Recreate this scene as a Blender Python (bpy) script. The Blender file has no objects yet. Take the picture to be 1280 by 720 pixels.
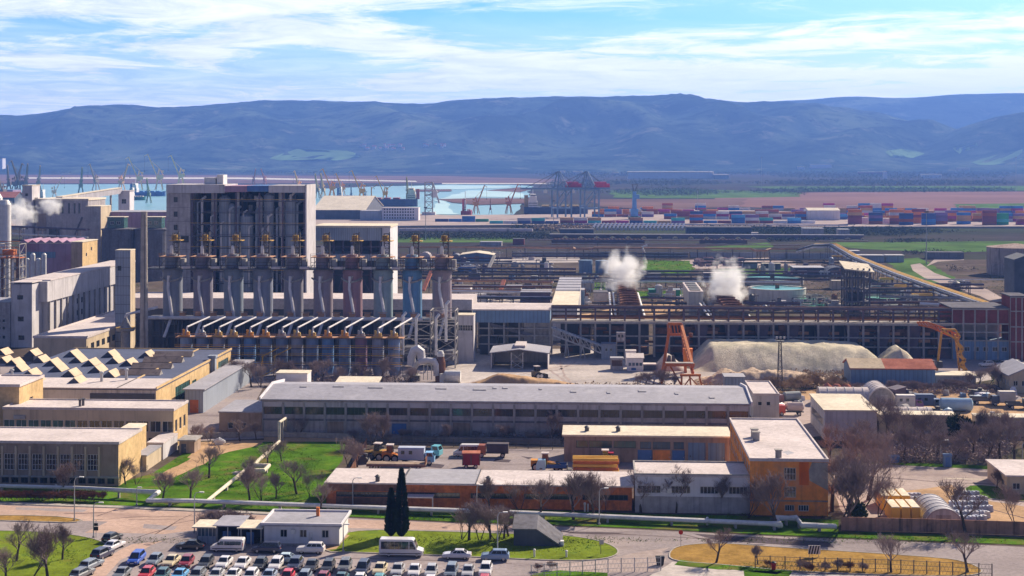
import bpy,math,random
from mathutils import Vector,Matrix,noise
R=math.radians
rnd=random.Random(11)
S=bpy.context.scene
COL=S.collection
F,CAMH,YH=1850.0,63.0,195.0
cd=bpy.data.cameras.new('camera')
cam=bpy.data.objects.new('camera',cd);COL.objects.link(cam)
cam.location=(0,0,CAMH);cam.rotation_euler=(R(90),0,0)
cd.sensor_width=36.0;cd.lens=36.0*F/1280.0
cd.shift_y=-(360.0-YH)/1280.0
cd.clip_start=1.0;cd.clip_end=60000.0
S.camera=cam
SUN_AZ,SUN_EL=48.0,33.0
w=bpy.data.worlds.new("World");S.world=w;w.use_nodes=True
nt=w.node_tree;nt.nodes.clear()
def wn(t,**k):
 n=nt.nodes.new(t)
 for a,b in k.items():setattr(n,a,b)
 return n
wl=nt.links.new
out=wn('ShaderNodeOutputWorld');bg=wn('ShaderNodeBackground');wl(bg.outputs[0],out.inputs[0])
SKY_K=0.08
bg.inputs[1].default_value=SKY_K
sky=wn('ShaderNodeTexSky',sky_type='NISHITA',sun_disc=False)
sky.sun_elevation=R(SUN_EL);sky.sun_rotation=R(90-SUN_AZ)
sky.altitude=0;sky.air_density=1.0;sky.dust_density=0.6;sky.ozone_density=2.0
tc=wn('ShaderNodeTexCoord');sep=wn('ShaderNodeSeparateXYZ');wl(tc.outputs['Generated'],sep.inputs[0])
mz=wn('ShaderNodeMath',operation='MULTIPLY_ADD');wl(sep.outputs[2],mz.inputs[0]);mz.inputs[1].default_value=2.6;mz.inputs[2].default_value=0.05
cmb=wn('ShaderNodeCombineXYZ');wl(sep.outputs[0],cmb.inputs[0]);wl(sep.outputs[1],cmb.inputs[1]);wl(mz.outputs[0],cmb.inputs[2])
nrm=wn('ShaderNodeVectorMath',operation='NORMALIZE');wl(cmb.outputs[0],nrm.inputs[0]);wl(nrm.outputs[0],sky.inputs[0])
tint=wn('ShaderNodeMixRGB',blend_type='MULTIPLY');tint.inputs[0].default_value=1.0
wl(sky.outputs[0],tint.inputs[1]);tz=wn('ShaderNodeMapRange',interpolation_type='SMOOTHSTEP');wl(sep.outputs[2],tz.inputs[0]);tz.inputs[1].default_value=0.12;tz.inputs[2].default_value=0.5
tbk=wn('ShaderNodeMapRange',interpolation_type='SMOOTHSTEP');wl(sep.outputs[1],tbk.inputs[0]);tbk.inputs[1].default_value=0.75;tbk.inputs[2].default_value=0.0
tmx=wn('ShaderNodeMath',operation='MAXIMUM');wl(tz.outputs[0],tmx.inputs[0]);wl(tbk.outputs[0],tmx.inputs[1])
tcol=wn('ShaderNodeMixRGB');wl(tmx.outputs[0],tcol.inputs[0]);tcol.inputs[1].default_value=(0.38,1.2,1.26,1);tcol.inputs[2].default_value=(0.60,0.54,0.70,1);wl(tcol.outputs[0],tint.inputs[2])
den=wn('ShaderNodeMath',operation='MAXIMUM');wl(sep.outputs[2],den.inputs[0]);den.inputs[1].default_value=0.0
den2=wn('ShaderNodeMath',operation='ADD');wl(den.outputs[0],den2.inputs[0]);den2.inputs[1].default_value=0.035
dx=wn('ShaderNodeMath',operation='DIVIDE');wl(sep.outputs[0],dx.inputs[0]);wl(den2.outputs[0],dx.inputs[1])
dy=wn('ShaderNodeMath',operation='DIVIDE');wl(sep.outputs[1],dy.inputs[0]);wl(den2.outputs[0],dy.inputs[1])
cp=wn('ShaderNodeCombineXYZ');wl(dx.outputs[0],cp.inputs[0]);wl(dy.outputs[0],cp.inputs[1])
def wnoise(scale,detail,rough,dist=0.0,off=(0,0,0),sc=(1,1,1)):
 mp=wn('ShaderNodeMapping');wl(cp.outputs[0],mp.inputs[0]);mp.inputs['Location'].default_value=off;mp.inputs['Scale'].default_value=sc
 n=wn('ShaderNodeTexNoise');wl(mp.outputs[0],n.inputs['Vector'])
 n.inputs['Scale'].default_value=scale;n.inputs['Detail'].default_value=detail;n.inputs['Roughness'].default_value=rough;n.inputs['Distortion'].default_value=dist
 return n
n1=wnoise(0.40,9,0.58,0.9,(4.6,2.9,0),(0.75,0.8,1))
n2=wnoise(2.1,10,0.7,0.8,(9.4,4.2,0),(0.8,0.65,1))
sm=wn('ShaderNodeMath',operation='MULTIPLY_ADD');wl(n2.outputs[0],sm.inputs[0]);sm.inputs[1].default_value=0.38;wl(n1.outputs[0],sm.inputs[2])
cr=wn('ShaderNodeMapRange',interpolation_type='SMOOTHSTEP');wl(sm.outputs[0],cr.inputs[0])
cr.inputs[1].default_value=0.53;cr.inputs[2].default_value=0.75
sd=wn('ShaderNodeVectorMath',operation='DOT_PRODUCT');wl(tc.outputs['Generated'],sd.inputs[0])
sd.inputs[1].default_value=(math.cos(R(SUN_EL))*math.cos(R(SUN_AZ)),math.cos(R(SUN_EL))*math.sin(R(SUN_AZ)),math.sin(R(SUN_EL)))
glow=wn('ShaderNodeMapRange',interpolation_type='SMOOTHSTEP');wl(sd.outputs['Value'],glow.inputs[0])
glow.inputs[1].default_value=0.45;glow.inputs[2].default_value=0.95
add=wn('ShaderNodeMath',operation='MULTIPLY_ADD',use_clamp=True);wl(glow.outputs[0],add.inputs[0]);add.inputs[1].default_value=0.4;wl(cr.outputs[0],add.inputs[2])
low=wn('ShaderNodeMapRange');wl(sep.outputs[2],low.inputs[0]);low.inputs[1].default_value=0.035;low.inputs[2].default_value=0.11;low.inputs[3].default_value=0.95;low.inputs[4].default_value=0.0
add2=wn('ShaderNodeMath',operation='MAXIMUM');wl(add.outputs[0],add2.inputs[0]);wl(low.outputs[0],add2.inputs[1])
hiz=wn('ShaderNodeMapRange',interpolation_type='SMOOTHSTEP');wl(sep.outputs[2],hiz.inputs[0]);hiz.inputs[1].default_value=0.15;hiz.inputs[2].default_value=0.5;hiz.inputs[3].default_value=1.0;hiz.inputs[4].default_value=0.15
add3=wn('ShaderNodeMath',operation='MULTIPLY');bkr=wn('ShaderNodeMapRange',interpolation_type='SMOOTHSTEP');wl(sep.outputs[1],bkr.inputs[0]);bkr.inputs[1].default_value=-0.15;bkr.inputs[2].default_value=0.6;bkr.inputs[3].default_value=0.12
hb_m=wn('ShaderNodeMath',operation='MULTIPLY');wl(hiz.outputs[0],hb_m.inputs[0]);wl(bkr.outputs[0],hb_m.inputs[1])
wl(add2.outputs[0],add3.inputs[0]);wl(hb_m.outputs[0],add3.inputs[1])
ccol=wn('ShaderNodeMixRGB');ccf=wn('ShaderNodeMapRange');wl(n2.outputs[0],ccf.inputs[0]);ccf.inputs[1].default_value=0.36;ccf.inputs[2].default_value=0.62;wl(ccf.outputs[0],ccol.inputs[0])
ccol.inputs[1].default_value=(6.4,7.2,9.8,1);ccol.inputs[2].default_value=(10.6,10.7,11.7,1)
cbr=wn('ShaderNodeMixRGB');wl(glow.outputs[0],cbr.inputs[0]);wl(ccol.outputs[0],cbr.inputs[1]);cbr.inputs[2].default_value=(11.8,11.8,12.2,1)
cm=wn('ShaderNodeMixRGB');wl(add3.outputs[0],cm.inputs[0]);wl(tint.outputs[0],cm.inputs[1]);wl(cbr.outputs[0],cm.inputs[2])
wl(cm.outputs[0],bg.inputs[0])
sl=bpy.data.lights.new('sun','SUN');sl.energy=5.0;sl.angle=R(0.5);sl.color=(1.0,0.86,0.66)
sun=bpy.data.objects.new('sun',sl);COL.objects.link(sun)
sv=Vector((math.cos(R(SUN_EL))*math.cos(R(SUN_AZ)),math.cos(R(SUN_EL))*math.sin(R(SUN_AZ)),math.sin(R(SUN_EL))))
sun.rotation_euler=sv.to_track_quat('Z','Y').to_euler();sun.location=(200,200,400)
S.view_settings.view_transform='Standard';S.view_settings.look='None'
S.view_settings.exposure=0.82;S.view_settings.gamma=1.0;S.view_settings.use_curve_mapping=False
S.cycles.use_denoising=True
try:S.cycles.denoiser='OPENIMAGEDENOISE'
except Exception:pass
S.cycles.max_bounces=10;S.cycles.diffuse_bounces=2;S.cycles.glossy_bounces=2;S.cycles.volume_bounces=9
S.cycles.transparent_max_bounces=8;S.cycles.caustics_reflective=False;S.cycles.caustics_refractive=False
S.cycles.volume_step_rate=1.0;S.cycles.volume_max_steps=128
S.cycles.sample_clamp_indirect=4.0
YAW=math.atan(-0.058)
CU,SU=math.cos(YAW),math.sin(YAW)
UV=Vector((CU,SU,0));VV=Vector((-SU,CU,0))
def G(px,py,z=0.0):
 d=F*(CAMH-z)/(py-YH)
 return Vector(((px-640)*d/F,d,z))
def DX(px,d,z=0.0):return Vector(((px-640)*d/F,d,z))
def ZD(py,d):return CAMH-(py-YH)*d/F
def run(o,px):
 k=(px-640)/F
 return(k*o.y-o.x)/(CU-k*SU)
class Fr:
 def __init__(s,x0,x1,yb=None,d=None,z=0.0):
  s.o=G(x0,yb,z)if d is None else DX(x0,d,z)
  s.w=run(s.o,x1);s.d=s.o.y;s.z0=z
 def u(s,px):return run(s.o,px)
 def h(s,py,u=0.0):return ZD(py,s.d+SU*u)-s.z0
def emp(name,loc=(0,0,0),rz=0.0):
 o=bpy.data.objects.new(name,None);COL.objects.link(o);o.empty_display_size=0.5
 o.location=loc;o.rotation_euler=(0,0,rz);return o
def tag(o,label=None,cat=None,group=None,kind=None):
 if label:o['label']=label
 if cat:o['category']=cat
 if group:o['group']=group
 if kind:o['kind']=kind
 return o
def thing(name,label,cat,loc=(0,0,0),rz=0.0,group=None):return tag(emp(name,loc,rz),label,cat,group)
KIDS={}
def kids(o):return KIDS.get(o.name,[])
def dup(o,loc=None,rz=None,label=None,group=None,scale=None,color=None,parent=None,cat=None):
 c=o.copy();COL.objects.link(c)
 if parent is not None:
  c.parent=parent;KIDS.setdefault(parent.name,[]).append(c)
 if loc is not None:c.location=loc
 if rz is not None:c.rotation_euler=(0,0,rz)
 if scale is not None:c.scale=scale if not isinstance(scale,(int,float))else(scale,)*3
 if label:c['label']=label
 if group:c['group']=group
 if cat:c['category']=cat
 if color is not None and c.type=='MESH':c.color=color
 for k in list(kids(o)):dup(k,parent=c,color=color)
 return c
def paint(o,color):
 if o.type=='MESH':o.color=color
 for k in kids(o):paint(k,color)
class MB:
 def __init__(s):s.v=[];s.f=[];s.mi=[];s.c=0
 def add(s,vs,fs,m=None):
  b=len(s.v);s.v+=[tuple(p)for p in vs]
  for f in fs:s.f.append(tuple(b+i for i in f));s.mi.append(s.c if m is None else m)
  return s
 def box(s,x0,y0,z0,x1,y1,z1,m=None):
  return s.add([(x0,y0,z0),(x1,y0,z0),(x1,y1,z0),(x0,y1,z0),(x0,y0,z1),(x1,y0,z1),(x1,y1,z1),(x0,y1,z1)],[(3,2,1,0),(4,5,6,7),(0,1,5,4),(1,2,6,5),(2,3,7,6),(3,0,4,7)],m)
 def hexa(s,b,t,m=None):
  return s.add(list(b)+list(t),[(3,2,1,0),(4,5,6,7),(0,1,5,4),(1,2,6,5),(2,3,7,6),(3,0,4,7)],m)
 def bar(s,p,q,wd,ht=None,m=None):
  p,q=Vector(p),Vector(q);ht=wd if ht is None else ht
  t=(q-p).normalized();up=Vector((0,0,1))if abs(t.z)<0.95 else Vector((0,1,0))
  a=t.cross(up).normalized()*wd/2;b=a.cross(t).normalized()*ht/2
  return s.hexa([p-a-b,p+a-b,p+a+b,p-a+b],[q-a-b,q+a-b,q+a+b,q-a+b],m)
 def path(s,pts,r,n=8,cap=True,m=None):
  pts=[Vector(p)for p in pts];k=len(pts);rs=r if isinstance(r,(list,tuple))else[r]*k
  vs=[];a=None
  for i,p in enumerate(pts):
   t0=(p-pts[i-1]).normalized()if i else None
   t1=(pts[i+1]-p).normalized()if i<k-1 else None
   t=(t0+t1).normalized()if t0 and t1 and(t0+t1).length>1e-4 else(t1 or t0)
   if a is None:
    up=Vector((0,0,1))if abs(t.z)<0.9 else Vector((0,1,0));a=t.cross(up).normalized()
   else:
    a=a-t*a.dot(t)
    a=a.normalized()if a.length>1e-5 else t.orthogonal().normalized()
   b=t.cross(a)
   mit=1.0
   if t0 and t1:mit=min(1.6,1.0/max(0.55,math.sqrt(max(0.0,(1+t0.dot(t1))/2))))
   for j in range(n):
    g=2*math.pi*(j+0.5)/n
    vs.append(p+(a*math.cos(g)+b*math.sin(g))*rs[i]*mit)
  fs=[(i*n+j,i*n+(j+1)%n,(i+1)*n+(j+1)%n,(i+1)*n+j)for i in range(k-1)for j in range(n)]
  if cap:fs+=[tuple(range(n-1,-1,-1)),tuple((k-1)*n+j for j in range(n))]
  return s.add(vs,fs,m)
 def tube(s,p,q,r,r2=None,n=8,cap=True,m=None):return s.path([p,q],[r,r if r2 is None else r2],n,cap,m)
 def lathe(s,prof,n=16,cx=0.0,cy=0.0,m=None,arc=2*math.pi):
  vs=[];k=len(prof)
  for r,z in prof:
   for j in range(n):
    g=2*math.pi*j/n;vs.append((cx+r*math.cos(g),cy+r*math.sin(g),z))
  fs=[(i*n+j,i*n+(j+1)%n,(i+1)*n+(j+1)%n,(i+1)*n+j)for i in range(k-1)for j in range(n)]
  fs+=[tuple(range(n-1,-1,-1)),tuple((k-1)*n+j for j in range(n))]
  return s.add(vs,fs,m)
 def prismx(s,prof,x0,x1,m=None):
  k=len(prof);vs=[(x0,y,z)for y,z in prof]+[(x1,y,z)for y,z in prof]
  fs=[(i,(i+1)%k,k+(i+1)%k,k+i)for i in range(k)]+[tuple(range(k-1,-1,-1)),tuple(range(k,2*k))]
  return s.add(vs,fs,m)
 def prismy(s,prof,y0,y1,m=None):
  k=len(prof);vs=[(x,y0,z)for x,z in prof]+[(x,y1,z)for x,z in prof]
  fs=[(i,(i+1)%k,k+(i+1)%k,k+i)for i in range(k)]+[tuple(range(k-1,-1,-1)),tuple(range(k,2*k))]
  return s.add(vs,fs,m)
 def slab(s,poly,z0,z1,m=None):
  k=len(poly);vs=[(p[0],p[1],z0)for p in poly]+[(p[0],p[1],z1)for p in poly]
  fs=[(i,(i+1)%k,k+(i+1)%k,k+i)for i in range(k)]+[tuple(range(k-1,-1,-1)),tuple(range(k,2*k))]
  return s.add(vs,fs,m)
 def build(s,name,mat,parent=None,smooth=False,loc=None,rz=None):
  me=bpy.data.meshes.new(name);me.from_pydata(s.v,[],s.f);me.update()
  for mm in(mat if isinstance(mat,(list,tuple))else[mat]):me.materials.append(mm)
  if any(s.mi):me.polygons.foreach_set('material_index',s.mi)
  if smooth:me.polygons.foreach_set('use_smooth',[True]*len(s.f))
  o=bpy.data.objects.new(name,me);COL.objects.link(o)
  if parent is not None:o.parent=parent;KIDS.setdefault(parent.name,[]).append(o)
  if loc is not None:o.location=loc
  if rz is not None:o.rotation_euler=(0,0,rz)
  return o
def area_fix(poly):
 a=sum(poly[i][0]*poly[(i+1)%len(poly)][1]-poly[(i+1)%len(poly)][0]*poly[i][1]for i in range(len(poly)))
 return poly if a>0 else poly[::-1]
def mat(name,col,rough=0.85,var=0.18,scale=0.35,stain=None,streak=0.0,bump=0.0,metal=0.0,corr=None,objcol=False,fine=0.0,spec=0.35,coat=0.0,planks=None):
 """procedural surface: broad mottling, patches of stain with a shape of their own, vertical run marks, ribs"""
 m=bpy.data.materials.new(name);m.use_nodes=True;t=m.node_tree;N=t.nodes;L=t.links.new
 b=N['Principled BSDF'];b.inputs['Roughness'].default_value=rough;b.inputs['Metallic'].default_value=metal
 b.inputs['Specular IOR Level'].default_value=spec if rough<.84 else 0.0;b.inputs['Coat Weight'].default_value=coat
 tc=N.new('ShaderNodeTexCoord');geo=N.new('ShaderNodeNewGeometry')
 vec=geo.outputs['Position']if not objcol else tc.outputs['Object']
 def noi(sc,det=4,rg=0.6,mp=None,dist=0.0):
  n=N.new('ShaderNodeTexNoise');n.inputs['Scale'].default_value=sc;n.inputs['Detail'].default_value=det;n.inputs['Roughness'].default_value=rg;n.inputs['Distortion'].default_value=dist
  if mp:
   q=N.new('ShaderNodeMapping');q.inputs['Scale'].default_value=mp;L(vec,q.inputs[0]);L(q.outputs[0],n.inputs['Vector'])
  else:L(vec,n.inputs['Vector'])
  return n.outputs[0]
 def mixc(fac,a,c,mode='MIX'):
  x=N.new('ShaderNodeMixRGB');x.blend_type=mode
  for i,v in((0,fac),(1,a),(2,c)):
   if hasattr(v,'is_output'):L(v,x.inputs[i])
   elif i==0:x.inputs[0].default_value=v
   else:x.inputs[i].default_value=(v[0],v[1],v[2],1)
  return x.outputs[0]
 def rngn(v,a,c,lo=0.0,hi=1.0):
  r=N.new('ShaderNodeMapRange');L(v,r.inputs[0]);r.inputs[1].default_value=a;r.inputs[2].default_value=c;r.inputs[3].default_value=lo;r.inputs[4].default_value=hi
  return r.outputs[0]
 if objcol:
  oi=N.new('ShaderNodeObjectInfo');base=oi.outputs['Color']
  f=rngn(noi(scale,5),0.3,0.7,1-var,1+var)
  cx=N.new('ShaderNodeCombineXYZ');[L(f,cx.inputs[i])for i in range(3)]
  c=mixc(1.0,base,cx.outputs[0],'MULTIPLY')
 else:
  c=mixc(rngn(noi(scale,6),0.32,0.68),[x*(1-var)for x in col],[min(0.9,x*(1+var))for x in col])
 if fine:
  f=rngn(noi(fine,3,0.7),0.3,0.7,0.82,1.16)
  cx=N.new('ShaderNodeCombineXYZ');[L(f,cx.inputs[i])for i in range(3)]
  c=mixc(1.0,c,cx.outputs[0],'MULTIPLY')
 if stain:
  for st in(stain if isinstance(stain,list)else[stain]):
   sc,amt,ssc=st[0],st[1],st[2];lo=st[3]if len(st)>3 else 0.52
   mpp=st[4]if len(st)>4 else None
   k=rngn(noi(ssc,7,0.65,mpp,0.4),lo,lo+0.16,0,amt);c=mixc(k,c,sc)
 if streak:
  k=rngn(noi(1.1,4,0.6,(1,1,0.06)),0.5,0.72,0,streak);c=mixc(k,c,(0.06,0.05,0.045))
 h=None
 if corr:
  q=N.new('ShaderNodeMapping');L(tc.outputs['Object'],q.inputs[0])
  wv=N.new('ShaderNodeTexWave');wv.bands_direction=corr[1];wv.inputs['Scale'].default_value=0.314/corr[0];L(q.outputs[0],wv.inputs['Vector'])
  h=wv.outputs['Fac'];bd=corr[2]
  k=rngn(h,0.0,0.25,0.28,0.0);c=mixc(k,c,(0.05,0.05,0.05))
 if bump or h is not None:
  bp=N.new('ShaderNodeBump');bp.inputs['Strength'].default_value=0.6
  if h is not None:L(h,bp.inputs['Height']);bp.inputs['Distance'].default_value=bd
  else:L(noi(2.2,6,0.7),bp.inputs['Height']);bp.inputs['Distance'].default_value=bump
  L(bp.outputs[0],b.inputs['Normal'])
 L(c,b.inputs['Base Color'])
 return m
M={}
def mk(n,*a,**k):M[n]=mat(n,*a,**k);return M[n]
mk('earth',(0.115,0.09,0.075),var=0.35,scale=0.02,fine=0.6,stain=[((0.06,0.065,0.03),0.8,0.035,0.5),((0.27,0.225,0.2),0.75,0.06,0.58)],bump=0.15)
mk('plain',(0.06,0.05,0.048),var=0.3,scale=0.004,fine=0.05,stain=[((0.05,0.07,0.03),0.8,0.004,0.5,(0.35,1.6,1)),((0.13,0.105,0.095),0.6,0.006,0.6,(0.3,2,1))])
mk('asphalt',(0.32,0.275,0.275),rough=0.9,var=0.16,scale=0.06,fine=1.4,stain=[((0.17,0.135,0.14),0.8,0.11,0.54,(0.35,1.6,1)),((0.42,0.34,0.30),0.6,0.05,0.54,(.5,1.3,1)),((0.12,0.10,0.10),0.6,0.7,0.63)])
mk('asphalt_worn',(0.47,0.335,0.275),rough=0.9,var=0.14,scale=0.05,fine=1.1,stain=[((0.27,0.19,0.17),0.7,0.09,0.58,(0.35,1.3,1))])
mk('asphalt_patch',(0.11,0.09,0.10),rough=0.85,var=0.2,scale=0.2,fine=1.5)
mk('asphalt_crack',(0.13,0.095,0.09),rough=0.9)
mk('lot',(0.40,0.325,0.30),rough=0.95,var=0.18,scale=0.04,fine=0.9,stain=[((0.24,0.19,0.19),0.65,0.06,0.56,(0.5,1.5,1)),((0.5,0.4,0.32),0.5,0.08,0.58)])
mk('sand',(0.44,0.29,0.175),rough=0.95,var=0.2,scale=0.12,fine=1.0,stain=((0.25,0.18,0.11),0.6,0.2,0.58))
mk('dust',(0.46,0.41,0.385),rough=0.95,var=0.2,scale=0.05,fine=0.8,stain=[((0.27,0.235,0.24),0.7,0.07,0.55,(0.5,1.5,1)),((0.6,0.54,0.5),0.6,0.12,0.6)])
mk('kerb',(0.42,0.38,0.34),rough=0.9,var=0.2,scale=1.0)
mk('grass',(0.07,0.15,0.012),rough=0.95,var=0.5,scale=0.18,fine=1.6,stain=[((0.17,0.22,0.03),0.7,0.22,0.54),((0.035,0.095,0.018),0.7,0.33,0.56),((0.19,0.125,0.055),0.85,0.11,0.53),((0.13,0.10,0.04),0.7,0.5,0.6)],bump=0.2)
mk('grass_yellow',(0.16,0.21,0.022),rough=0.95,var=0.35,scale=0.2,fine=1.5,stain=[((0.085,0.15,0.025),0.7,0.2,0.52),((0.26,0.19,0.05),0.6,0.16,0.58)],bump=0.2)
mk('grass_dry',(0.33,0.20,0.06),rough=0.95,var=0.3,scale=0.25,fine=1.5,stain=[((0.12,0.13,0.035),0.8,0.16,0.58),((0.22,0.125,0.05),0.7,0.3,0.56)],bump=0.2)
mk('field',(0.085,0.15,0.04),rough=0.95,var=0.35,scale=0.03,fine=0.3,stain=[((0.14,0.11,0.075),0.7,0.03,0.55,(0.4,1.5,1))])
mk('water',(0.14,0.34,0.37),rough=0.35,var=0.1,scale=0.004,spec=0.4)
mk('water_pale',(0.42,0.62,0.6),rough=0.4,var=0.1,scale=0.004)
mk('mud',(0.17,0.105,0.09),rough=0.95,var=0.3,scale=0.006,stain=((0.14,0.10,0.08),0.7,0.006,0.54,(0.3,1.8,1)))
mk('reed',(0.23,0.135,0.12),rough=0.95,var=0.2,scale=0.004,stain=[((0.14,0.09,0.085),0.6,0.005,0.54,(0.3,2,1))])
mk('bank',(0.62,0.57,0.5),rough=0.9)
mk('forest',(0.038,0.058,0.045),rough=1.0,var=0.5,scale=0.0022,fine=0.012,spec=0.05,stain=[((0.15,0.19,0.11),0.9,0.0018,0.49,(1,.6,1)),((0.006,0.014,0.014),0.95,0.005,0.5,(0.6,1.2,1)),((0.26,0.25,0.17),0.85,0.007,0.57),((0.008,0.016,0.014),0.9,0.018,0.52)],bump=14.0)
mk('pasture',(0.13,0.21,0.08),rough=1.0,var=0.2,scale=0.01)
mk('far_scrub',(0.12,0.125,0.075),rough=1.0,var=0.5,scale=0.01,spec=0.05)
mk('scrub',(0.062,0.068,0.04),rough=1.0,var=0.5,scale=0.05,fine=0.3,spec=0.05)
mk('roof_white',(0.60,0.53,0.52),rough=0.85,var=0.12,scale=0.12,fine=1.2,stain=[((0.42,0.36,0.36),0.7,0.22,0.58),((0.30,0.26,0.26),0.8,0.5,0.66)])
mk('roof_cream',(0.70,0.62,0.50),rough=0.85,var=0.12,scale=0.12,fine=1.0,stain=[((0.48,0.42,0.36),0.6,0.2,0.58)])
mk('roof_grey',(0.33,0.32,0.36),rough=0.75,var=0.15,scale=0.10,fine=1.0,stain=[((0.22,0.21,0.24),0.6,0.2,0.57)])
mk('roof_panel',(0.32,0.31,0.36),rough=0.75,var=0.12,scale=0.07,fine=0.8,stain=[((0.30,0.29,0.33),0.6,0.25,0.58,(1,0.25,1)),((0.52,0.5,0.54),0.5,0.12,0.57)])
mk('roof_slate',(0.075,0.09,0.16),rough=0.8,var=0.2,scale=0.1,fine=1.1,stain=[((0.07,0.075,0.11),0.6,0.25,0.57),((0.17,0.17,0.22),0.5,0.5,0.66)])
mk('roof_red',(0.42,0.165,0.115),rough=0.85,var=0.2,scale=0.3,fine=1.5,stain=((0.3,0.2,0.16),0.6,0.3,0.57))
mk('wall_yellow',(0.62,0.44,0.235),rough=0.9,var=0.12,scale=0.2,fine=1.0,streak=0.25,stain=((0.45,0.32,0.2),0.5,0.35,0.6))
mk('wall_cream',(0.58,0.47,0.34),rough=0.9,var=0.13,scale=0.2,streak=0.35,stain=((0.36,0.29,0.22),0.5,0.3,0.6))
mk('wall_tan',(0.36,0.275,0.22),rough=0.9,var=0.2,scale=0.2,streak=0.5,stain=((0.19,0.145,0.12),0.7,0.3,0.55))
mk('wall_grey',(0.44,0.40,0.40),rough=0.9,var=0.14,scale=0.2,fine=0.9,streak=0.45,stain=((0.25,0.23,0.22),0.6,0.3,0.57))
mk('wall_pale',(0.56,0.53,0.55),rough=0.88,var=0.12,scale=0.25,streak=0.4,stain=((0.4,0.37,0.36),0.6,0.3,0.58))
mk('wall_white',(0.72,0.69,0.72),rough=0.85,var=0.08,scale=0.3,streak=0.2,stain=((0.5,0.46,0.45),0.5,0.4,0.62))
mk('wall_steel',(0.33,0.37,0.45),rough=0.6,var=0.12,scale=0.1,streak=0.3,corr=(0.9,'X',0.05))
mk('wall_steelblue',(0.17,0.27,0.42),rough=0.6,var=0.14,scale=0.15,streak=0.3,corr=(1.2,'X',0.05))
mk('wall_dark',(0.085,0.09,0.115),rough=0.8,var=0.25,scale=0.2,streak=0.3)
mk('wall_brick',(0.58,0.18,0.06),rough=0.92,var=0.25,scale=0.2,fine=1.6,streak=0.35,stain=[((0.13,0.085,0.07),0.85,0.22,0.52),((0.5,0.19,0.06),0.6,0.3,0.6)])
mk('wall_brick_sooty',(0.22,0.12,0.085),rough=0.92,var=0.3,scale=0.25,fine=1.5,streak=0.5,stain=[((0.085,0.07,0.06),0.9,0.3,0.48),((0.42,0.14,0.05),0.7,0.25,0.6)])
mk('wall_orange',(0.88,0.31,0.07),rough=0.9,var=0.14,scale=0.15,fine=1.0,streak=0.3,stain=[((0.62,0.34,0.2),0.75,0.16,0.52),((0.5,0.32,0.22),0.6,0.28,0.6)])
mk('wall_redbrick',(0.22,0.065,0.07),rough=0.92,var=0.2,scale=0.2,fine=1.2,streak=0.3)
mk('wall_lilac',(0.40,0.26,0.36),rough=0.9,var=0.2,scale=0.1,streak=0.3,stain=((0.34,0.14,0.2),0.7,0.08,0.55))
mk('concrete',(0.38,0.355,0.34),rough=0.92,var=0.16,scale=0.3,fine=1.5,streak=0.35,stain=((0.24,0.22,0.215),0.6,0.35,0.57))
mk('concrete_dark',(0.17,0.165,0.185),rough=0.92,var=0.2,scale=0.2,fine=1.0,streak=0.5)
mk('plaster_white',(0.74,0.72,0.75),rough=0.88,var=0.06,scale=0.4,streak=0.15)
mk('skylight_tan',(0.52,0.39,0.26),rough=0.7,var=0.15,scale=0.4)
mk('glass',(0.022,0.028,0.036),rough=0.12,var=0.5,scale=0.6,spec=0.6)
mk('glass_blue',(0.05,0.09,0.14),rough=0.2,var=0.4,scale=0.5,spec=0.6)
mk('glass_green',(0.05,0.12,0.11),rough=0.2,var=0.4,scale=0.5,spec=0.6)
mk('frame_white',(0.66,0.64,0.64),rough=0.6,var=0.08)
mk('frame_dark',(0.07,0.07,0.08),rough=0.6)
mk('door_blue',(0.07,0.17,0.42),rough=0.6,var=0.15,scale=0.5,streak=0.3)
mk('door_grey',(0.25,0.27,0.30),rough=0.6,streak=0.3)
mk('metal',(0.42,0.42,0.44),rough=0.5,var=0.15,scale=0.6,metal=0.3)
mk('metal_dark',(0.09,0.085,0.09),rough=0.6,var=0.3,scale=0.5,metal=0.2,stain=((0.15,0.08,0.05),0.6,0.8,0.56))
mk('metal_rust',(0.20,0.105,0.075),rough=0.85,var=0.35,scale=0.4,stain=((0.09,0.06,0.055),0.8,0.6,0.52))
mk('metal_white',(0.72,0.70,0.68),rough=0.5,var=0.12,scale=0.6,streak=0.2)
mk('pipe_lag',(0.66,0.63,0.64),rough=0.5,var=0.15,scale=0.5,stain=((0.3,0.25,0.22),0.6,0.3,0.6))
mk('pipe_yellow',(0.80,0.47,0.08),rough=0.6,var=0.15,scale=0.3)
mk('pipe_rust',(0.42,0.22,0.12),rough=0.75,var=0.2,scale=0.3)
mk('steel_purple',(0.105,0.08,0.115),rough=0.7,var=0.3,scale=0.3,stain=((0.2,0.085,0.06),0.7,0.3,0.55))
mk('crane_orange',(0.52,0.15,0.035),rough=0.65,var=0.2,scale=0.5,stain=((0.25,0.10,0.05),0.7,0.5,0.56))
mk('crane_yellow',(0.62,0.30,0.04),rough=0.65,var=0.2,scale=0.5,stain=((0.32,0.16,0.06),0.7,0.5,0.57))
mk('rail_yellow',(0.55,0.32,0.05),rough=0.6,var=0.25,scale=0.4)
mk('gravel',(0.62,0.55,0.43),rough=1.0,var=0.25,scale=0.12,fine=1.3,stain=[((0.33,0.32,0.25),0.6,0.08,0.5),((0.5,0.43,0.32),0.6,0.15,0.57)],bump=0.5)
mk('rubble',(0.56,0.43,0.32),rough=1.0,var=0.2,scale=0.2,fine=1.2,stain=((0.36,0.26,0.2),0.6,0.25,0.55),bump=0.6)
mk('bark',(0.085,0.065,0.055),rough=0.95,var=0.3,scale=1.0)
mk('twig',(0.29,0.225,0.215),rough=0.95,var=0.3,scale=0.15)
mk('twig_red',(0.17,0.075,0.05),rough=0.95,var=0.3,scale=0.15)
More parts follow.
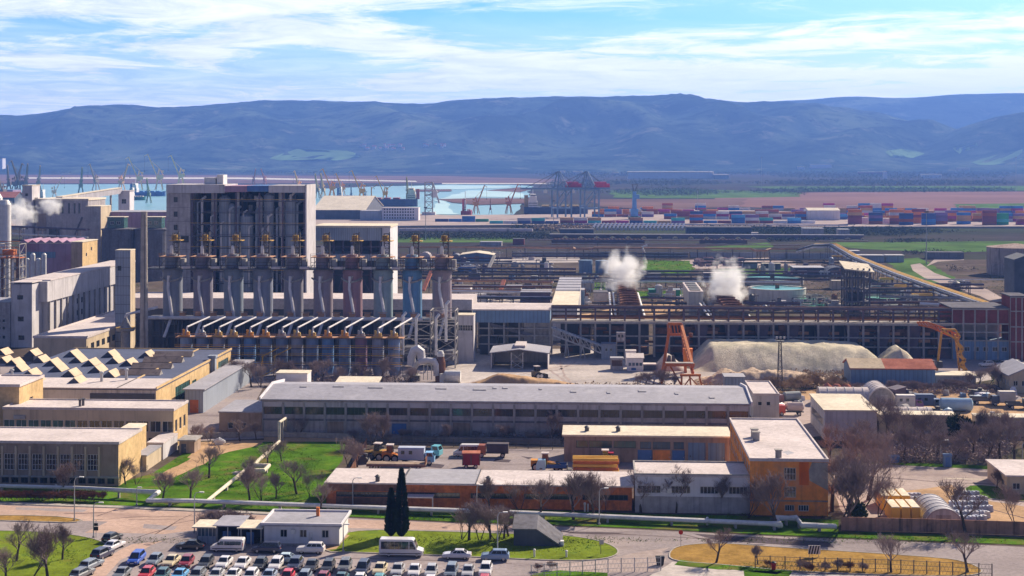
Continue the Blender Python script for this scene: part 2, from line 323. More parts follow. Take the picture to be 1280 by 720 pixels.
mk('twig_pale',(0.24,0.17,0.16),rough=0.95,var=0.25,scale=0.15)
mk('straw',(0.38,0.28,0.19),rough=0.95,var=0.3,scale=0.3)
mk('needle',(0.022,0.038,0.018),rough=0.9,var=0.4,scale=0.5,spec=0.15)
mk('leaf',(0.05,0.085,0.025),rough=0.9,var=0.5,scale=0.4,spec=0.15)
M['paint']=mat('paint',(1,1,1),rough=0.32,var=0.05,scale=1.0,objcol=True,spec=0.5,coat=0.3)
M['coat']=mat('coat',(1,1,1),rough=0.7,var=0.2,scale=0.25,objcol=True,stain=((0.17,0.10,0.07),0.55,0.3,0.6))
M['shell']=mat('shell',(1,1,1),rough=0.65,var=0.16,scale=0.25,objcol=True,streak=0.3,stain=[((0.2,0.13,0.13),0.6,0.16,0.58)])
mk('car_glass',(0.015,0.018,0.022),rough=0.08,var=0.2,spec=0.7)
mk('tyre',(0.018,0.018,0.019),rough=0.9)
mk('rim',(0.45,0.45,0.47),rough=0.35,metal=0.6)
mk('trim_black',(0.02,0.02,0.022),rough=0.6)
mk('lamp_clear',(0.75,0.76,0.78),rough=0.15,spec=0.7)
mk('lamp_red',(0.45,0.02,0.02),rough=0.25)
mk('plate',(0.75,0.75,0.72),rough=0.6)
def interp(tab,x):
 if x<=tab[0][0]:return tab[0][1]
 for(a,b),(c,d)in zip(tab,tab[1:]):
  if x<=c:return b+(d-b)*(x-a)/(c-a)
 return tab[-1][1]
def sst(a,b,x):
 t=min(1,max(0,(x-a)/(b-a)));return t*t*(3-2*t)
RIDGE=[(-900,165),(-300,152),(0,146),(60,143),(90,139),(130,134),(160,132),(200,136),(260,133),(320,127),(400,124),(440,127),(520,131),(570,126),(620,123),(680,119),(710,118),(760,120),(850,121),(890,124),(930,129),(990,130),(1040,134),(1100,143),(1200,165),(1400,178),(2000,185)]
BACK=[(-900,170),(800,150),(930,131),(980,126),(1040,124),(1100,123),(1180,120),(1290,118),(1500,122),(2200,135)]
def nz(x,y,s,sd=0.0):return noise.noise(Vector((x*s,y*s,sd)))
DR,DB,DS=7300.0,9300.0,6300.0
def hz(x,d):
 zr=CAMH+(YH-interp(RIDGE,640+x*F/DR))*DR/F
 wob=350*nz(x,0,0.0008,3.3)
 up=sst(5150+wob,DR,d)**1.1
 dn=1-0.75*sst(DR,8700,d)
 amp=up*(1-math.exp(-((d-DR)/520.0)**2))*118+9*up
 r=1-abs(nz(x,d*0.55,0.0017,1.1))*2.4
 h=zr*up*dn+amp*(r-0.6)*0.95+amp*0.55*nz(x,d,0.0042,7.7)+amp*0.2*(abs(nz(x,d,0.009,5.5))-.3)+6*up*nz(x,d,0.016,4.4)
 zb=CAMH+(YH-interp(BACK,640+x*F/DB))*DB/F
 hb=zb*sst(7900,DB,d)+22*sst(7900,8800,d)*nz(x,d,0.0021,9.0)
 px7=640+x*F/DS
 zs=CAMH+(YH-interp([(1050,214),(1110,196),(1160,178),(1210,160),(1250,147),(1290,139),(1500,130),(2200,150)],px7))*DS/F
 hs=zs*sst(5500,DS,d)*(1-0.6*sst(DS,7300,d))*sst(1040,1100,px7)+12*nz(x,d,0.004,2.2)*sst(1060,1200,px7)*sst(5500,6000,d)
 return max(h,hb,hs)-8*(1-sst(5100,5400,d))
mb=MB();NX,NY=300,150
xs=[-5200+10400*i/NX for i in range(NX+1)]
ys=[5000+(9600-5000)*(j/NY)**1.1 for j in range(NY+1)]
mb.v=[(x,y,hz(x,y))for y in ys for x in xs]
mb.f=[(j*(NX+1)+i,j*(NX+1)+i+1,(j+1)*(NX+1)+i+1,(j+1)*(NX+1)+i)for j in range(NY)for i in range(NX)]
mb.mi=[0]*len(mb.f)
tag(mb.build('hills',M['forest'],smooth=True),kind='structure')
def hill_hit(px,py):
 d=5000.0
 while d<9500:
  if hz((px-640)*d/F,d)>=ZD(py,d):break
  d+=25
 return Vector(((px-640)*d/F,d,ZD(py,d)))
def hill_patch(name,poly,m,lift=4.0):
 ys_=[p[1]for p in poly];y0,y1=min(ys_),max(ys_);n=6;rows=[]
 for i in range(n+1):
  y=y0+(y1-y0)*(0.02+0.96*i/n);xi=[]
  for(a,b),(c,d)in zip(poly,poly[1:]+poly[:1]):
   if(b<=y<d)or(d<=y<b):xi.append(a+(c-a)*(y-b)/(d-b))
  rows.append((y,min(xi),max(xi)))
 mb=MB();k=14
 for y,a,b in rows:
  for j in range(k+1):
   p=hill_hit(a+(b-a)*j/k,y);mb.v.append((p.x,p.y,p.z+lift))
 mb.f=[(i*(k+1)+j,i*(k+1)+j+1,(i+1)*(k+1)+j+1,(i+1)*(k+1)+j)for i in range(n)for j in range(k)];mb.mi=[0]*len(mb.f)
 tag(mb.build(name,m,smooth=True),kind='structure')
hill_patch('field',[(335,199),(372,187),(440,190),(448,194),(400,201),(350,202)],M['pasture'])
hill_patch('field',[(394,201),(440,194),(455,197),(420,202)],M['pasture'])
hill_patch('field',[(1105,190),(1125,187),(1160,192),(1140,199),(1115,198)],M['pasture'])
hill_patch('field',[(1190,186),(1225,178),(1222,184),(1200,194)],M['pasture'])
hill_patch('field',[(1205,207),(1240,196),(1280,187),(1280,200),(1240,208)],M['pasture'])
def gnd(poly,z):return[G(x,y,z)for x,y in poly]
def roughen(pts,amp,step,closed=True,seed=0):
 out_=[];n=len(pts)
 for i in range(n if closed else n-1):
  a,b=pts[i],pts[(i+1)%n];L=(b-a).length;k=max(1,int(L/step));nn=Vector((-(b-a).y,(b-a).x,0)).normalized()
  for j in range(k):
   p=a.lerp(b,j/k);q=p+nn*amp*noise.noise(Vector((p.x/step/2.3,p.y/step/2.3,seed)))*1.6;out_.append(q)
 if not closed:out_.append(pts[-1])
 return out_
def sheet(name,poly,z,m,amp=0.0,step=4.0,thick=0.0,pts=None,kind='structure'):
 p=pts if pts else gnd(poly,z)
 if amp:p=roughen(p,amp,step,seed=len(bpy.data.objects))
 p=area_fix([(q[0],q[1])for q in p]);mb=MB()
 if thick:mb.slab(p,z-thick,z)
 else:mb.add([(x,y,z)for x,y in p],[tuple(range(len(p)))])
 return tag(mb.build(name,m),kind=kind)
g=MB();g.add([(-9000,-400,0),(9000,-400,0),(9000,900,0),(-9000,900,0)],[(0,1,2,3)])
tag(g.build('ground',M['earth']),kind='structure')
g=MB();g.add([(-9000,900,0),(9000,900,0),(9000,9700,0),(-9000,9700,0)],[(0,1,2,3)])
tag(g.build('plain',M['plain']),kind='structure')
sheet('mud_flat',[(-700,229.5),(560,229),(700,231),(760,226),(560,220),(-700,216.5)],0.5,M['mud'],12,90)
sheet('bay_water',[(-500,231.5),(60,230.5),(205,230),(400,236),(470,233),(520,232),(560,230.5),(640,231),(668,233),(660,247),(648,262),(640,268),(520,271),(400,266),(200,270),(60,268),(-500,268)],0.9,M['water'],8,60)
sheet('shallow_water',[(500,233),(560,231.5),(640,232.5),(640,234.5),(575,236.5),(510,236)],1.3,M['water_pale'],8,60)
sheet('shallow_water',[(585,238),(640,238.5),(655,242),(652,247),(600,246),(560,250),(560,262),(576,268),(540,268),(545,250)],1.3,M['water_pale'],6,40)
sheet('mud_bar',[(505,237),(566,236.6),(563,239),(520,239.2)],1.7,M['mud'],6,40)
sheet('mud_bar',[(548,249),(600,247.5),(662,248),(662,254),(600,256),(566,253)],1.7,M['mud'],6,30)
sheet('mud_bar',[(610,238),(650,234),(670,236),(650,240)],1.7,M['mud'],6,40)
sheet('bank',[(35,221.6),(300,221.8),(520,226),(522,227.4),(300,223.9),(35,223.4)],1.5,M['bank'],4,60)
sheet('bank',[(552,228.8),(700,229),(700,230),(552,230)],1.5,M['bank'],3,60)
sheet('reed_bed',[(950,241),(1100,240),(1400,239),(1500,262),(1280,266),(1000,262),(880,256),(900,246)],0.5,M['reed'],10,60)
sheet('reed_bed',[(740,249),(930,249),(930,258),(820,262),(750,258)],0.8,M['mud'],8,50)
sheet('field',[(760,238),(860,236.5),(1000,240),(1000,246),(860,248),(765,247)],0.6,M['field'],8,50)
sheet('field',[(930,233),(1400,232),(1450,237.5),(1000,239)],0.6,M['field'],8,80)
sheet('field',[(1190,255),(1290,254),(1300,260),(1200,261)],0.9,M['field'],5,40)
sheet('port_apron',[(-300,271),(200,271),(395,268),(470,264),(560,269),(650,268),(740,262),(880,261),(1000,265),(1300,264),(1350,283),(1000,283),(640,281),(400,283),(-300,285)],1.6,M['lot'],thick=1.4)
sheet('grass_strip',[(494,295),(650,297),(650,303),(494,303)],0.05,M['field'],3,12)
sheet('grass_strip',[(1040,303),(1290,301),(1290,312),(1180,316),(1060,310)],0.05,M['field'],3,12)
sheet('grass_strip',[(803,325),(860,326),(870,336),(860,342),(803,341)],0.05,M['grass'],1.5,6)
sheet('grass_strip',[(900,336),(1000,335),(1010,345),(905,348)],0.05,M['field'],1.5,8)
sheet('grass_strip',[(795,364),(852,363),(858,372),(800,374)],0.05,M['grass'],1,5)
sheet('grass_strip',[(728,352),(760,352),(760,362),(728,362)],0.05,M['field'],1,5)
sheet('grass_strip',[(1105,325),(1150,322),(1200,352),(1205,366),(1170,360),(1125,340)],0.05,M['field'],1.5,6)
sheet('grass_strip',[(880,309),(960,303),(968,309),(890,313)],0.05,M['field'],2,8)
sheet('dust_yard',[(560,322),(724,322),(724,328),(600,328)],0.03,M['dust'],2,8)
sheet('dust_yard',[(690,400),(820,376),(855,371),(862,384),(845,402)],0.03,M['sand'],1.5,6)
sheet('dust_yard',[(575,366),(660,366),(690,384),(585,388)],0.03,M['dust'],1.5,6)
sheet('dust_yard',[(850,325),(970,322),(1000,330),(960,335),(860,336)],0.03,M['lot'],1.5,6)
sheet('works_road',[(1138,331),(1150,329),(1168,341),(1205,354),(1235,362),(1275,385),(1262,388),(1225,370),(1190,359),(1155,347),(1141,338)],0.06,M['lot'])
sheet('works_road',[(1160,331),(1168,324),(1205,322),(1205,325),(1172,327),(1158,333)],0.07,M['lot'])
sheet('yard',[(0,452),(570,452),(560,480),(330,482),(300,540),(225,545),(230,480),(0,480)],0.01,M['asphalt'])
sheet('dust_yard',[(560,436),(760,436),(800,455),(870,462),(1060,470),(1160,474),(1240,466),(1245,475),(1180,486),(965,480),(940,492),(560,484)],0.03,M['dust'],1.5,6)
sheet('yard',[(1150,446),(1290,450),(1290,470),(1240,468),(1150,466)],0.04,M['asphalt'])
sheet('sand_yard',[(945,489),(1100,484),(1290,490),(1290,530),(1100,532),(1090,515),(1040,512),(1010,545),(975,530)],0.05,M['sand'],1,5)
sheet('lot',[(958,498),(1020,500),(1022,508),(1025,545),(1000,548),(960,500)],0.06,M['lot'])
sheet('lot',[(1050,578),(1085,579),(1190,583),(1290,588),(1290,660),(1060,650),(1040,610)],0.012,M['lot'],0.5,4)
sheet('sand_patch',[(1105,618),(1190,606),(1215,622),(1290,635),(1290,655),(1230,652),(1200,632),(1130,624)],0.016,M['sand'],0.6,3)
sheet('puddle',[(1208,590),(1290,592),(1290,598),(1225,595)],0.018,M['asphalt_patch'],0.5,3)
sheet('yard',[(432,592),(462,562),(560,561),(705,561),(720,575),(912,578),(940,600),(700,604),(420,606)],0.012,M['asphalt'])
for pl in([(575,572),(600,573),(604,576),(580,576)],[(620,573),(640,575),(636,578),(618,577)],[(535,579),(556,581),(552,585),(537,584)],[(650,570),(668,572),(660,574)]):
 sheet('oil_stain',pl,0.018,M['asphalt_patch'],0.5,1.5)
sheet('lawn',[(-30,600),(150,603),(190,592),(235,563),(300,552),(432,552),(428,575),(408,600),(408,636),(640,636),(800,642),(945,645),(1048,650),(1048,664),(1290,672),(1290,681.3),(1120,674.3),(960,668),(800,660),(640,654),(570,652),(425,645),(320,639),(160,632),(-30,625.5)],0.07,M['grass'],thick=0.3)
sheet('dirt_path',[(192,600),(205,590),(240,572),(255,573),(262,568),(268,572),(255,580),(225,592),(210,600)],0.085,M['sand'],0.5,2.5)
sheet('dirt_path',[(228,553),(330,550),(325,556),(250,575),(235,572),(245,560)],0.09,M['sand'],0.5,3)
sheet('dirt_path',[(330,546),(432,548),(432,552),(330,552)],0.085,M['sand'],0.4,3)
sheet('road',[(-40,628),(160,634.5),(320,641.5),(425,647),(570,654),(640,656),(800,662),(960,670),(1120,676.5),(1290,684),(1290,760),(-40,760)],0.012,M['asphalt'])
sheet('road_worn',[(-40,629.5),(160,636),(320,643),(425,648.5),(640,657.5),(640,664),(425,660),(330,652),(245,662),(205,668),(105,666),(135,652),(-40,644)],0.018,M['asphalt_worn'],0.5,5)
sheet('road_worn',[(96,720),(135,696),(165,680),(205,676),(150,700),(118,735)],0.018,M['asphalt_worn'],0.5,3)
sheet('pavement',[(-30,625.8),(160,632.3),(320,639.3),(425,645.3),(425,647.4),(320,641.8),(160,635),(-30,628.4)],0.13,M['kerb'],thick=0.2)
for pl in([(865,667),(940,671),(1035,677),(1043,684),(960,680),(900,676)],[(700,664),(780,666),(770,668),(715,667)],[(925,679),(960,681),(940,684)]):
 sheet('road_patch',pl,0.02,M['asphalt_patch'],0.35,2.5)
sheet('lot_entrance',[(836,684),(826,690),(832,700),(815,715),(700,716),(680,700),(760,700),(790,692)],0.016,M['lot'],0.4,3)
for pl in([(250,662),(330,668),(320,672),(240,667)],[(450,701),(560,706),(552,709),(445,705)],[(640,704),(700,707),(690,710),(640,708)],[(760,668),(860,673),(850,677),(770,672)],[(20,634),(110,637),(104,640),(20,637)],[(1080,686),(1190,691),(1185,693),(1090,689)],[(180,655),(222,658),(216,663),(178,660)]):
 sheet('road_patch',pl,0.021,M['asphalt'],0.4,2.0)
def line_mark(pts,wd,m='asphalt_crack',z=0.024,name='road_crack'):
 p=roughen(gnd(pts,z),0.35,2.0,closed=False,seed=wd);mb=MB()
 L_=[];
 for i,q in enumerate(p):
  t=(p[min(i+1,len(p)-1)]-p[max(i-1,0)]).normalized();n=Vector((-t.y,t.x,0))*wd/2*(0.5+abs(noise.noise(q*0.4))*1.6)
  L_.append((q+n,q-n))
 vs=[v for ab in L_ for v in ab]
 mb.add([(v.x,v.y,z)for v in vs],[(2*i,2*i+1,2*i+3,2*i+2)for i in range(len(L_)-1)])
 tag(mb.build(name,M[m]),kind='structure')
for pts in([(120,645),(135,641),(146,636)],[(205,662),(226,649),(240,643)],[(195,668),(215,655),(244,650)],[(160,650),(230,649)],[(115,650),(180,646),(245,645)],[(80,642),(140,640)],[(170,672),(200,663)],[(430,664),(560,672)],[(260,688),(420,697),(640,704)],[(640,662),(780,668),(930,676)],[(850,668),(930,684)]):
 line_mark(pts,0.28)
for pts in([(1185,620),(1225,632),(1290,650)],[(1080,595),(1180,603),(1270,606)],[(1075,600),(1100,602),(1130,613)]):line_mark(pts,0.5,'asphalt_patch',0.022,'tyre_mark')
for pts in([(670,452),(690,465),(712,480)],[(720,452),(700,462),(660,468)],[(700,450),(705,470),(720,482)],[(640,470),(700,458),(760,455)],[(580,480),(640,466),(700,462)]):line_mark(pts,0.9,'lot',0.05,'tyre_mark')
line_mark([(1180,598),(1260,600),(1290,600)],0.5,'roof_cream',0.03,'road_edge')
def island(name,poly,z,m,kerb=True,grass=None):
 p=area_fix([(q.x,q.y)for q in gnd(poly,0)])
 if kerb:
  c=Vector((sum(q[0]for q in p)/len(p),sum(q[1]for q in p)/len(p)))
  mb=MB()
  for a,b in zip(p,p[1:]+p[:1]):mb.bar((a[0],a[1],0.06),(b[0],b[1],0.06),0.22,0.18)
  tag(mb.build('kerb',M['kerb']),kind='structure')
 mb=MB();mb.slab(p,-0.1,z);tag(mb.build(name,m),kind='structure')
def smooth(poly,it=2):
 for _ in range(it):
  q=[]
  for a,b in zip(poly,poly[1:]+poly[:1]):
   q+=[(a[0]*.75+b[0]*.25,a[1]*.75+b[1]*.25),(a[0]*.25+b[0]*.75,a[1]*.25+b[1]*.75)]
  poly=q
 return poly
island('lawn',smooth([(398,690),(424,662),(560,665),(640,668),(702,669),(750,676),(776,688),(766,698),(720,702),(640,699),(540,694),(440,691)]),0.1,M['grass_yellow'])
island('verge',smooth([(-40,644.5),(60,645),(106,650),(92,654),(60,653),(-40,650)],1),0.1,M['grass_dry'])
island('lawn',smooth([(-40,664),(30,664),(95,669),(128,677),(136,685),(118,700),(95,718),(85,740),(-40,740)],2),0.1,M['grass_yellow'])
island('verge',smooth([(836,690),(850,682),(900,679),(960,684),(1060,690),(1150,696),(1205,701),(1235,716),(1200,722),(1000,716),(900,706),(838,702)],2),0.1,M['grass_dry'])
sheet('rough_ground',[(840,703),(900,707),(1000,717),(1215,723),(1215,760),(760,760),(790,735)],0.11,M['dust'],0.5,2)
sheet('grass_patch',[(850,700),(900,705),(985,712),(970,719),(880,710),(845,706)],0.125,M['grass'],0.7,2)
sheet('grass_patch',[(930,714),(990,714),(985,722),(930,722)],0.125,M['grass'],0.7,2)
sheet('grass_patch',[(668,718),(700,713),(760,716),(760,730),(640,730)],0.125,M['grass'],0.5,2)
island('lawn',smooth([(1203,613),(1215,606),(1260,610),(1290,618),(1290,628),(1255,626),(1222,622)],1),0.1,M['grass'])
sheet('verge_grass',[(1090,577),(1185,580),(1290,585),(1290,588.5),(1185,584.5),(1090,579.5)],0.03,M['grass'],0.5,3)
sheet('asphalt_strip',[(225,540),(330,538),(330,548),(225,552)],0.03,M['asphalt'])  # flat strip of plain asphalt by the low grey building
hb=MB();hb.box(-9100,-500,-9,9100,9750,505)
hv=bpy.data.materials.new('haze_air');hv.use_nodes=True;hv.node_tree.nodes.clear()
ho=hv.node_tree.nodes.new('ShaderNodeOutputMaterial');pv=hv.node_tree.nodes.new('ShaderNodeVolumePrincipled')
pv.inputs['Color'].default_value=(0.18,0.375,1.0,1);pv.inputs['Density'].default_value=0.0001;pv.inputs['Anisotropy'].default_value=0.2
hv.node_tree.links.new(pv.outputs[0],ho.inputs['Volume'])
tag(hb.build('haze',hv),kind='stuff')
def cells(mb,P,W_,Hh,ops,t):
 us=sorted({0.0,W_}|{min(W_,max(0.0,a))for o in ops for a in(o[0],o[2])});zs=sorted({0.0,Hh}|{min(Hh,max(0.0,a))for o in ops for a in(o[1],o[3])})
 for a,b in zip(us,us[1:]):
  for c,d in zip(zs,zs[1:]):
   mu,mz_=(a+b)/2,(c+d)/2
   if any(o[0]<mu<o[2]and o[1]<mz_<o[3]for o in ops):continue
   mb.add([P(a,c,0),P(b,c,0),P(b,d,0),P(a,d,0)],[(0,1,2,3)])
 for o in ops:
  a,c,b,d=o[:4]
  mb.add([P(a,c,0),P(b,c,0),P(b,d,0),P(a,d,0),P(a,c,t),P(b,c,t),P(b,d,t),P(a,d,t)],[(0,1,5,4),(1,2,6,5),(2,3,7,6),(3,0,4,7)])
def pbox(mb,P,u0,z0,u1,z1,i0,i1):
 mb.hexa([P(u0,z0,i1),P(u1,z0,i1),P(u1,z0,i0),P(u0,z0,i0)],[P(u0,z1,i1),P(u1,z1,i1),P(u1,z1,i0),P(u0,z1,i0)])
def window(root,P,u0,z0,u1,z1,nx=2,nz_=1,fm='frame_white',gm='glass',fw=0.09,name='window'):
 e=0.004
 mb=MB();pbox(mb,P,u0+e,z0+e,u0+fw,z1-e,.10,.18);pbox(mb,P,u1-fw,z0+e,u1-e,z1-e,.10,.18)
 pbox(mb,P,u0+fw,z0+e,u1-fw,z0+fw,.10,.18);pbox(mb,P,u0+fw,z1-fw,u1-fw,z1-e,.10,.18)
 for i in range(1,nx):
  u=u0+(u1-u0)*i/nx;pbox(mb,P,u-fw*.4,z0+fw,u+fw*.4,z1-fw,.11,.17)
 for i in range(1,nz_):
  z=z0+(z1-z0)*i/nz_;pbox(mb,P,u0+fw,z-fw*.35,u1-fw,z+fw*.35,.115,.165)
 wdw=mb.build(name,M[fm],root)
 mb=MB();pbox(mb,P,u0+fw*.5,z0+fw*.5,u1-fw*.5,z1-fw*.5,.185,.21);mb.build('pane',M[gm],wdw)
 return wdw
def door(root,P,u0,z0,u1,z1,m='door_grey'):
 mb=MB();pbox(mb,P,u0+.03,z0,u1-.03,z1-.03,.08,.14);n=max(1,int((u1-u0)/1.4))
 for i in range(n+1):
  u=u0+.05+(u1-u0-.1)*i/n;pbox(mb,P,max(u0+.03,u-.05),z0+.02,min(u1-.03,u+.05),z1-.05,.055,.08)
 d=mb.build('door',M[m],root)
 mb=MB();pbox(mb,P,u1-.3,z0+1.0,u1-.2,z0+1.25,.02,.055);mb.build('handle',M['metal'],d)
def house(name,label,cat,fr,depth,h,wm='wall_grey',rm='roof_white',ops=None,roof='flat',ov=0.25,rt=0.3,ridge=1.5,parapet=0.0,plinth=None,group=None,pm=None,wmF=None,back=True):
 ops=ops or{};W_=fr.w;root=thing(name,label,cat,fr.o,YAW,group)
 PF={'F':lambda u,z,i:(u,i,z),'R':lambda u,z,i:(W_-i,u,z),'L':lambda u,z,i:(i,u,z),'B':lambda u,z,i:(u,depth-i,z)}
 LN={'F':W_,'R':depth,'L':depth,'B':W_}
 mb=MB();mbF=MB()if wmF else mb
 for k in 'FRLB':
  cells(mbF if k=='F' else mb,PF[k],LN[k],h,ops.get(k,[]),0.22)
 mb.add([(0,0,h),(W_,0,h),(W_,depth,h),(0,depth,h)],[(0,1,2,3)])
 if roof=='gu':
  for x in(0,W_-.2):mb.prismx([(0,h),(depth,h),(depth/2,h+ridge)],x,x+.2)
 if roof=='gv':
  for y in(0,depth-.2):mb.prismy([(0,h),(W_,h),(W_/2,h+ridge)],y,y+.2)
 if roof=='shed':
  for x in(0,W_-.2):mb.prismx([(0,h),(depth,h),(depth,h+ridge)],x,x+.2)
  mb.add([(0,depth,h),(W_,depth,h),(W_,depth,h+ridge),(0,depth,h+ridge)],[(0,1,2,3)])
 mb.build('wall',M[wm],root)
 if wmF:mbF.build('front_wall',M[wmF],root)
 for k,L in ops.items():
  P=PF[k]
  for o in L:
   kind=o[4]if len(o)>4 else 'w';ar=o[5:]if len(o)>5 else()
   if kind=='w':window(root,P,*o[:4],*ar)
   elif kind=='d':door(root,P,*o[:4],*ar)
 rb=MB();e=0.006
 if roof=='flat':rb.box(-ov,-ov,h+e,W_+ov,depth+ov,h+rt)
 elif roof=='gu':
  s=ridge/(depth/2)
  rb.prismx([(-ov,h-ov*s+e),(depth/2,h+ridge+e),(depth+ov,h-ov*s+e),(depth+ov,h-ov*s+rt),(depth/2,h+ridge+rt),(-ov,h-ov*s+rt)],-ov,W_+ov)
 elif roof=='gv':
  s=ridge/(W_/2)
  rb.prismy([(-ov,h-ov*s+e),(W_/2,h+ridge+e),(W_+ov,h-ov*s+e),(W_+ov,h-ov*s+rt),(W_/2,h+ridge+rt),(-ov,h-ov*s+rt)],-ov,depth+ov)
 elif roof=='shed':
  s=ridge/depth
  rb.prismx([(-ov,h-ov*s+e),(depth+ov,h+ridge+ov*s+e),(depth+ov,h+ridge+ov*s+rt),(-ov,h-ov*s+rt)],-ov,W_+ov)
 elif roof=='arch':
  n=14;pr=[(W_/2-(W_/2+ov)*math.cos(math.pi*i/n),h+e+ridge*math.sin(math.pi*i/n))for i in range(n+1)]
  rb.prismy(pr+[(x+(W_/2-x)*.03,z-.0)for x,z in[]],-ov,depth+ov)
 root_roof=rb.build('roof',M[rm],root)
 if parapet:
  pb=MB();t=.3;z0,z1=h+rt+.003,h+rt+parapet
  pb.box(-ov,-ov,z0,W_+ov,-ov+t,z1);pb.box(-ov,depth+ov-t,z0,W_+ov,depth+ov,z1)
  pb.box(-ov,-ov+t,z0,-ov+t,depth+ov-t,z1);pb.box(W_+ov-t,-ov+t,z0,W_+ov,depth+ov-t,z1)
  pb.build('parapet',M[pm or rm],root)
 if plinth:
  b=MB();b.box(-.06,-.06,0,W_+.06,depth+.06,plinth[0]);b.build('plinth',M[plinth[1]],root)
 root['_w']=0;del root['_w']
 H_=type('H',(),{})();H_.root=root;H_.fr=fr;H_.w=W_;H_.depth=depth;H_.h=h;H_.P=PF;H_.roof=root_roof
 return H_
def band(u0,u1,z0,z1,n,gap=0.25,kind='w',*ar):
 s=(u1-u0)/n;return[(u0+i*s+gap/2,z0,u0+(i+1)*s-gap/2,z1,kind)+ar for i in range(n)]
def solo(mb,name,m,label,cat,loc=(0,0,0),rz=0.0,group=None,smooth=False,kind=None):
 return tag(mb.build(name,M[m]if isinstance(m,str)else m,loc=loc,rz=rz,smooth=smooth),label,cat,group,kind)
fr=Fr(-40,195,d=350.0);hall_h=8.0
hall_d=71.0
H1=house('factory_hall','wide yellow factory hall whose slate blue roof is dotted with ridge skylights','factory',fr,hall_d,hall_h,'wall_yellow','roof_slate',{'R':[(2.5,1.0,5,3.2,'w',2,2),(6.0,1.0,8.5,3.2,'w',2,2),(16,1.2,29,6.2,'w',8,3,'frame_dark','glass_green'),(31,3,35,5.5,'w',3,2,'frame_dark','glass_green'),(57,1.5,68,6.6,'w',7,3,'frame_white','glass_green')],'F':[(fr.u(25),.3,fr.u(112),3.4,'w',26,1,'frame_dark')]},rt=0.25,ov=0.2,wmF='wall_pale')
mb=MB();mb.box(-.2,-.25,hall_h+.26,fr.w+.25,15.0,hall_h+.5);mb.build('front_roof_strip',M['roof_white'],H1.root)
mb=MB();mb.box(fr.u(113),-.35,.1,fr.w-.3,-.05,hall_h-.8);mb.build('front_panel',M['wall_dark'],H1.root)
mb=MB();mb.bar((fr.w+.35,50,0),(fr.w+.35,50,hall_h+1.2),1.6);mb.box(fr.w-.8,49,hall_h+.9,fr.w+1.4,51.2,hall_h+1.5);mb.build('duct',M['wall_steel'],H1.root)
mb=MB()
for y0,y1,x0,x1 in((-.2,71.2,fr.w-.02,fr.w+.26),(70.9,71.2,-.2,fr.w),(0,71,fr.w*.79,fr.w*.79+.35)):mb.box(x0,y0,hall_h+.26,x1,y1,hall_h+.75 if x0>fr.w-1 else hall_h+.5)
mb.build('parapet',M['wall_yellow'],H1.root)
def roofpt(px,py,h):
 q=G(px,py,h)-fr.o;return q.dot(UV),q.dot(VV)
hc=hall_h+.26
for px,py in[(40,441),(90,442),(137,442.5),(183,443),(50,449),(97,449),(143,450),(5,450),(17,452.5),(65,453),(113,453),(160,453),(23,460),(72,460),(121,461),(38,466),(88,466),(138,467),(43,474),(95,475),(3,440)]:
 u,v=roofpt(px,py-1,hc+.8);a=MB();L=2.7
 a.prismy([(-1.5,0),(1.9,0),(0.4,1.5)],-L,L);sk=a.build('skylight',M['wall_dark'],H1.root,loc=(u,v,hc))
 a=MB();a.hexa([(0.43,-L-.12,1.56),(2.02,-L-.12,.02),(2.02,L+.12,.02),(.43,L+.12,1.56)],[(0.47,-L-.12,1.65),(2.12,-L-.12,.06),(2.12,L+.12,.06),(.47,L+.12,1.65)]);a.build('pane',M['skylight_tan'],sk)
for px,py in[(218,441.5),(205,448.5),(191,456),(176,464)]:
 u,v=roofpt(px,py,hc+.8);a=MB();a.prismx([(-1.5,0),(1.5,0),(0,1.2)],-5.2,5.2);sk=a.build('skylight',M['concrete'],H1.root,loc=(u,v,hc))
 a=MB();a.hexa([(-5.3,-1.75,.05),(5.3,-1.75,.05),(5.3,0,1.26),(-5.3,0,1.26)],[(-5.3,-1.8,.14),(5.3,-1.8,.14),(5.3,0,1.36),(-5.3,0,1.36)]);a.build('pane',M['wall_tan'],sk)
for px,py,hh in[(127,478,2.0),(158,476,2.4),(15,472,1.5)]:
 u,v=roofpt(px,py,hc);a=MB();a.lathe([(.35,0),(.35,hh),(.55,hh),(.55,hh+.3),(.2,hh+.5)],10);a.build('roof_vent',M['metal'],H1.root,loc=(u,v,hc+.2),smooth=False)
fr2=Fr(231,254,516);
house('annex','grey steel lean-to annex against the right wall of the yellow hall','shed',fr2,52,5.6,'wall_steel','roof_grey',{'F':[(1.2,0,3.4,3.2,'d','crane_orange')]},rt=.3,ov=.5)
frb=Fr(4,217,559);hb_=8.2
ops=[(frb.u(x),3.6,frb.u(x+13.5),6.0,'w',2,1,'frame_white','glass_green' if x<90 else 'glass')for x in[4.5+15.25*i for i in range(14)]]
HB=house('office_block','cream two storey block with a long window band and a white flat roof','office',frb,11,hb_,'wall_yellow','roof_white',{'F':ops+[(frb.u(5+30*i),.5,frb.u(25+30*i),2.4,'w',4,1)for i in range(7)],'R':[(1.2,3.4,2.8,6,'w',1,1),(4.4,3.4,6,6,'w',1,1),(7.6,3.4,9.2,6,'w',1,1)]},wmF='wall_cream',parapet=.25,ov=.15)
for px,py in[(100,508),(104,507)]:
 q=G(px,py,hb_+.3)-frb.o;a=MB();a.lathe([(.3,0),(.3,1.3),(.5,1.35),(.5,1.6)],8);a.build('roof_vent',M['metal_dark'],HB.root,loc=(q.dot(UV),q.dot(VV),hb_+.3))
a=MB()
for x in(18,23,27):a.box(frb.u(x),-.5,hb_-2.0,frb.u(x)+.9,-.05,hb_-1.2)
a.build('air_conditioner',M['metal'],HB.root)
fr3=Fr(-30,24,553)
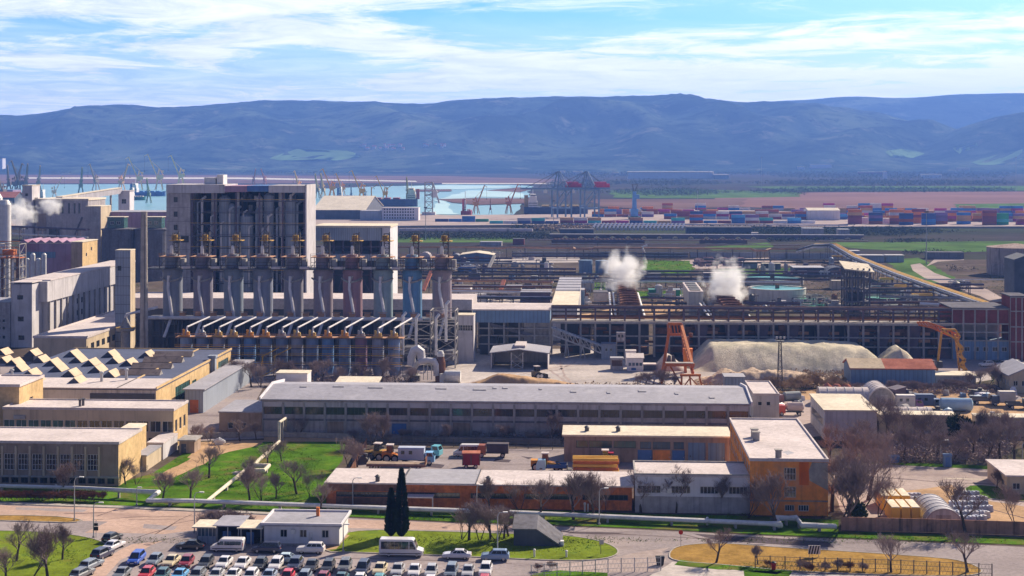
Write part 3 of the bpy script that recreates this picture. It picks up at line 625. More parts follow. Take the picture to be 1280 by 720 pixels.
house('yellow_block','small yellow block at the left edge with a pale roof','building',fr3,14,12.3,'wall_yellow','roof_white',{'R':[(1.2,4,2.6,7,'w',1,2),(6,7,8,9,'w',1,1)]},parapet=.3)
frc=Fr(-45,148,606);hc_=8.1
ops=[(frc.u(x),3.0,frc.u(x+15),6.1,'w',4,3,'frame_white')for x in(-12,5,22.5,40,57.5,75,92,109)]+[(frc.u(x),.5,frc.u(x+9),1.6,'w',2,1,'frame_dark')for x in range(-10,140,12)]
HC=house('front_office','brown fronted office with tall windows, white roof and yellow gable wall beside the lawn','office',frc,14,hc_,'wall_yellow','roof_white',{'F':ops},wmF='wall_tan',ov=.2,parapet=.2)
a=MB()
for x in(5,22,39.5,57,74.5,92,109,126):a.box(frc.u(x)-.5,-.28,1.9,frc.u(x)-.1,-.01,7.6)
a.build('pilaster',M['wall_cream'],HC.root)
a=MB();a.box(0,-.2,1.62,frc.w+.1,-.012,2.0);a.build('ledge',M['concrete'],HC.root)
fr4=Fr(148.3,165,601)
house('stair_block','narrow yellow stair block joined to the brown office gable','building',Fr(150,171.5,d=298.3),6,7.8,'wall_yellow','roof_cream',{'R':[(2,1,3.2,3,'w',1,2)]},ov=.1)
house('low_annex','low cream annex with flat roof behind the yellow stair block','annex',Fr(168,183,588.5),10,2.9,'wall_cream','roof_grey',{},ov=.1)
house('low_annex','white walled porch annex at the foot of the yellow gable','annex',Fr(184,204,574.5),10.5,3.3,'wall_pale','roof_white',{},ov=.1)
house('garden_shed','tiny brown shed with flat roof near the dirt path','shed',Fr(224,243,566.5),5,2.6,'wall_tan','concrete',{'F':[(.4,0,1.5,2,'d','wall_dark')]},ov=.3)
frs=Fr(328,937,543.5);hs_=7.9
ops=[]
nb=23;bw=frs.w/nb
for i in range(nb):
 a0,b0=i*bw+.3,(i+1)*bw-.3
 ops.append((a0,3.75,b0,6.35,'w',5,1,'frame_dark'))
 if i in(3,9,14):ops.append((a0+.2,0,b0-.2,3.1,'d','wall_tan'))
 if i==6:ops.append((a0+.6,.4,b0-.2,2.9,'d','door_blue'))
HS=house('long_shed','very long workshop shed with grey panelled roof and dark window band','workshop',frs,25,hs_,'wall_cream','roof_panel',{'F':ops},roof='gu',ridge=1.4,rt=.3,ov=.5,wmF='wall_grey')
for i in range(nb+1):a=MB();a.box(max(0,i*bw-.22),-.3,0,min(frs.w,i*bw+.22),-.01,hs_-.55);a.build('pilaster',M['concrete'],HS.root)
a=MB();a.box(0,-.12,3.3,frs.w,-.012,3.7);a.build('ledge',M['concrete_dark'],HS.root)
a=MB()
for i in range(nb):a.box(i*bw+.3,.03,3.78,(i+1)*bw-.3,.09,4.7)
a.build('lower_glazing',M['wall_grey'],HS.root)
a=MB();a.box(0,-.1,6.45,frs.w,-.012,7.5);a.build('fascia',M['wall_pale'],HS.root)
for x,y,wd in[(380,484,1.6),(424,484,2.6),(470,485,3.4),(552,486,2.5),(600,487,3.0),(619,486,.9),(632,486,1.2),(676,487,.7),(717,489,1.4),(761,490,.8),(803,489,1.8),(846,491,.8),(890,494,1.2)]:
 q=G(x,y,hs_+1.3)-frs.o;u,v=q.dot(UV),min(11.3,max(1.5,q.dot(VV)));zz=hs_+1.4*v/12.5+.3
 a=MB();a.hexa([(-wd/2,-.8,-.02),(wd/2,-.8,-.02),(wd/2,.8,.16),(-wd/2,.8,.16)],[(-wd/2,-.8,.07),(wd/2,-.8,.07),(wd/2,.8,.25),(-wd/2,.8,.25)]);a.build('roof_light',M['roof_grey'],HS.root,loc=(u,v,zz))
a=MB()
for x0 in(-.62,frs.w+.28):
 a.prismx([(-.6,hs_-.3),(25.6,hs_-.3),(25.6,hs_+.9),(12.5,hs_+2.2),(-.6,hs_+.7)],x0,x0+.34)
a.build('gable_parapet',M['wall_white'],HS.root)
house('roof_block','white boxy block behind the left end of the long shed','building',Fr(345,384,517),5,9.7,'wall_white','roof_cream',{},ov=.1)
house('small_shed','low dark shed with pale roof between kiln row and long shed','shed',Fr(421,471,499),6,4.2,'wall_dark','roof_cream',{},roof='shed',ridge=.5,ov=.4)
house('end_block','pale grey block at the right end of the long shed','building',Fr(942,974,526),20,6.0,'wall_pale','roof_white',{'F':[(1,3.6,2,4.6,'w',1,1),(3,3.6,4,4.6,'w',1,1)]},ov=.1,parapet=.25)
house('switch_house','small steel blue cabin behind the right end of the long shed roof','cabin',Fr(906,931,497),6,5.2,'wall_steel','roof_grey',{},ov=.2)
house('low_wall_building','low grey building with white roof left of the long shed','building',Fr(274,327,541),16,4.6,'wall_tan','roof_grey',{'F':[(2,1,3.2,2.4,'w',1,1),(5,1,6.2,2.4,'w',1,1)]},ov=.2)
frg=Fr(705,912,577)
ops=[(frg.u(720),2.9,frg.u(735),4.4,'w',3,1,'frame_dark','glass_green'),(frg.u(736),2.9,frg.u(765),4.4,'w',6,1,'frame_dark','glass_green'),(frg.u(767),2.9,frg.u(795),4.4,'w',6,1,'frame_dark','glass_green'),(frg.u(797),0,frg.u(815),2.6,'d','door_blue'),(frg.u(800),2.8,frg.u(814),4.3,'w',3,1,'frame_dark','glass_blue'),(frg.u(816),0,frg.u(838),2.6,'d','wall_orange'),(frg.u(816),2.8,frg.u(838),4.3,'w',4,1,'frame_dark','glass_blue'),(frg.u(840),0,frg.u(856),2.6,'d','door_blue'),(frg.u(842),2.8,frg.u(855),4.3,'w',3,1,'frame_dark','glass_blue'),(frg.u(860),0,frg.u(882),4.2,'d','wall_steelblue'),(frg.u(885),0,frg.u(906),4.2,'d','wall_steelblue')]
HG=house('garage_block','long garage block with blue doors facing the yard under a thin white roof','garage',frg,8,5.3,'wall_tan','roof_cream',{'F':ops},roof='shed',ridge=.35,ov=.4,rt=.35)
for x in(733.5,773):
 a=MB();a.lathe([(.45,0),(.45,.7),(.7,.75),(.2,1.1)],10);a.build('roof_vent',M['metal_dark'],HG.root,loc=(frg.u(x),3.2,5.8))
frk=Fr(408,790,633);hk=4.15
ops=[(frk.u(a0),1.75,frk.u(b0),2.75,'w',n,1,'frame_dark')for a0,b0,n in((420,500,16),(508,575,12),(588,640,10),(655,720,12),(728,785,10))]
HK=house('brick_workshop','low orange brick workshop row with sooty left half along the lawn','workshop',frk,11.5,hk,'wall_brick','roof_white',{'F':ops},wmF='wall_brick',ov=.35,rt=.25)
a=MB();a.box(.002,-.05,2.9,frk.u(498),-.012,4.1);a.box(frk.u(420),-.05,.1,frk.u(498),-.012,1.7);a.build('sooty_wall',M['wall_brick_sooty'],HK.root)
a=MB();a.box(frk.u(503),-.34,hk+.26,frk.u(595),11.8,hk+.33);a.build('roof_sheet',M['roof_grey'],HK.root)
a=MB();a.box(frk.u(502.3),-.4,hk+.25,frk.u(503),11.9,hk+.6);a.box(frk.u(594.6),-.4,hk+.25,frk.u(595.4),11.9,hk+.45);a.build('roof_divider',M['metal_dark'],HK.root)
for x,y in((471,601),(610,603)):
 a=MB();a.lathe([(.4,0),(.4,.8),(.6,.85),(.1,1.2)],10);a.build('roof_vent',M['metal_dark'],HK.root,loc=(frk.u(x),1.0,hk+.3))
a=MB();a.box(frk.u(509),-2.6,2.3,frk.u(543),-.05,2.5)
for x in(510,542):a.box(frk.u(x),-2.5,0,frk.u(x)+.2,-2.3,2.3)
a.build('entrance_canopy',M['roof_white'],HK.root)
frw=Fr(794,939,640.5);hw_=6.4
ops=[]
for a0,b0 in((797,826),(839,863),(875,898),(911,934)):ops.append((frw.u(a0),3.4,frw.u(b0),4.75,'w',5,1,'frame_white'))
ops+=[(frw.u(883),1.2,frw.u(890),2.8,'d','door_grey'),(frw.u(830),0.3,frw.u(833),1.3,'d','frame_dark'),(frw.u(845),2.0,frw.u(853),2.9,'d','wall_steel')]
HW=house('white_workshop','white workshop with four groups of dark windows beside the orange block','workshop',frw,11,hw_,'plaster_white','roof_white',{'F':ops},ov=.15,parapet=.25,pm='concrete')
a=MB();a.box(.01,-.06,.02,frw.w-.01,-.012,2.9);a.build('lower_wall',M['wall_grey'],HW.root)
a=MB()
for x in(834,901):a.box(frw.u(x),-.35,3.6,frw.u(x)+.8,-.02,4.4)
a.build('air_conditioner',M['metal_white'],HW.root)
fro=Fr(938,1035,644);ho_=9.5
u=fro.u
ops={'F':[(u(980),6.2,u(995),8.4,'w',4,2),(u(980),3.2,u(995),5.1,'w',4,2),(u(981),.8,u(993),1.9,'w',4,1),(u(998),.8,u(1011),1.9,'w',4,1)],'L':[(1.5+3.1*i,z,3.6+3.1*i,z+1.6,'w',3,1)for i in range(12)for z in(6.8,4.0)]}
HO=house('orange_block','orange rendered three storey block with a big white flat roof','building',fro,40,ho_,'wall_orange','roof_white',ops,ov=.15,rt=.25,parapet=.3)
a=MB();a.prismy([(u(1012),6.2),(fro.w-.01,4.5),(fro.w-.01,9.4),(u(1015),9.4),(u(1011),8)],-.05,-.012);a.build('bare_render_patch',M['concrete'],HO.root)
a=MB();a.box(u(999),-.05,5.4,u(1011),-.012,9.4);a.build('bright_render_patch',mk('orange_bright',(0.66,0.15,0.02),rough=.9,streak=.2),HO.root)
a=MB();a.box(.01,-.14,2.5,fro.w,-.012,2.75);a.build('ledge',M['wall_tan'],HO.root)
for x,y,s in((943,546,1.2),(945,550,1.2),(973,573,1.0)):
 q=G(x,y,ho_+.3)-fro.o;a=MB();a.box(-s/2,-s/2,0,s/2,s/2,1.5);a.box(-s/2-.15,-s/2-.15,1.5,s/2+.15,s/2+.15,1.65);a.build('chimney',M['concrete'],HO.root,loc=(q.dot(UV),q.dot(VV),ho_+.25))
sheet('roof_puddle',None,ho_+.26,M['roof_grey'],.5,1.2,pts=[G(x,y,ho_+.262)for x,y in((978,565),(987,563),(992,566),(984,569))]).name
frh=Fr(330,424,681.5)
ops=[(frh.u(a0),1.3,frh.u(a0+9),2.6,'w',2,1,'frame_white')for a0 in(350,374.5,402)]+[(frh.u(386),0.1,frh.u(391),2.2,'d','frame_white')]
HH_=house('gatehouse','small white gatehouse with three barred windows beside the car park','gatehouse',frh,8.5,3.2,'plaster_white','roof_grey',{'F':ops},ov=.5,rt=.25,parapet=.3,pm='wall_white',plinth=(.35,'wall_grey'))
a=MB();a.box(frh.u(364),-.4,2.0,frh.u(369),-.02,2.7);a.build('air_conditioner',M['metal_white'],HH_.root)
a=MB();a.box(frh.u(389)-.25,5.5,3.4,frh.u(389)+.25,6.0,4.9);a.build('chimney',M['wall_brick'],HH_.root)
sheet('path',[(397,689),(420,686),(437,669),(428,668),(424,680),(395,684)],.125,M['sand'],.2,2)
def kiosk(label,x0,x1,yb,rm,front,dep,h,cat='kiosk'):
 f=Fr(x0,x1,yb);r=thing('kiosk',label,cat,f.o,YAW)
 a=MB();a.box(-.5,-1.2,h,f.w+.1,dep+.3,h+.18);a.build('roof',M[rm],r)
 a=MB();a.box(0,dep-.15,0,f.w,dep,h-.01);a.box(0,0,0,.12,dep-.16,h-.01);a.box(f.w-.12,0,0,f.w,dep-.16,h-.01);a.build('wall',M['wall_dark'],r)
 if front=='glass':
  a=MB();a.box(.13,0,.02,f.w-.13,.08,1.3);a.build('front_panel',M['wall_steel'],r)
  a=MB();a.box(.13,0.01,1.31,f.w-.13,.06,h-.1);pn=a.build('pane',M['glass_blue'],r)
  a=MB();[a.box(.13+(f.w-.26)*i/5-.03,-.02,1.31,.13+(f.w-.26)*i/5+.03,.005,h-.1)for i in range(6)];a.build('mullion',M['frame_white'],pn)
 else:
  a=MB();[a.box(f.w*k-.06,-1.0,0,f.w*k+.06,-.88,h-.01)for k in(.04,.5,.96)];a.build('post',M['metal'],r)
  a=MB();a.box(f.w*.2,.3,.05,f.w*.55,.4,1.9);a.build('shutter',M['door_blue'],r)
kiosk('glazed blue fronted kiosk with flat white roof behind the black car',246,271,680,'roof_cream','glass',3.5,2.9)
kiosk('open dark kiosk with corrugated grey roof behind the white van',272,301,679,'roof_panel','open',5.5,3.0)
kiosk('open dark kiosk with cream flat roof next to the gatehouse',302,329,680.5,'roof_cream','open',4.0,2.8)
frx=Fr(1031,1096,551)
house('workshop','blue-white workshop with cream roof at the edge of the scrap yard','workshop',frx,22,6.6,'wall_pale','roof_cream',{'L':[(3,2.5,20,4.4,'w',12,1)]},ov=.3)
def quonset(label,o,w_,ln,hh,rz,skirt,roofm,endm):
 r=thing('arched_shed',label,'arched shed',o,rz);n=16
 def arc(rr,k):return(w_/2-rr*math.cos(math.pi*k/n),max(.0,hh*(rr/(w_/2))*math.sin(math.pi*k/n)))
 a=MB();out_=[arc(w_/2,k)for k in range(n+1)];inn=[arc(w_/2-.18,k)for k in range(n,-1,-1)]
 for k in range(n):
  p,q,p2,q2=out_[k],out_[k+1],inn[n-k],inn[n-k-1]
  a.add([(x,y,z)for y in(0,ln)for x,z in(p,q,q2,p2)],[(0,1,2,3),(7,6,5,4),(0,4,5,1),(2,6,7,3),(1,5,6,2),(3,7,4,0)],1 if skirt and(k<2 or k>=n-2)else 0)
 a.build('roof',[M[roofm],M[skirt or roofm]],r)
 a=MB()
 for k in range(0,n,1):pass
 for i in range(int(ln/2.2)+1):
  y=min(ln,i*2.2)
  a.path([(arc(w_/2+.06,k)[0],y,arc(w_/2+.06,k)[1])for k in range(n+1)],.07,4)
 a.build('rib',M['metal_white'],r)
 for y in(.25,ln-.25):
  a=MB();a.prismy(inn[::-1],y-.05,y+.05);e=a.build('end_wall',M[endm],r)
  a=MB();a.box(w_*.3,y-.1,.02,w_*.7,y-.055,hh*.62);a.build('gate',M['wall_grey'],e)
p=G(1021,507,0);quonset('white arched shed with blue skirt seen from its long side',G(1020,501),8,12.4,4.2,YAW-R(90),'door_blue','roof_white','wall_grey')
quonset('white arched shed with blue skirt showing its grey end wall',G(1084,509),7.4,11,5.0,YAW,'door_blue','roof_white','concrete')
quonset('low arched white shed behind bare trees beyond the yard fence',G(1096,524),7,12,3.6,YAW-R(90),None,'roof_white','wall_grey')
quonset('grey arched tent behind the brown fence',G(1156,657),6.4,11.5,2.9,YAW,None,'roof_panel','wall_pale')
fred=Fr(1064,1169,482)
house('red_roof_shed','long blue-grey shed with red and tan roof below the gravel heap','shed',fred,12,4.6,'wall_steelblue','roof_red',{},roof='gu',ridge=1.8,ov=.4)
a=MB();s_=1.8/6
a.hexa([(-.42,-.45,4.6-.12+.31),(fred.u(1106),-.45,4.6-.12+.31),(fred.u(1106),6,6.72),(-.42,6,6.72)],[(-.42,-.45,4.6+.27),(fred.u(1106),-.45,4.6+.27),(fred.u(1106),6,6.79),(-.42,6,6.79)]);solo(a,'roof_repair','wall_cream','cream sheeted left part of the red shed roof','roof sheet',fred.o,YAW)
house('low_store','low white topped store right of the red roofed shed','store',Fr(1170,1220,480),8,2.2,'wall_grey','roof_cream',{},ov=.2)
house('gable_house','pale house with lilac pitched roof at the right edge','house',Fr(1262,1310,491),15,4.6,'wall_cream','roof_panel',{'F':[(1+2.2*i,1.8,2.2+2.2*i,3.2,'w',2,1)for i in range(3)],'L':[(1+2.5*i,1.6,2.4+2.5*i,3.2,'w',2,1)for i in range(5)]},roof='gv',ridge=2.2,ov=.5)
house('low_house','low cream house with a white flat roof beside the small green island','house',Fr(1259,1310,618.5),14,3.4,'wall_cream','roof_white',{'F':[(1,1,2.4,2.2,'w',2,1),(4,1,5.4,2.2,'w',2,1)],'L':[(2,1.1,4,2.2,'w',2,1),(7,1.1,9,2.2,'w',2,1)]},ov=.35)
house('pink_wall_store','long low pinkish store behind the bare trees','store',Fr(1098,1196,545),5,4.6,'wall_cream','roof_cream',{},ov=.15)
house('pink_wall_store','pinkish low store right of the dark conifer','store',Fr(1222,1300,545),5,4.0,'wall_cream','roof_cream',{},ov=.15)
ORD=['first','second','third','fourth','fifth','sixth','seventh','eighth','ninth','tenth','eleventh','twelfth','thirteenth','fourteenth','fifteenth','sixteenth','seventeenth','eighteenth','nineteenth','twentieth','twenty-first','twenty-second','twenty-third','twenty-fourth']
def lat(mb,x0,y0,x1,y1,z0,z1,n,t=.18,br=True):
 for x,y in((x0,y0),(x1,y0),(x1,y1),(x0,y1)):mb.bar((x,y,z0),(x,y,z1),t)
 for i in range(n+1):
  z=z0+(z1-z0)*i/n
  for a,b in(((x0,y0),(x1,y0)),((x1,y0),(x1,y1)),((x1,y1),(x0,y1)),((x0,y1),(x0,y0))):mb.bar((*a,z),(*b,z),t*.7)
  if br and i<n:
   z2=z0+(z1-z0)*(i+1)/n
   mb.bar((x0,y0,z),(x1,y0,z2),t*.5);mb.bar((x1,y1,z),(x0,y1,z2),t*.5);mb.bar((x0,y1,z),(x0,y0,z2),t*.5);mb.bar((x1,y0,z),(x1,y1,z2),t*.5)
fk_=Fr(216,566,d=470)
proto=thing('big_silo','x','silo',fk_.o,YAW,'row of ten big silos with bent white ducts')
a=MB();a.lathe([(2.2,9.6),(3.05,11.7),(3.05,26.2),(3.3,26.2),(3.3,26.6),(3.05,26.6),(3.05,27.3)],24);a.build('shell',M['shell'],proto,smooth=False)
a=MB();a.lathe([(2.35,27.7),(2.35,31.2),(1.6,32.0),(.4,32.2)],18);a.build('upper_bin',M['shell'],proto)
a=MB();a.path([(-.4,-3.25,25.3),(-.5,-3.5,21.4),(1.35,-5.6,12.8),(.0,-9.5,6.6)],.46,8);a.build('duct',M['pipe_lag'],proto)
a=MB();a.path([(-3.3,-1.6,24.6),(-2.0,-2.9,23.9),(-.5,-3.5,23.4)],.3,6);a.path([(3.3,-1.6,24.6),(1.8,-2.9,23.9),(-.3,-3.5,23.4)],.3,6);a.path([(-.4,-3.5,23.0),(.5,-3.3,25.4)],.25,6);a.build('collar_pipe',M['concrete'],proto)
a=MB();lat(a,.4,-1.2,2.0,.6,31.0,38.6,5,.2);a.bar((2.3,-1.6,28),(2.3,-1.6,39.2),.3);a.build('mast',M['metal_dark'],proto)
a=MB();a.box(-.6,-2.2,36.2,3.2,1.4,36.4);[a.bar((x,-2.2,37.3),(x2,-2.2,37.3),.1)for x,x2 in((-.6,3.2),)];a.box(-.1,-1.0,36.4,1.6,.8,38.0);a.build('mast_platform',M['rail_yellow'],proto)
a=MB();a.lathe([(.55,32.0),(.55,34.4),(.3,34.8)],8,0.2,-2.0);a.build('filter',M['metal_white'],proto)
a=MB();a.box(-3.4,-3.4,31.1,3.4,3.0,31.3);[a.bar((-3.4,-3.4,z),(3.4,-3.4,z),.09)for z in(31.8,32.3)];a.bar((-3.4,-3.4,31.3),(-3.4,-3.4,32.3),.1);a.bar((0,-3.4,31.3),(0,-3.4,32.3),.1);a.build('service_deck',M['pipe_rust'],proto)
a=MB();[a.bar((x,y,27.6),(x,y,31.1),.18)for x in(-3.3,3.3)for y in(-3.3,2.9)];[a.bar((-3.3,-3.3,z),(3.3,-3.3,z),.12)for z in(28.6,29.6)];a.bar((-3.3,-3.3,28),(-1,-3.3,31),.12);a.bar((1,-3.3,28),(3.3,-3.3,31),.12);a.build('bin_frame',M['metal_dark'],proto)
a=MB();a.box(2.5,-2.8,28.2,4.6,-.6,30.6);a.build('filter_box',M['concrete'],proto)
for x,y in((-2.4,-2.4),(2.4,-2.4),(2.4,2.4),(-2.4,2.4)):
 a=MB();a.box(x-.35,y-.35,0,x+.35,y+.35,11.8);a.build('leg',M['concrete_dark'],proto)
cols=[(.21,.23,.29),(.22,.20,.26),(.20,.24,.31),(.22,.24,.32),(.23,.22,.27),(.27,.22,.26),(.31,.18,.22),(.26,.34,.39),(.11,.25,.45),(.30,.24,.27)]
words=['blue-grey','purplish grey','slate blue','steel blue','dull grey','mauve grey','reddish','pale grey-blue','bright blue','dusty mauve']
for i,px in enumerate((216,254,292,329,367,404,441,479,515.5,552.5)):
 o=proto if i==0 else dup(proto)
 p=fk_.o+UV*fk_.u(px);o.location=p
 c=(*cols[i],1)
 for k in kids(o):
  if k.data.materials and k.data.materials[0].name=='shell':k.color=c
 o['label']=f'{words[i]} big silo with bent duct, {ORD[i]} from the left in its row'
fd=Fr(186,570,d=470);W_=fd.w
r=thing('silo_deck','dark steel deck running along the tops of the big silos','deck',fd.o,YAW)
a=MB();a.box(0,-4.2,27.32,W_,4.2,27.62);a.build('deck',M['metal_dark'],r)
a=MB();[a.bar((0,-4.2,z),(W_,-4.2,z),.1)for z in(28.1,28.6)];[a.bar((W_*i/60,-4.2,27.6),(W_*i/60,-4.2,28.6),.09)for i in range(61)];a.build('railing',M['steel_purple'],r)
a=MB();[a.box(fd.u(x),-4.6,27.63,fd.u(x+11),-2.6,28.3)for x in(232,268,303,343,378,420,456,492)];a.build('hatch_cover',M['roof_white'],r)
r=thing('silo_base_frame','dark two level steel frame carrying the big silo row','frame',fd.o,YAW)
a=MB()
for v in(-5,-1.7,4.6):
 for z in(11.75,6.4):a.bar((0,v,z),(W_,v,z),.5)
for i in range(41):
 for v in(-5,4.6):a.bar((W_*i/40,v,0),(W_*i/40,v,11.7),.4)
 a.bar((W_*i/40,-5,11.7),(W_*i/40,4.6,11.7),.3)
a.build('column',M['metal_dark'],r)
a=MB();a.box(0,-5,11.95,W_,4.6,12.05);a.build('floor_plate',M['metal_dark'],r)
a=MB();a.path([(0,-6.6,12.4),(W_*.9,-6.6,12.4)],.55,10);a.build('main_pipe',M['pipe_lag'],r)
a=MB();a.box(0,4.8,0,W_,5.0,11.6);a.build('back_wall_or_shade',M['wall_dark'],r)
a=MB();[a.box(fd.u(x)-.9,-6.5,13.0,fd.u(x)+.9,-5.2,14.0)for x in range(235,560,19)];[a.bar((fd.u(x)-1.4,-6.6,14.4),(fd.u(x)+1.4,-6.6,14.4),.16)for x in range(235,560,19)];a.build('valve',M['pipe_rust'],r)
fl=Fr(226,505,d=428)
proto=thing('slim_silo','x','silo',fl.o,YAW,'front row of slim silos with orange valve heads')
a=MB();a.lathe([(1.2,0),(1.72,2.2),(1.72,3.6),(1.78,3.6),(1.78,3.8),(1.72,3.8),(1.72,7.2),(1.78,7.2),(1.78,7.4),(1.72,7.4),(1.72,10.4),(1.2,11.2),(.3,11.4)],16);a.build('shell',M['shell'],proto)
a=MB();a.lathe([(.5,11.2),(.75,12.0),(.4,12.7)],8);a.bar((-1.3,-.4,11.5),(1.3,-.4,11.5),.2);a.build('valve_head',M['metal'],proto)
a=MB();a.box(-.9,-.9,11.35,-.3,-.2,13.0);a.box(.3,-1.1,11.3,1.1,-.4,12.3);a.box(-1.6,-1.8,10.9,1.6,-1.6,11.4);a.build('actuator',M['coat'],proto)
ductm=MB();ductm.path([(0,0,12.6),(.2,.2,13.6),(3.6,12,12.0+3.2)],.24,7)
ductp=ductm.build('duct',M['pipe_lag'],proto)
scol=[(.20,.28,.46),(.15,.22,.40),(.28,.31,.44),(.17,.25,.45),(.12,.25,.52)]
for i,px in enumerate((233,253,273.5,292.5,312.5,332.5,352.5,371.5,390.5,410,431,451.5,472.5,492.5)):
 o=proto if i==0 else dup(proto)
 o.location=fl.o+UV*fl.u(px)
 for k in kids(o):
  if k.data.materials[0].name=='coat':k.color=(*((.66,.30,.04),(.55,.36,.10),(.33,.33,.36))[(i*7)%5%3],1)
  if k.data.materials[0].name=='shell':k.color=(*(scol[i%5]if i!=11 else(.26,.15,.24)),1)
 o['label']=f'slim {"lilac grey" if i == 11 else "blue-grey"} silo with orange valve head, {ORD[i]} from the left in the front row'
W_=fl.w
r=thing('silo_gallery','yellow railed walkway gallery in front of the slim silos','walkway',fl.o,YAW)
for z in(3.1,5.6,7.9):
 a=MB();a.box(-1,-3.0,z-.12,W_,-1.95,z);a.build('walkway',M['steel_purple'],r)
 a=MB();a.bar((-1,-3.0,z+.5),(W_,-3.0,z+.5),.12,.2);a.bar((-1,-3.0,z+1.0),(W_,-3.0,z+1.0),.1);a.build('railing',M['rail_yellow'],r)
a=MB();[a.bar((W_*i/14,-3,0),(W_*i/14,-3,11),.14)for i in range(15)];a.bar((0,-3,11),(W_,-3,11),.2);a.build('post',M['metal_dark'],r)
a=MB();a.box(-1,-2.4,10.75,W_,2.4,10.9);a.bar((-1,-2.4,11.5),(W_,-2.4,11.5),.1);a.bar((-1,-2.4,11.95),(W_,-2.4,11.95),.1);a.build('top_deck',M['pipe_rust'],r)
a=MB()
for x in(330,345):
 for z0,s in((0,1),(3.1,-1),(5.6,1)):a.bar((fl.u(x),-3.4,z0),(fl.u(x+22*s if s>0 else x+2),-3.4,z0+2.6),.3)
a.build('stair',M['rail_yellow'],r)
r=thing('steel_frame','tall open steel frame with white pipes at the right end of the silo rows','frame',Fr(500,569,d=440).o,YAW)
W_=Fr(500,569,d=440).w
a=MB();lat(a,0,0,W_*.55,8,0,13,3,.35);lat(a,W_*.55,0,W_,8,0,17,4,.35);a.build('frame',M['concrete'],r)
for k,(x,z0,z1)in enumerate(((.06,4,16.5),(.3,7,16),(.66,4,16),(.84,8,20))):
 a=MB();a.path([(W_*x,-1,z0),(W_*x,-1,z1-1),(W_*x+.8,0,z1)],.42,8);a.build('pipe',M['metal_white'],r)
a=MB();a.box(1,1,3,W_*.5,7,6);a.box(W_*.6,1,2,W_*.95,7,5);a.build('machine',M['concrete_dark'],r)
o=G(523,478)
r=thing('dust_extractor','dust extractor with fat bent white pipes and a rusty red stack','machine',o,YAW)
s=1/6.6*1.0
def ex(px,py,dv=0.0):return((px-523)*o.y/F,dv,(478-py)*o.y/F)
a=MB();a.path([ex(506,474),ex(523,453,1)],.75,10);a.build('chute',M['roof_cream'],r)
a=MB();a.path([ex(513,458,2),ex(513,448,2),ex(516,440,2),ex(521,438,2),ex(525,441,2),ex(526,450,2)],1.15,12);a.build('bent_pipe',M['pipe_lag'],r)
a=MB();a.path([ex(523,453,1),ex(534,451,1),ex(542,452,1),ex(545,457,1),ex(545,470,1)],.85,12);a.build('bent_pipe',M['pipe_lag'],r)
a=MB();a.lathe([(1.5,0),(1.3,5.5),(.9,7.0)],14,ex(550,0)[0],2);a.build('stack',M['metal_rust'],r)
a=MB();a.lathe([(1.0,7.01),(1.0,7.8),(.6,8.6)],12,ex(550,0)[0],2);a.build('stack_cap',M['metal_white'],r)
a=MB();[a.bar(ex(x,477,3),ex(x,458,3),.2)for x in(528,533,538,543)];a.bar(ex(528,458,3),ex(543,458,3),.2);a.build('trestle',M['metal'],r)
a=MB();a.lathe([(2.2,0),(2.2,1.6),(1.4,2.2)],14,ex(514,0)[0],3);a.build('fan_housing',M['metal_dark'],r)
o2=G(566,478);a=MB();a.path([(-2.2,0,1.7),(2.2,0,1.7)],1.6,14);a.box(-3.6,-1,.1,-2.3,1,2.5);solo(a,'drum','metal_white','white steel drum lying beside the dust extractor','drum',o2,YAW)
a=MB();a.box(0,0,0,4.2,3,12.4);f=Fr(571,592,d=452)
house('panel_cabin','pale tall cabin with a small pane grid between silo frame and blue gallery','cabin',f,6,14.2,'wall_pale','roof_cream',{'F':[(f.w*.05,9.6,f.w*.95,11.4,'w',6,2)]},ov=.1)
fb=Fr(208,392,d=560);W_=fb.w;U=fb.u
r=thing('process_tower','tall open steel process building with white panelled tower and crown','tower',fb.o,YAW)
TOP=52.2
a=MB();x1=U(238);ops=[(U(217),z,U(222),z+2.0)for z in(45.5,40,35,30,25)]+[(U(226),30.3,U(236),32.8)]
PFT=lambda u,z,i:(u,i,z)
cells(a,PFT,x1,48.9,ops,.3);a.add([(0,0,0),(0,20,0),(0,20,48.9),(0,0,48.9)],[(0,1,2,3)]);a.add([(x1,0,0),(x1,20,0),(x1,20,48.9),(x1,0,48.9)],[(0,1,2,3)]);a.add([(0,20,0),(x1,20,0),(x1,20,48.9),(0,20,48.9)],[(0,1,2,3)])
a.build('tower_wall',M['wall_grey'],r)
for op in ops:window(r,PFT,*op,2,1,'frame_dark')
a=MB();[a.box(0,-.02,z,x1,.0-.004,z+.12)for z in(43.5,38.2,32.9,27.6,22.3,17)];a.build('panel_joint',M['concrete_dark'],r)
a=MB();a.box(0,-.3,49.0,U(281),20.3,TOP);a.box(U(336),-.3,49.2,U(381),17.3,TOP-.3);a.build('crown_panel',M['wall_pale'],r)
a=MB();a.box(U(281),-.25,49.4,U(309),20.2,TOP-.5);a.build('crown_panel',M['wall_lilac'],r)
a=MB();a.box(U(309),-.32,49.6,U(336),20.2,TOP-.4);a.build('crown_panel',M['door_blue'],r)
a=MB();a.box(U(381.6),-.5,0,U(383.6),17.5,TOP);a.build('end_wall',M['wall_pale'],r)
a=MB()
for x in(240,268,295,324,353,380):
 for v in(0.4,10,19):a.box(U(x)-.3,v-.3,0,U(x)+.3,v+.3,49.1)
a.build('column',M['steel_purple'],r)
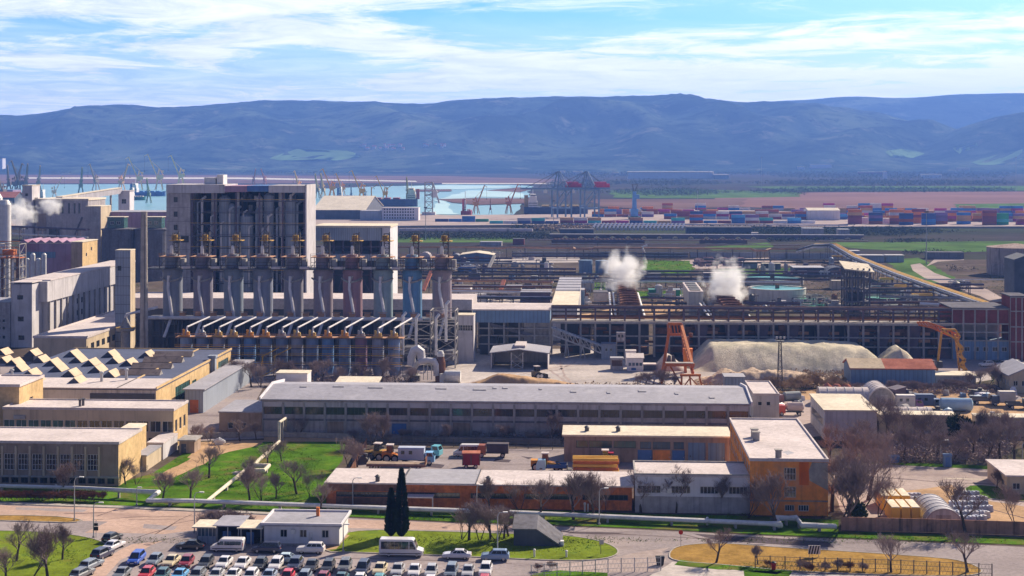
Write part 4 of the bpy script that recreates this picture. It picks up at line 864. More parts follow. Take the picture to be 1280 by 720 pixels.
for i,z in enumerate([6+4.45*k for k in range(10)]):
 a=MB()
 for v in(.35,19):a.box(x1,v-.2,z-.25,U(381.5),v+.2,z+.1)
 a.box(x1,6,z-.1,U(381.5),19,z);a.build('floor',M['wall_dark'],r)
 a=MB();a.bar((x1,.1,z+.55),(U(381.5),.1,z+.55),.12,.16);a.build('railing',M['rail_yellow' if i%2 else 'steel_purple'],r)
a=MB();a.box(x1,19.4,0,U(381.5),19.6,49.1);a.build('back_wall_or_shade',mk('navy_wall',(.03,.05,.11),var=.4,scale=.15),r)
for x,xx in((240,254),(254,268),(324,338)):
 a=MB()
 for z in range(8,34,5):a.bar((U(x),.2,z),(U(xx),.2,z+5),.18);a.bar((U(xx),.2,z),(U(x),.2,z+5),.18)
 a.build('brace',M['steel_purple'],r)
for x,rr,z0,z1 in((277,2.1,4,47),(305,2.5,4,40),(333,2.0,4,48),(361,2.4,4,46),(264,1.1,33,49),(286,1.4,30,44),(321,1.2,33,47),(349,1.2,33,49),(294,.6,30,49)):
 a=MB();pr=[(rr*.5,z0-1),(rr,z0)]
 z=z0
 while z<z1-4:pr+=[(rr,z+3.6),(rr*1.1,z+3.6),(rr*1.1,z+4),(rr,z+4)];z+=4
 pr+=[(rr,z1),(rr*.4,z1+1)];a.lathe(pr,16,U(x),4.5);a.build('vessel',M['wall_pale' if rr<1.3 else 'wall_steel'],r)
for k in range(70):
 a=MB()
 x=rnd.uniform(241,378);z=rnd.choice([6+4.45*q for q in range(10)])+.05;s1=rnd.uniform(.5,1.6);hh=rnd.uniform(.8,3);v=rnd.uniform(5,16)
 if 255<x<378 and z<28 and rnd.random()<.6:continue
 a.box(U(x),v,z,U(x)+s1,v+1.5,z+hh);a.build('machine',M['wall_pale'],r)
for k in range(16):
 x=U(243+8.4*k+rnd.uniform(-2,2));v=rnd.uniform(1.5,3.5);z0,z1=rnd.uniform(4,20),rnd.uniform(34,48);a=MB();a.path([(x,v,z0),(x,v,z1),(x+1.2,v+1,z1+1)],rnd.uniform(.25,.5),7);a.build('riser_pipe',M['pipe_lag' if k%3 else 'wall_steel'],r)
for x0,x1_ in((250,264),(266,274)):
 a=MB();a.box(U(x0),6,TOP,U(x1_),12,TOP+2.6 if x0<260 else TOP+3.6);a.build('roof_house',M['metal_white'],r)
fw_=Fr(393,486,d=600);W_=fw_.w
r=thing('filter_building','white roofed open building on columns right of the process tower','building',fw_.o,YAW)
a=MB();a.box(-.5,-.5,34.0,W_+.8,22,34.8);a.build('roof',M['roof_cream'],r)
a=MB();a.box(0,0,28.8,W_-3,22,33.99);a.build('upper_wall',M['wall_steel'],r)
a=MB();a.box(0,0,20.6,W_-5,22,23.2);a.build('middle_band',M['wall_steel'],r)
a=MB();a.box(W_-2.6,-.2,0,W_+.6,22,33.98);a.build('end_wall',M['wall_white'],r)
a=MB()
for i in range(8):
 for v in(.4,20):a.box(W_*i/8,v,0,W_*i/8+.5,v+.5,33.9)
for z in(8,14.5,26):a.box(0,.3,z,W_-3,.8,z+.4)
for i in range(4):a.bar((W_*i/8,.5,0),(W_*(i+1)/8,.5,14.5),.35);a.bar((W_*(i+4)/8,.5,14.5),(W_*(i+4.9)/8,.5,8),.35)
a.build('column',M['steel_purple'],r)
a=MB();a.box(0,21,0,W_-3,21.4,28.7);a.build('back_wall_or_shade',M['wall_dark'],r)
fz=Fr(150,590,d=500)
r=thing('band_building','long low building with a bright white fascia seen between the big silos','building',fz.o,YAW)
a=MB();a.box(0,0,0,fz.w,20,11.6);a.build('wall',M['wall_dark'],r);a=MB();a.box(0,-.3,11.61,fz.w,20.2,15.2);a.build('fascia',M['roof_white'],r)
fg=Fr(591,687,d=466);W_=fg.w
r=thing('blue_gallery','blue clad gallery with white roof standing on columns above the dusty yard','gallery',fg.o,YAW)
a=MB();a.box(0,0,10.6,W_,20,14.4);a.build('wall',M['wall_steelblue'],r)
a=MB();a.prismx([(-.4,14.41),(20.4,14.41),(20.4,14.8),(10,15.5),(-.4,14.8)],-.3,W_+.3);a.build('roof',M['roof_white'],r)
a=MB()
for i in range(6):
 for v in(.3,9,19):a.box(W_*i/5.05,v,0,W_*i/5.05+.5,v+.5,10.59)
for z in(3.6,6.3,8.6):a.box(0,.4,z,W_,.75,z+.35);a.box(0,19,z,W_,19.4,z+.35)
a.build('column',M['concrete'],r)
a=MB();a.prismx([(3,3),(8,3),(10,10.55),(1,10.55)],W_*.66,W_-.3);a.build('hopper',M['concrete'],r)
a=MB();a.box(0,19.5,0,W_,19.7,10.5);a.build('back_wall_or_shade',M['wall_dark'],r)
a=MB();a.box(W_*.08,4,0,W_*.3,14,5.2);a.build('machine',M['wall_dark'],r)
a=MB();a.bar((W_*.2,2,10),(W_*.75,2,6.6),1.6,1.0);a.build('conveyor',M['concrete_dark'],r)
fp=Fr(689,1192,d=466);W_=fp.w;U=fp.u
r=thing('pipe_bridge','long two level pipe bridge with pale deck and brown trestle above','bridge',fp.o,YAW)
a=MB();a.box(0,-1.2,10.4,W_,7,10.95);a.build('deck',M['concrete'],r)
a=MB();a.box(0,-1.25,10.96,W_,-1.1,11.3);a.build('deck_edge',M['roof_cream'],r)
nc=27
for i in range(nc+1):
 x=W_*i/nc
 a=MB();a.box(max(0,x-.3),-.6,0,min(W_,x+.3),0,10.39);a.build('column',M['concrete'],r);a=MB();a.box(max(0,x-.25),5.5,0,min(W_,x+.25),6,10.39);a.build('column',M['concrete'],r)
 a=MB();a.box(max(0,x-.28),-.4,10.96,min(W_,x+.28),.2,15.2);a.box(max(0,x-.2),5,10.96,min(W_,x+.2),5.4,15.2);a.box(max(0,x-.2),-.3,14.1,min(W_,x+.2),5.3,14.5);a.build('trestle_post',M['steel_purple'],r)
a=MB()
for z in(6.3,3.4):a.box(0,-.5,z,W_,-.1,z+.4)
a.build('tie_beam',M['concrete'],r)
for v,z,rr,m_ in((-.2,15.4,.42,'steel_purple'),(1.4,15.5,.5,'metal_rust'),(3.0,15.4,.4,'steel_purple'),(5.2,15.3,.35,'steel_purple'),(.6,14.0,.3,'metal_dark'),(2.4,12.4,.4,'metal_rust'),(4.2,11.9,.4,'pipe_rust')):
 a=MB();a.path([(0,v,z),(W_,v,z)],rr,8);a.build('pipe',M[m_],r)
for k in range(46):
 a=MB();x=rnd.uniform(0,W_-6);z=rnd.choice((1,3.9,6.8,8));a.box(x,2+rnd.random()*2,z,x+rnd.uniform(3,7),5,z+rnd.uniform(.5,2.0));a.build('machine',M['metal_rust'],r)
for k in range(9):
 x=U(868+38*k)
 a=MB();a.hexa([(x+1.2,.6,3.2),(x+3.2,.6,3.2),(x+3.2,4.8,3.2),(x+1.2,4.8,3.2)],[(x,.2,10.35),(x+4.4,.2,10.35),(x+4.4,5.3,10.35),(x,5.3,10.35)]);a.box(x+.2,.3,0.1,x+4.2,5,3.15);a.build('hopper',M['steel_purple'],r)
a=MB()
for k in range(9):
 x=U(887+38*k);[a.box(x-2,1,z,x+2.6,1.2,z+.9)for z in(5,7.2)]
a.build('panel',M['pipe_rust'],r)
a=MB();[a.box(U(x0),7.2,0,U(x1),7.5,10.3)for x0,x1 in((700,738),(742,812),(820,1188))];a.build('back_wall_or_shade',M['wall_dark'],r)  # dark panels stand in for the shade beneath the bridge
r=thing('inclined_conveyor','blue-grey covered conveyor sloping down from the bridge to a small house','conveyor',fp.o,YAW)
a=MB();p,q=(0.3,-4,9.6),(U(752),-6,4.2);a.bar(p,q,2.2,.5);a.build('belt_deck',M['wall_steel'],r)
a=MB();p2,q2=(0.3,-4,7.2),(U(752),-6,1.8)
a.bar(p2,q2,.4);n=9
for i in range(n):
 t0,t1=i/n,(i+1)/n;A=Vector(p).lerp(Vector(q),t0);B=Vector(p2).lerp(Vector(q2),t1);A2=Vector(p).lerp(Vector(q),t1);a.bar(A,B,.22);a.bar(A2,B,.22)
a.build('truss',M['metal'],r)
for t in(.3,.62):
 A=Vector(p2).lerp(Vector(q2),t);a=MB();a.bar((A.x-.8,A.y,0),(A.x,A.y,A.z),.3);a.bar((A.x+.8,A.y,0),(A.x,A.y,A.z),.3);a.build('leg',M['metal'],r)
house('transfer_house','blue-grey transfer house at the foot of the sloping conveyor','house',Fr(751.5,770,449),5,4.4,'wall_steel','roof_grey',{'F':[(1.2,2.4,2.0,3.4,'w',1,1),(2.6,2.4,3.4,3.4,'w',1,1)]},ov=.1)
f=Fr(770.5,781,451);r=thing('transfer_tower','narrow open transfer tower beside the transfer house','tower',f.o,YAW)
a=MB();lat(a,0.1,0,f.w,3,0,6.0,2,.3,False);a.build('frame',M['concrete'],r);a=MB();a.box(0,-.1,6.2,f.w+.1,3.1,8.7);a.build('cabin',M['wall_grey'],r);a=MB();[a.box(f.w*k,-.14,7.2,f.w*k+.6,-.105,8.1)for k in(.2,.6)];a.build('window',M['glass'],r)
house('control_house','small white control house with blue window row in the dusty yard','house',Fr(784,804,464),5,3.7,'wall_white','roof_white',{'F':[(.4+1.05*i,1.6,1.2+1.05*i,2.5,'w',1,1,'frame_dark','glass_blue')for i in range(4)]+[(1.2,.3,2.6,1.0,'d','door_blue')]},roof='shed',ridge=.6,ov=.3)
house('control_annex','little white annex block behind the white control house','annex',Fr(782,795,457),3,4.2,'wall_white','roof_white',{},ov=.1)
house('low_store','flat white topped store right of the white control house','store',Fr(804.5,820,463.5),3,1.7,'wall_dark','roof_white',{},ov=.1)
house('fenced_cabin','grey cabin with large brown front panel left of the control house','cabin',Fr(763,779,463),3,3.4,'wall_grey','roof_grey',{'F':[(.4,1.3,3.5,3.0,'d','wall_brick_sooty')]},ov=.1)
f=Fr(613.5,685,461);W_=f.w
r=thing('open_shed','white roofed open shed with two dark bays and a cross braced pier','shed',f.o,YAW)
a=MB();s=.95
a.prismy([(-.4,4.6),(W_/2,5.7),(W_+.4,4.6),(W_+.4,4.85),(W_/2,5.95),(-.4,4.85)],-.5,15);a.build('roof',M['roof_panel'],r)
a=MB();a.box(W_/2-1.6,3,5.97,W_/2+1.6,13,6.6);a.build('ridge_vent',M['roof_white'],r)
a=MB();a.box(0,0,0,.25,14.5,4.58);a.box(W_-.25,0,0,W_,14.5,4.58);a.box(.26,14.2,0,W_-.26,14.5,4.58);a.build('wall',M['wall_pale'],r)
a=MB();x0,x1=W_*.36,W_*.56
for x in(x0,x1):a.box(x-.15,-.2,0,x+.15,.1,4.9)
for z0,z1 in((.2,2.4),(2.4,4.7)):a.bar((x0,0,z0),(x1,0,z1),.14);a.bar((x1,0,z0),(x0,0,z1),.14);a.bar((x0,0,z0),(x1,0,z0),.14)
a.build('braced_pier',M['metal'],r)
f=Fr(1190,1262,d=458);W_=f.w
r=thing('red_brick_plant','dark red brick plant building with open middle floor at the right edge','building',f.o,YAW)
a=MB();a.box(0.2,.2,11.2,W_,18,15.4);a.build('upper_wall',M['wall_redbrick'],r)
a=MB();a.box(.2,.2,0,W_,18,5.8);a.build('lower_wall',M['wall_steelblue'],r)
a=MB();a.box(.3,10,5.81,W_,10.3,11.1);a.build('inner_wall',M['wall_pale'],r)
a=MB();n=5
for i in range(n+1):a.box(max(0,W_*i/n-.25),-.05,0,min(W_,W_*i/n+.25),.4,15.5)
for z in(5.7,8.3,10.9,15.4):a.box(0,-.1,z,W_,.45,z+.4)
a.build('concrete_frame',M['concrete'],r)
a=MB();a.box(-.2,-.2,15.81,W_+.1,18.3,16.1);a.build('roof',M['concrete_dark'],r)
for i in range(6):window(r,lambda u,z,i_:(u,.2+i_-.3,z),1+W_*i/6.2,2.6,2.6+W_*i/6.2,4.0,2,1)
f=Fr(1262.5,1285,d=456);W_=f.w
r=thing('brick_tower','dark red panelled brick tower at the right edge of the plant','tower',f.o,YAW)
a=MB();a.box(0.1,0,0,W_,10,19.5);a.build('wall',M['wall_redbrick'],r)
a=MB();[a.box(max(0,W_*i/3-.2),-.15,0,W_*i/3+.2,-.01,19.6)for i in range(4)];[a.box(0,-.2,z,W_,-.02,z+.35)for z in(5.6,10.2,15,19.3)];a.build('concrete_frame',M['concrete'],r)
a=MB();a.box(-.2,-.3,19.66,W_+.2,10.3,20);a.build('roof',M['concrete_dark'],r)
f=Fr(1268,1300,d=640);house('dark_store','dark blue store behind the brick tower','store',f,16,18,'wall_dark','wall_dark',{},roof='gv',ridge=2,ov=.2)
def heap(name,label,cat,tops,base_y,w0,m,seed,amp=.5,flat=0.25):
 """tops: (px, py) skyline; the heap's back-to-front section is a rounded trapezoid"""
 o=G(tops[0][0],base_y);n=90;k=22;mb=MB()
 L=run(o,tops[-1][0]);dc=o.y+w0/2
 for i in range(n+1):
  u=L*i/n;px=640+F*(o.x+u*CU)/(o.y+u*SU);hh=max(.02,ZD(interp(tops,px),dc+u*SU))
  for j in range(k+1):
   t=j/k;v=w0*t;e=min(1.0,math.sin(math.pi*t)*(1+flat));e=e**.9 if e>0 else 0
   x=o.x+u*CU-v*SU;y=o.y+u*SU+v*CU
   nn=noise.noise(Vector((u*.25,v*.25,seed)))*amp+noise.noise(Vector((u*.9,v*.9,seed)))*amp*.35
   edge=min(1,4*e)
   mb.v.append((x,y,max(0,hh*e+nn*edge*min(1,hh/2))-.05))
 mb.f=[(i*(k+1)+j,(i+1)*(k+1)+j,(i+1)*(k+1)+j+1,i*(k+1)+j+1)for i in range(n)for j in range(k)];mb.mi=[0]*len(mb.f)
 return tag(mb.build(name,M[m],smooth=True),label,cat)
heap('gravel_heap','long high heap of pale gravel below the pipe bridge','heap',[(862,462),(872,448),(884,436),(894,427),(930,427),(1000,428),(1060,429),(1092,432),(1104,440),(1110,447),(1113,460)],465,40,'gravel',3)
heap('gravel_heap','small pointed cone of pale gravel right of the long heap','heap',[(1098,462),(1112,445),(1124,436),(1131,433),(1139,438),(1150,450),(1157,462)],464,20,'gravel',8,.35)
heap('rubble_heap','low lumpy heap of pinkish rubble in front of the gravel','heap',[(862,482),(880,473),(905,464),(930,463),(965,465),(985,464),(1010,467),(1035,474),(1050,481)],483,12,'rubble',5,1.1)
heap('rubble_heap','white cone of chalk behind the grab of the orange crane','heap',[(814,464),(824,452),(833,441),(842,446),(853,456),(864,464)],464,11,'dust',6,.35)
heap('sand_heap','long low orange sand heap in front of the open shed','heap',[(575,483),(600,476),(622,467),(640,469),(665,473),(700,477),(730,483)],485,9,'sand',4,.4)
o=G(845,466);s=o.y/F
def cp(px,py,d):return(DX(px,d)-o).dot(UV),(DX(px,d)-o).dot(VV),ZD(py,d)
r=thing('gantry_crane','rusty orange gantry crane with grab, standing between dusty yard and gravel heap','crane',o,YAW)
d0,d1=o.y,404.0
def two(mb,pts,dd,t,dv=2.2):
 for off in(0,dv):
  P_=[cp(x,y,dd+off)for x,y in pts]
  for a_,b_ in zip(P_,P_[1:]):mb.bar(a_,b_,t)
a=MB();two(a,[(828,466),(837,410)],d0,.8);a.build('leg',M['crane_orange'],r)
a=MB();two(a,[(857,466),(853,410)],d0,.8);a.bar(cp(832,440,d0),cp(832,440,d0+2),.3);a.build('leg',M['crane_orange'],r)
a=MB();two(a,[(835,405),(852,405),(853,418),(836,418),(835,405)],d0,.7);[a.bar(cp(838+4*i,405,d0),cp(840+4*i,418,d0),.35)for i in range(4)];a.build('top_frame',M['crane_orange'],r)
a=MB();A,B=cp(852,407,d0),cp(866,458,d1);A2,B2=cp(852,415,d0),cp(866,466,d1)
a.bar(A,B,.75);a.bar(A2,B2,.75);n=12
for i in range(n):
 t0,t1=i/n,(i+1)/n;a.bar(Vector(A).lerp(Vector(B),t0),Vector(A2).lerp(Vector(B2),t1),.25);a.bar(Vector(A2).lerp(Vector(B2),t1),Vector(A).lerp(Vector(B),t1),.25)
a.build('girder',M['crane_orange'],r)
a=MB();c=cp(860,445,425);a.box(c[0]-1.3,c[1]-1,c[2]-2,c[0]+1.3,c[1]+1,c[2]+2.2);a.build('cab',mk('cab_orange',(.72,.20,.02),rough=.6),r)
a=MB();c=cp(857,430,430);a.box(c[0]-1,c[1]-1,c[2]-1,c[0]+1,c[1]+1,c[2]+2);a.lathe([(.6,c[2]+2),(.6,c[2]+3.2)],8,c[0]+1.5,c[1]);a.build('machinery',M['metal_rust'],r)
a=MB();two(a,[(825,486),(832,457)],d1,.75);two(a,[(832,456),(868,456)],d1,.8);two(a,[(838,458),(852,482),(852,486)],d1,.45);a.build('front_frame',M['crane_orange'],r)
a=MB();two(a,[(850,469),(876,469)],d1-4,.6,3);two(a,[(852,469),(852,487)],d1-4,.5,3);two(a,[(862,469),(864,487)],d1-4,.45,3);two(a,[(874,469),(878,487)],d1-4,.5,3);two(a,[(852,487),(878,487)],d1-4,.5,3);two(a,[(852,487),(863,472),(877,487)],d1-4,.3,3);a.build('front_frame',M['crane_orange'],r)
a=MB();a.box(*[cp(832,456,d1)[i]for i in(0,)],cp(832,456,d1)[1],cp(832,456,d1)[2]+.35,cp(867,456,d1)[0],cp(832,456,d1)[1]+2.4,cp(832,456,d1)[2]+.5);a.build('walkway',M['concrete'],r)
a=MB();c=cp(839,448,d0-1);c2=cp(842,412,d0);a.bar((c[0],c[1],c[2]+1),c2,.1);a.prismy([(c[0]-1.6,c[2]-1.5),(c[0]-.2,c[2]-1.9),(c[0]-.1,c[2]+.8),(c[0]-.8,c[2]+1)],c[1]-.7,c[1]+.7);a.prismy([(c[0]+1.6,c[2]-1.5),(c[0]+.2,c[2]-1.9),(c[0]+.1,c[2]+.8),(c[0]+.8,c[2]+1)],c[1]-.7,c[1]+.7);a.build('grab',M['metal_dark'],r)
o=G(1185,470);
r=thing('gantry_crane','yellow-orange gantry crane at the right end of the gravel heap','crane',o,YAW);d0=o.y
a=MB();two(a,[(1170,471),(1177,415)],d0,.6,1.6);a.build('leg',M['crane_yellow'],r)
a=MB();two(a,[(1200,470),(1194,418)],d0,.5,1.6);a.build('leg',M['crane_yellow'],r)
a=MB();P_=[(1177,412),(1194,412),(1200,421),(1195,424),(1180,414)];two(a,P_+P_[:1],d0,.5,1.6);a.build('top_frame',M['crane_yellow'],r)
a=MB()
tp=[cp(x,y,d0+4)for x,y in((1146,403),(1160,403),(1178,409),(1200,420))];bt=[cp(x,y,d0+4)for x,y in((1148,406),(1166,410),(1180,417),(1199,424))]
for L_ in(tp,bt):[a.bar(p,q,.45)for p,q in zip(L_,L_[1:])]
for i in range(3):
 for k in range(4):
  p=Vector(tp[i]).lerp(Vector(tp[i+1]),k/4);q=Vector(bt[i]).lerp(Vector(bt[i+1]),(k+.5)/4);a.bar(p,q,.3)
a.build('girder',M['crane_orange'],r)
a=MB();Z=[(1196,428),(1203,436),(1198,443),(1206,450),(1200,456),(1208,463),(1202,466)];two(a,Z,d0-1,.9,1.4);two(a,[(1197,424),(1207,464)],d0-1,.4,1.4);a.build('stair_tower',M['crane_yellow'],r)
a=MB();c=cp(1172,455,d0);a.box(c[0]-.4,c[1]-1,c[2]-1,c[0]+1.2,c[1]+1,c[2]+.8);a.build('cab',M['metal_dark'],r)
r=thing('crane_rail','low concrete crane runway behind the red roofed shed','track',G(1168,472),YAW)
a=MB();a.box(0,0,0,13,2,.5);a.build('beam',M['concrete'],r);a=MB();[a.box(0,v,.51,13,v+.2,.7)for v in(.3,1.6)];a.build('rail',M['metal_dark'],r)
for k,(x,lab)in enumerate(((1120,'open iron loading hopper in front of the small gravel cone'),(1149,'open iron loading hopper beside the yellow-orange crane leg'))):
 oo=G(x,462);r=thing('loading_hopper',lab,'hopper',oo,YAW)
 a=MB();w2=4.6;a.hexa([(.8,.5,.8),(w2-.8,.5,.8),(w2-.8,2.5,.8),(.8,2.5,.8)],[(0,0,2.6),(w2,0,2.6),(w2,3,2.6),(0,3,2.6)]);a.build('bin',M['metal_rust'],r)
 a=MB();[a.bar((x_,y_,0),(x_,y_,2.55),.16)for x_ in(.1,w2-.1)for y_ in(.1,2.9)];a.bar((0,0,2.7),(w2,0,2.7),.2);a.build('frame',M['metal'],r)
f=Fr(14,52,d=487);W_=f.w;D_=100.0
r=thing('concrete_mill','long white concrete mill with ribbed side wall running away from the camera','mill',f.o,YAW)
xt=f.u(40)
ops=[(2.0,15.8,4.0,17.2),(2.2,8.6,4.2,10.2),(2.4,2.5,4.4,4)]
a=MB();cells(a,lambda u,z,i:(u,i,z),xt,20.8,ops,.3);a.add([(0,0,0),(0,9,0),(0,9,20.8),(0,0,20.8)],[(0,1,2,3)]);a.add([(xt,0,0),(xt,9,0),(xt,9,20.8),(xt,0,20.8)],[(0,1,2,3)]);a.add([(0,9,0),(xt,9,0),(xt,9,20.8),(0,9,20.8)],[(0,1,2,3)]);a.build('stair_tower',M['wall_pale'],r)
for op in ops:window(r,lambda u,z,i:(u,i,z),*op,2,1,'frame_dark')
a=MB()
PR=lambda u,z,i:(W_-1.2-i,9+u,z)
wo=[(18+4.6*c+q*1.2,z,19.6+4.6*c+q*1.2,z+1.9)for c in range(4)for z in(10.8,6.6,2.4)for q in(0,)]
cells(a,PR,D_-9,14.4,wo,.4);a.box(0,9,0,.3,D_,14.4);a.box(.31,9,0,W_-1.21,9.3,14.4);a.build('side_wall',M['wall_pale'],r)
for op in wo:window(r,PR,*op,2,1,'frame_dark')
a=MB();a.box(0,6.5,14.41,W_-.5,D_,21.2);a.build('upper_storey',M['wall_pale'],r)
a=MB();a.box(-.2,-.2,21.21,xt+.1,9,21.5);a.box(-.2,9.01,21.21,W_-.35,D_+.2,21.6);a.build('roof',M['roof_white'],r)
a=MB()
for i in range(17):a.box(W_-1.19,9.2+i*5.6,0,W_-.65,9.7+i*5.6,14.39)
a.build('rib',M['concrete'],r)
house('mill_annex','flat white roofed annex at the foot of the ribbed mill wall','annex',Fr(42,108,d=452),78,7.4,'wall_cream','roof_white',{'R':[(4+5*i,3.5,7+5*i,5.5,'w',2,1,'frame_dark')for i in range(8)]},ov=.2,parapet=.4)
house('low_mill','low grey building with small windows left of the mill stair tower','building',Fr(-30,13,d=489),16,14.5,'wall_grey','roof_grey',{'F':[(4+1.6*i,z,5.1+1.6*i,z+1.2,'w',1,1)for i in range(4)for z in(8,5.6,2.6)]},ov=.2)
f=Fr(144,163,d=478)
H_=house('panel_tower','slender pale panel clad tower left of the chimney','tower',f,5,32.4,'wall_cream','roof_cream',{},wmF='wall_steel',ov=.05)
a=MB();[a.box(0,-.05,z,f.w,-.01,z+.15)for z in range(3,32,3)];a.build('panel_joint',M['concrete_dark'],H_.root);a=MB();a.box(.8,-.06,26,2.0,-.012,27.5);a.build('window',M['glass'],H_.root)
o=DX(180,452);r=thing('chimney','tall slim grey concrete chimney rising in front of the process tower','chimney',o)
a=MB();pr=[]
for i in range(23):
 z=i*2.0;rr=1.3-.34*i/22;pr+=[(rr,z),(rr,z+1.85),(rr+.06,z+1.86),(rr+.06,z+2.0)]
a.lathe(pr+[(.75,46),(.7,44)],18);a.build('shaft',mk('chimney_brick',(.46,.41,.36),var=.25,scale=.3,streak=.6),r)
a=MB();a.bar((.6,-1.3,0),(.4,-1.05,45),.15);a.build('ladder',M['metal_dark'],r)
o=DX(157,462);r=thing('kiln_head','round machine platform with slanted pale pipe beside the chimney foot','machine',o,YAW)
a=MB();a.lathe([(2.6,8.4),(2.9,8.8),(2.9,9.3),(1.6,9.6),(1.2,11),(.5,12.5)],16);a.lathe([(1.4,0),(1.4,8.39)],12);a.build('head',M['concrete'],r)
a=MB();a.path([(0,0,12.6),(.4,0,13.6),(9,4,15.4)],.4,8);a.build('pipe',M['pipe_lag'],r)
a=MB();a.lathe([(3,9.31),(3,9.5)],16);a.build('platform',M['rail_yellow'],r)
house('yellow_stair_tower','sunlit yellow block with flat roof behind the mill','building',Fr(89,103,d=600),18,28,'wall_yellow','roof_cream',{'R':[(4,22,5.5,23.5,'w',1,1),(10,24,11.5,25.5,'w',1,1)]},wmF='wall_tan',ov=.2)  # yellow sides, tan front: sun and shade put into the wall colours
f=Fr(24,89,d=618);H_=house('lilac_hall','faded lilac and red hall with wavy roofline behind the mill','hall',f,20,26.5,'wall_lilac','roof_cream',{},ov=.1)
a=MB();a.box(0,-.2,20.5,f.w*.7,-.02,23);a.build('blue_band',M['wall_steelblue'],H_.root)
a=MB();n=6
for i in range(n):
 x0,x1=f.w*i/n,f.w*(i+1)/n;a.prismy([(x0,26.8),((x0+x1)/2,28.0),(x1,26.8)],.2,20)
a.build('wavy_roof',M['wall_lilac'],H_.root)
for k,px in enumerate((34,41,48,55)):
 a=MB();a.lathe([(1.0,0),(1.0,22+(k%2)*2),(.5,22.6+(k%2)*2)],10);solo(a,'vent_stack','metal_white',f'white vent stack behind the mill roof, {ORD[k]} from the left','stack',DX(px,585),group='white vent stacks behind the mill')
f=Fr(-2,24,d=520);W_=f.w;r=thing('pipe_tower','orange and grey pipework tower at the left edge','tower',f.o,YAW)
a=MB();lat(a,0,0,W_,6,0,32,8,.3);a.build('frame',M['concrete'],r)
for k in range(6):a=MB();a.path([(W_*(k+.5)/6,2+k%3,0),(W_*(k+.5)/6,2+k%3,27+k%4)],.45,8);a.build('pipe',M['metal_white' if k%2 else 'metal_rust'],r)
a=MB();a.box(0,0,27,W_,6,27.3);a.box(1,1,28,5,4,30);[a.bar((0,0,z),(W_,0,z),.25)for z in(28.5,31,33)];a.build('top_deck',M['crane_orange'],r)
for px,rr,hh,dd in((-6,3.0,47,640),(6,2.6,44,640)):
 a=MB();a.lathe([(rr,0),(rr,hh-2),(rr*.6,hh)],16);solo(a,'white_column','metal_white','tall white column at the left edge, '+('outermost of the pair' if px<0 else 'inner one of the pair'),'column',DX(px,dd),group='white columns at the left edge')
f=Fr(44,110,d=850);Wb=f.w
H_=house('grain_silo_block','grey silo block with cream roof behind steam at the left','silo',f,30,37.5,'wall_grey','roof_cream',{'F':[(f.u(x),30,f.u(x+2.4),36,'w',1,3,'frame_dark')for x in(77,85,92,98)]+[(f.u(61),14,f.u(75),22,'w',3,2,'frame_dark')]},ov=.4,rt=1.0)
a=MB();a.box(f.u(46),-.2,20,f.u(58),-.02,30);a.box(f.u(60.5),-.25,12,f.u(76),-.02,14);a.build('stained_panel',M['wall_tan'],H_.root)
a=MB();a.bar((f.u(95),-1.5,18),(f.u(104),-1.5,28),.8);a.build('stair',M['metal_dark'],H_.root)
house('headhouse','tall pale headhouse tower of the silo block','tower',Fr(28,40,d=848),12,46,'wall_pale','roof_cream',{'F':[(1.6,z,3.2,z+1.6,'w',1,1,'frame_dark')for z in(40,35,28,21,14)],'R':[(4,33,9,39,'w',3,3,'frame_dark')]},ov=.3)
r=thing('conveyor_gallery','long sloping pale conveyor gallery between silo block and white quay tower','conveyor',(0,0,0))
A,B=DX(74,862),DX(149,930);A.z,B.z=ZD(250,862),ZD(238.5,930)
a=MB();a.bar(A,B,4,3.4);a.build('gallery',M['wall_pale'],r);a=MB();a.bar(A+Vector((0,0,1.9)),B+Vector((0,0,1.9)),4.5,.35);a.build('roof',M['roof_cream'],r)
for t in(.25,.55,.85):P_=A.lerp(B,t);a=MB();a.bar((P_.x,P_.y,0),(P_.x,P_.y,P_.z-1.8),1.0);a.build('leg',M['concrete'],r)
house('quay_tower','white quay tower with sloped cap and grey emblem at the end of the conveyor gallery','tower',Fr(148,162,d=930),9,41,'wall_white','roof_white',{'F':[(2,33,5,36,'w',2,2)]},ov=.4)
a=MB();a.hexa([(-6,-5,0),(6,-5,0),(6,5,0),(-6,5,0)],[(-3.5,-4,9),(3.5,-4,9),(3.5,4,9),(-3.5,4,9)]);solo(a,'tower_skirt','concrete','flared pale base in front of the white quay tower','base',DX(157,924,0)+Vector((0,0,27)),YAW)if False else None
house('grey_pylon_block','blank grey block with sunlit right side between silo block and lilac hall','building',Fr(107,126,d=760),16,37,'wall_cream','roof_cream',{},wmF='wall_grey',ov=.1)  # sunlight on the right side is put into its cream wall colour
f=Fr(131,208,d=775);H_=house('purple_hall','wide lilac clad hall above two round dark tanks','hall',f,24,33.5,'wall_lilac','roof_grey',{},ov=.2)
a=MB();a.box(0,-.3,24,1.8,-.02,33);a.build('red_panel',M['roof_red'],H_.root)
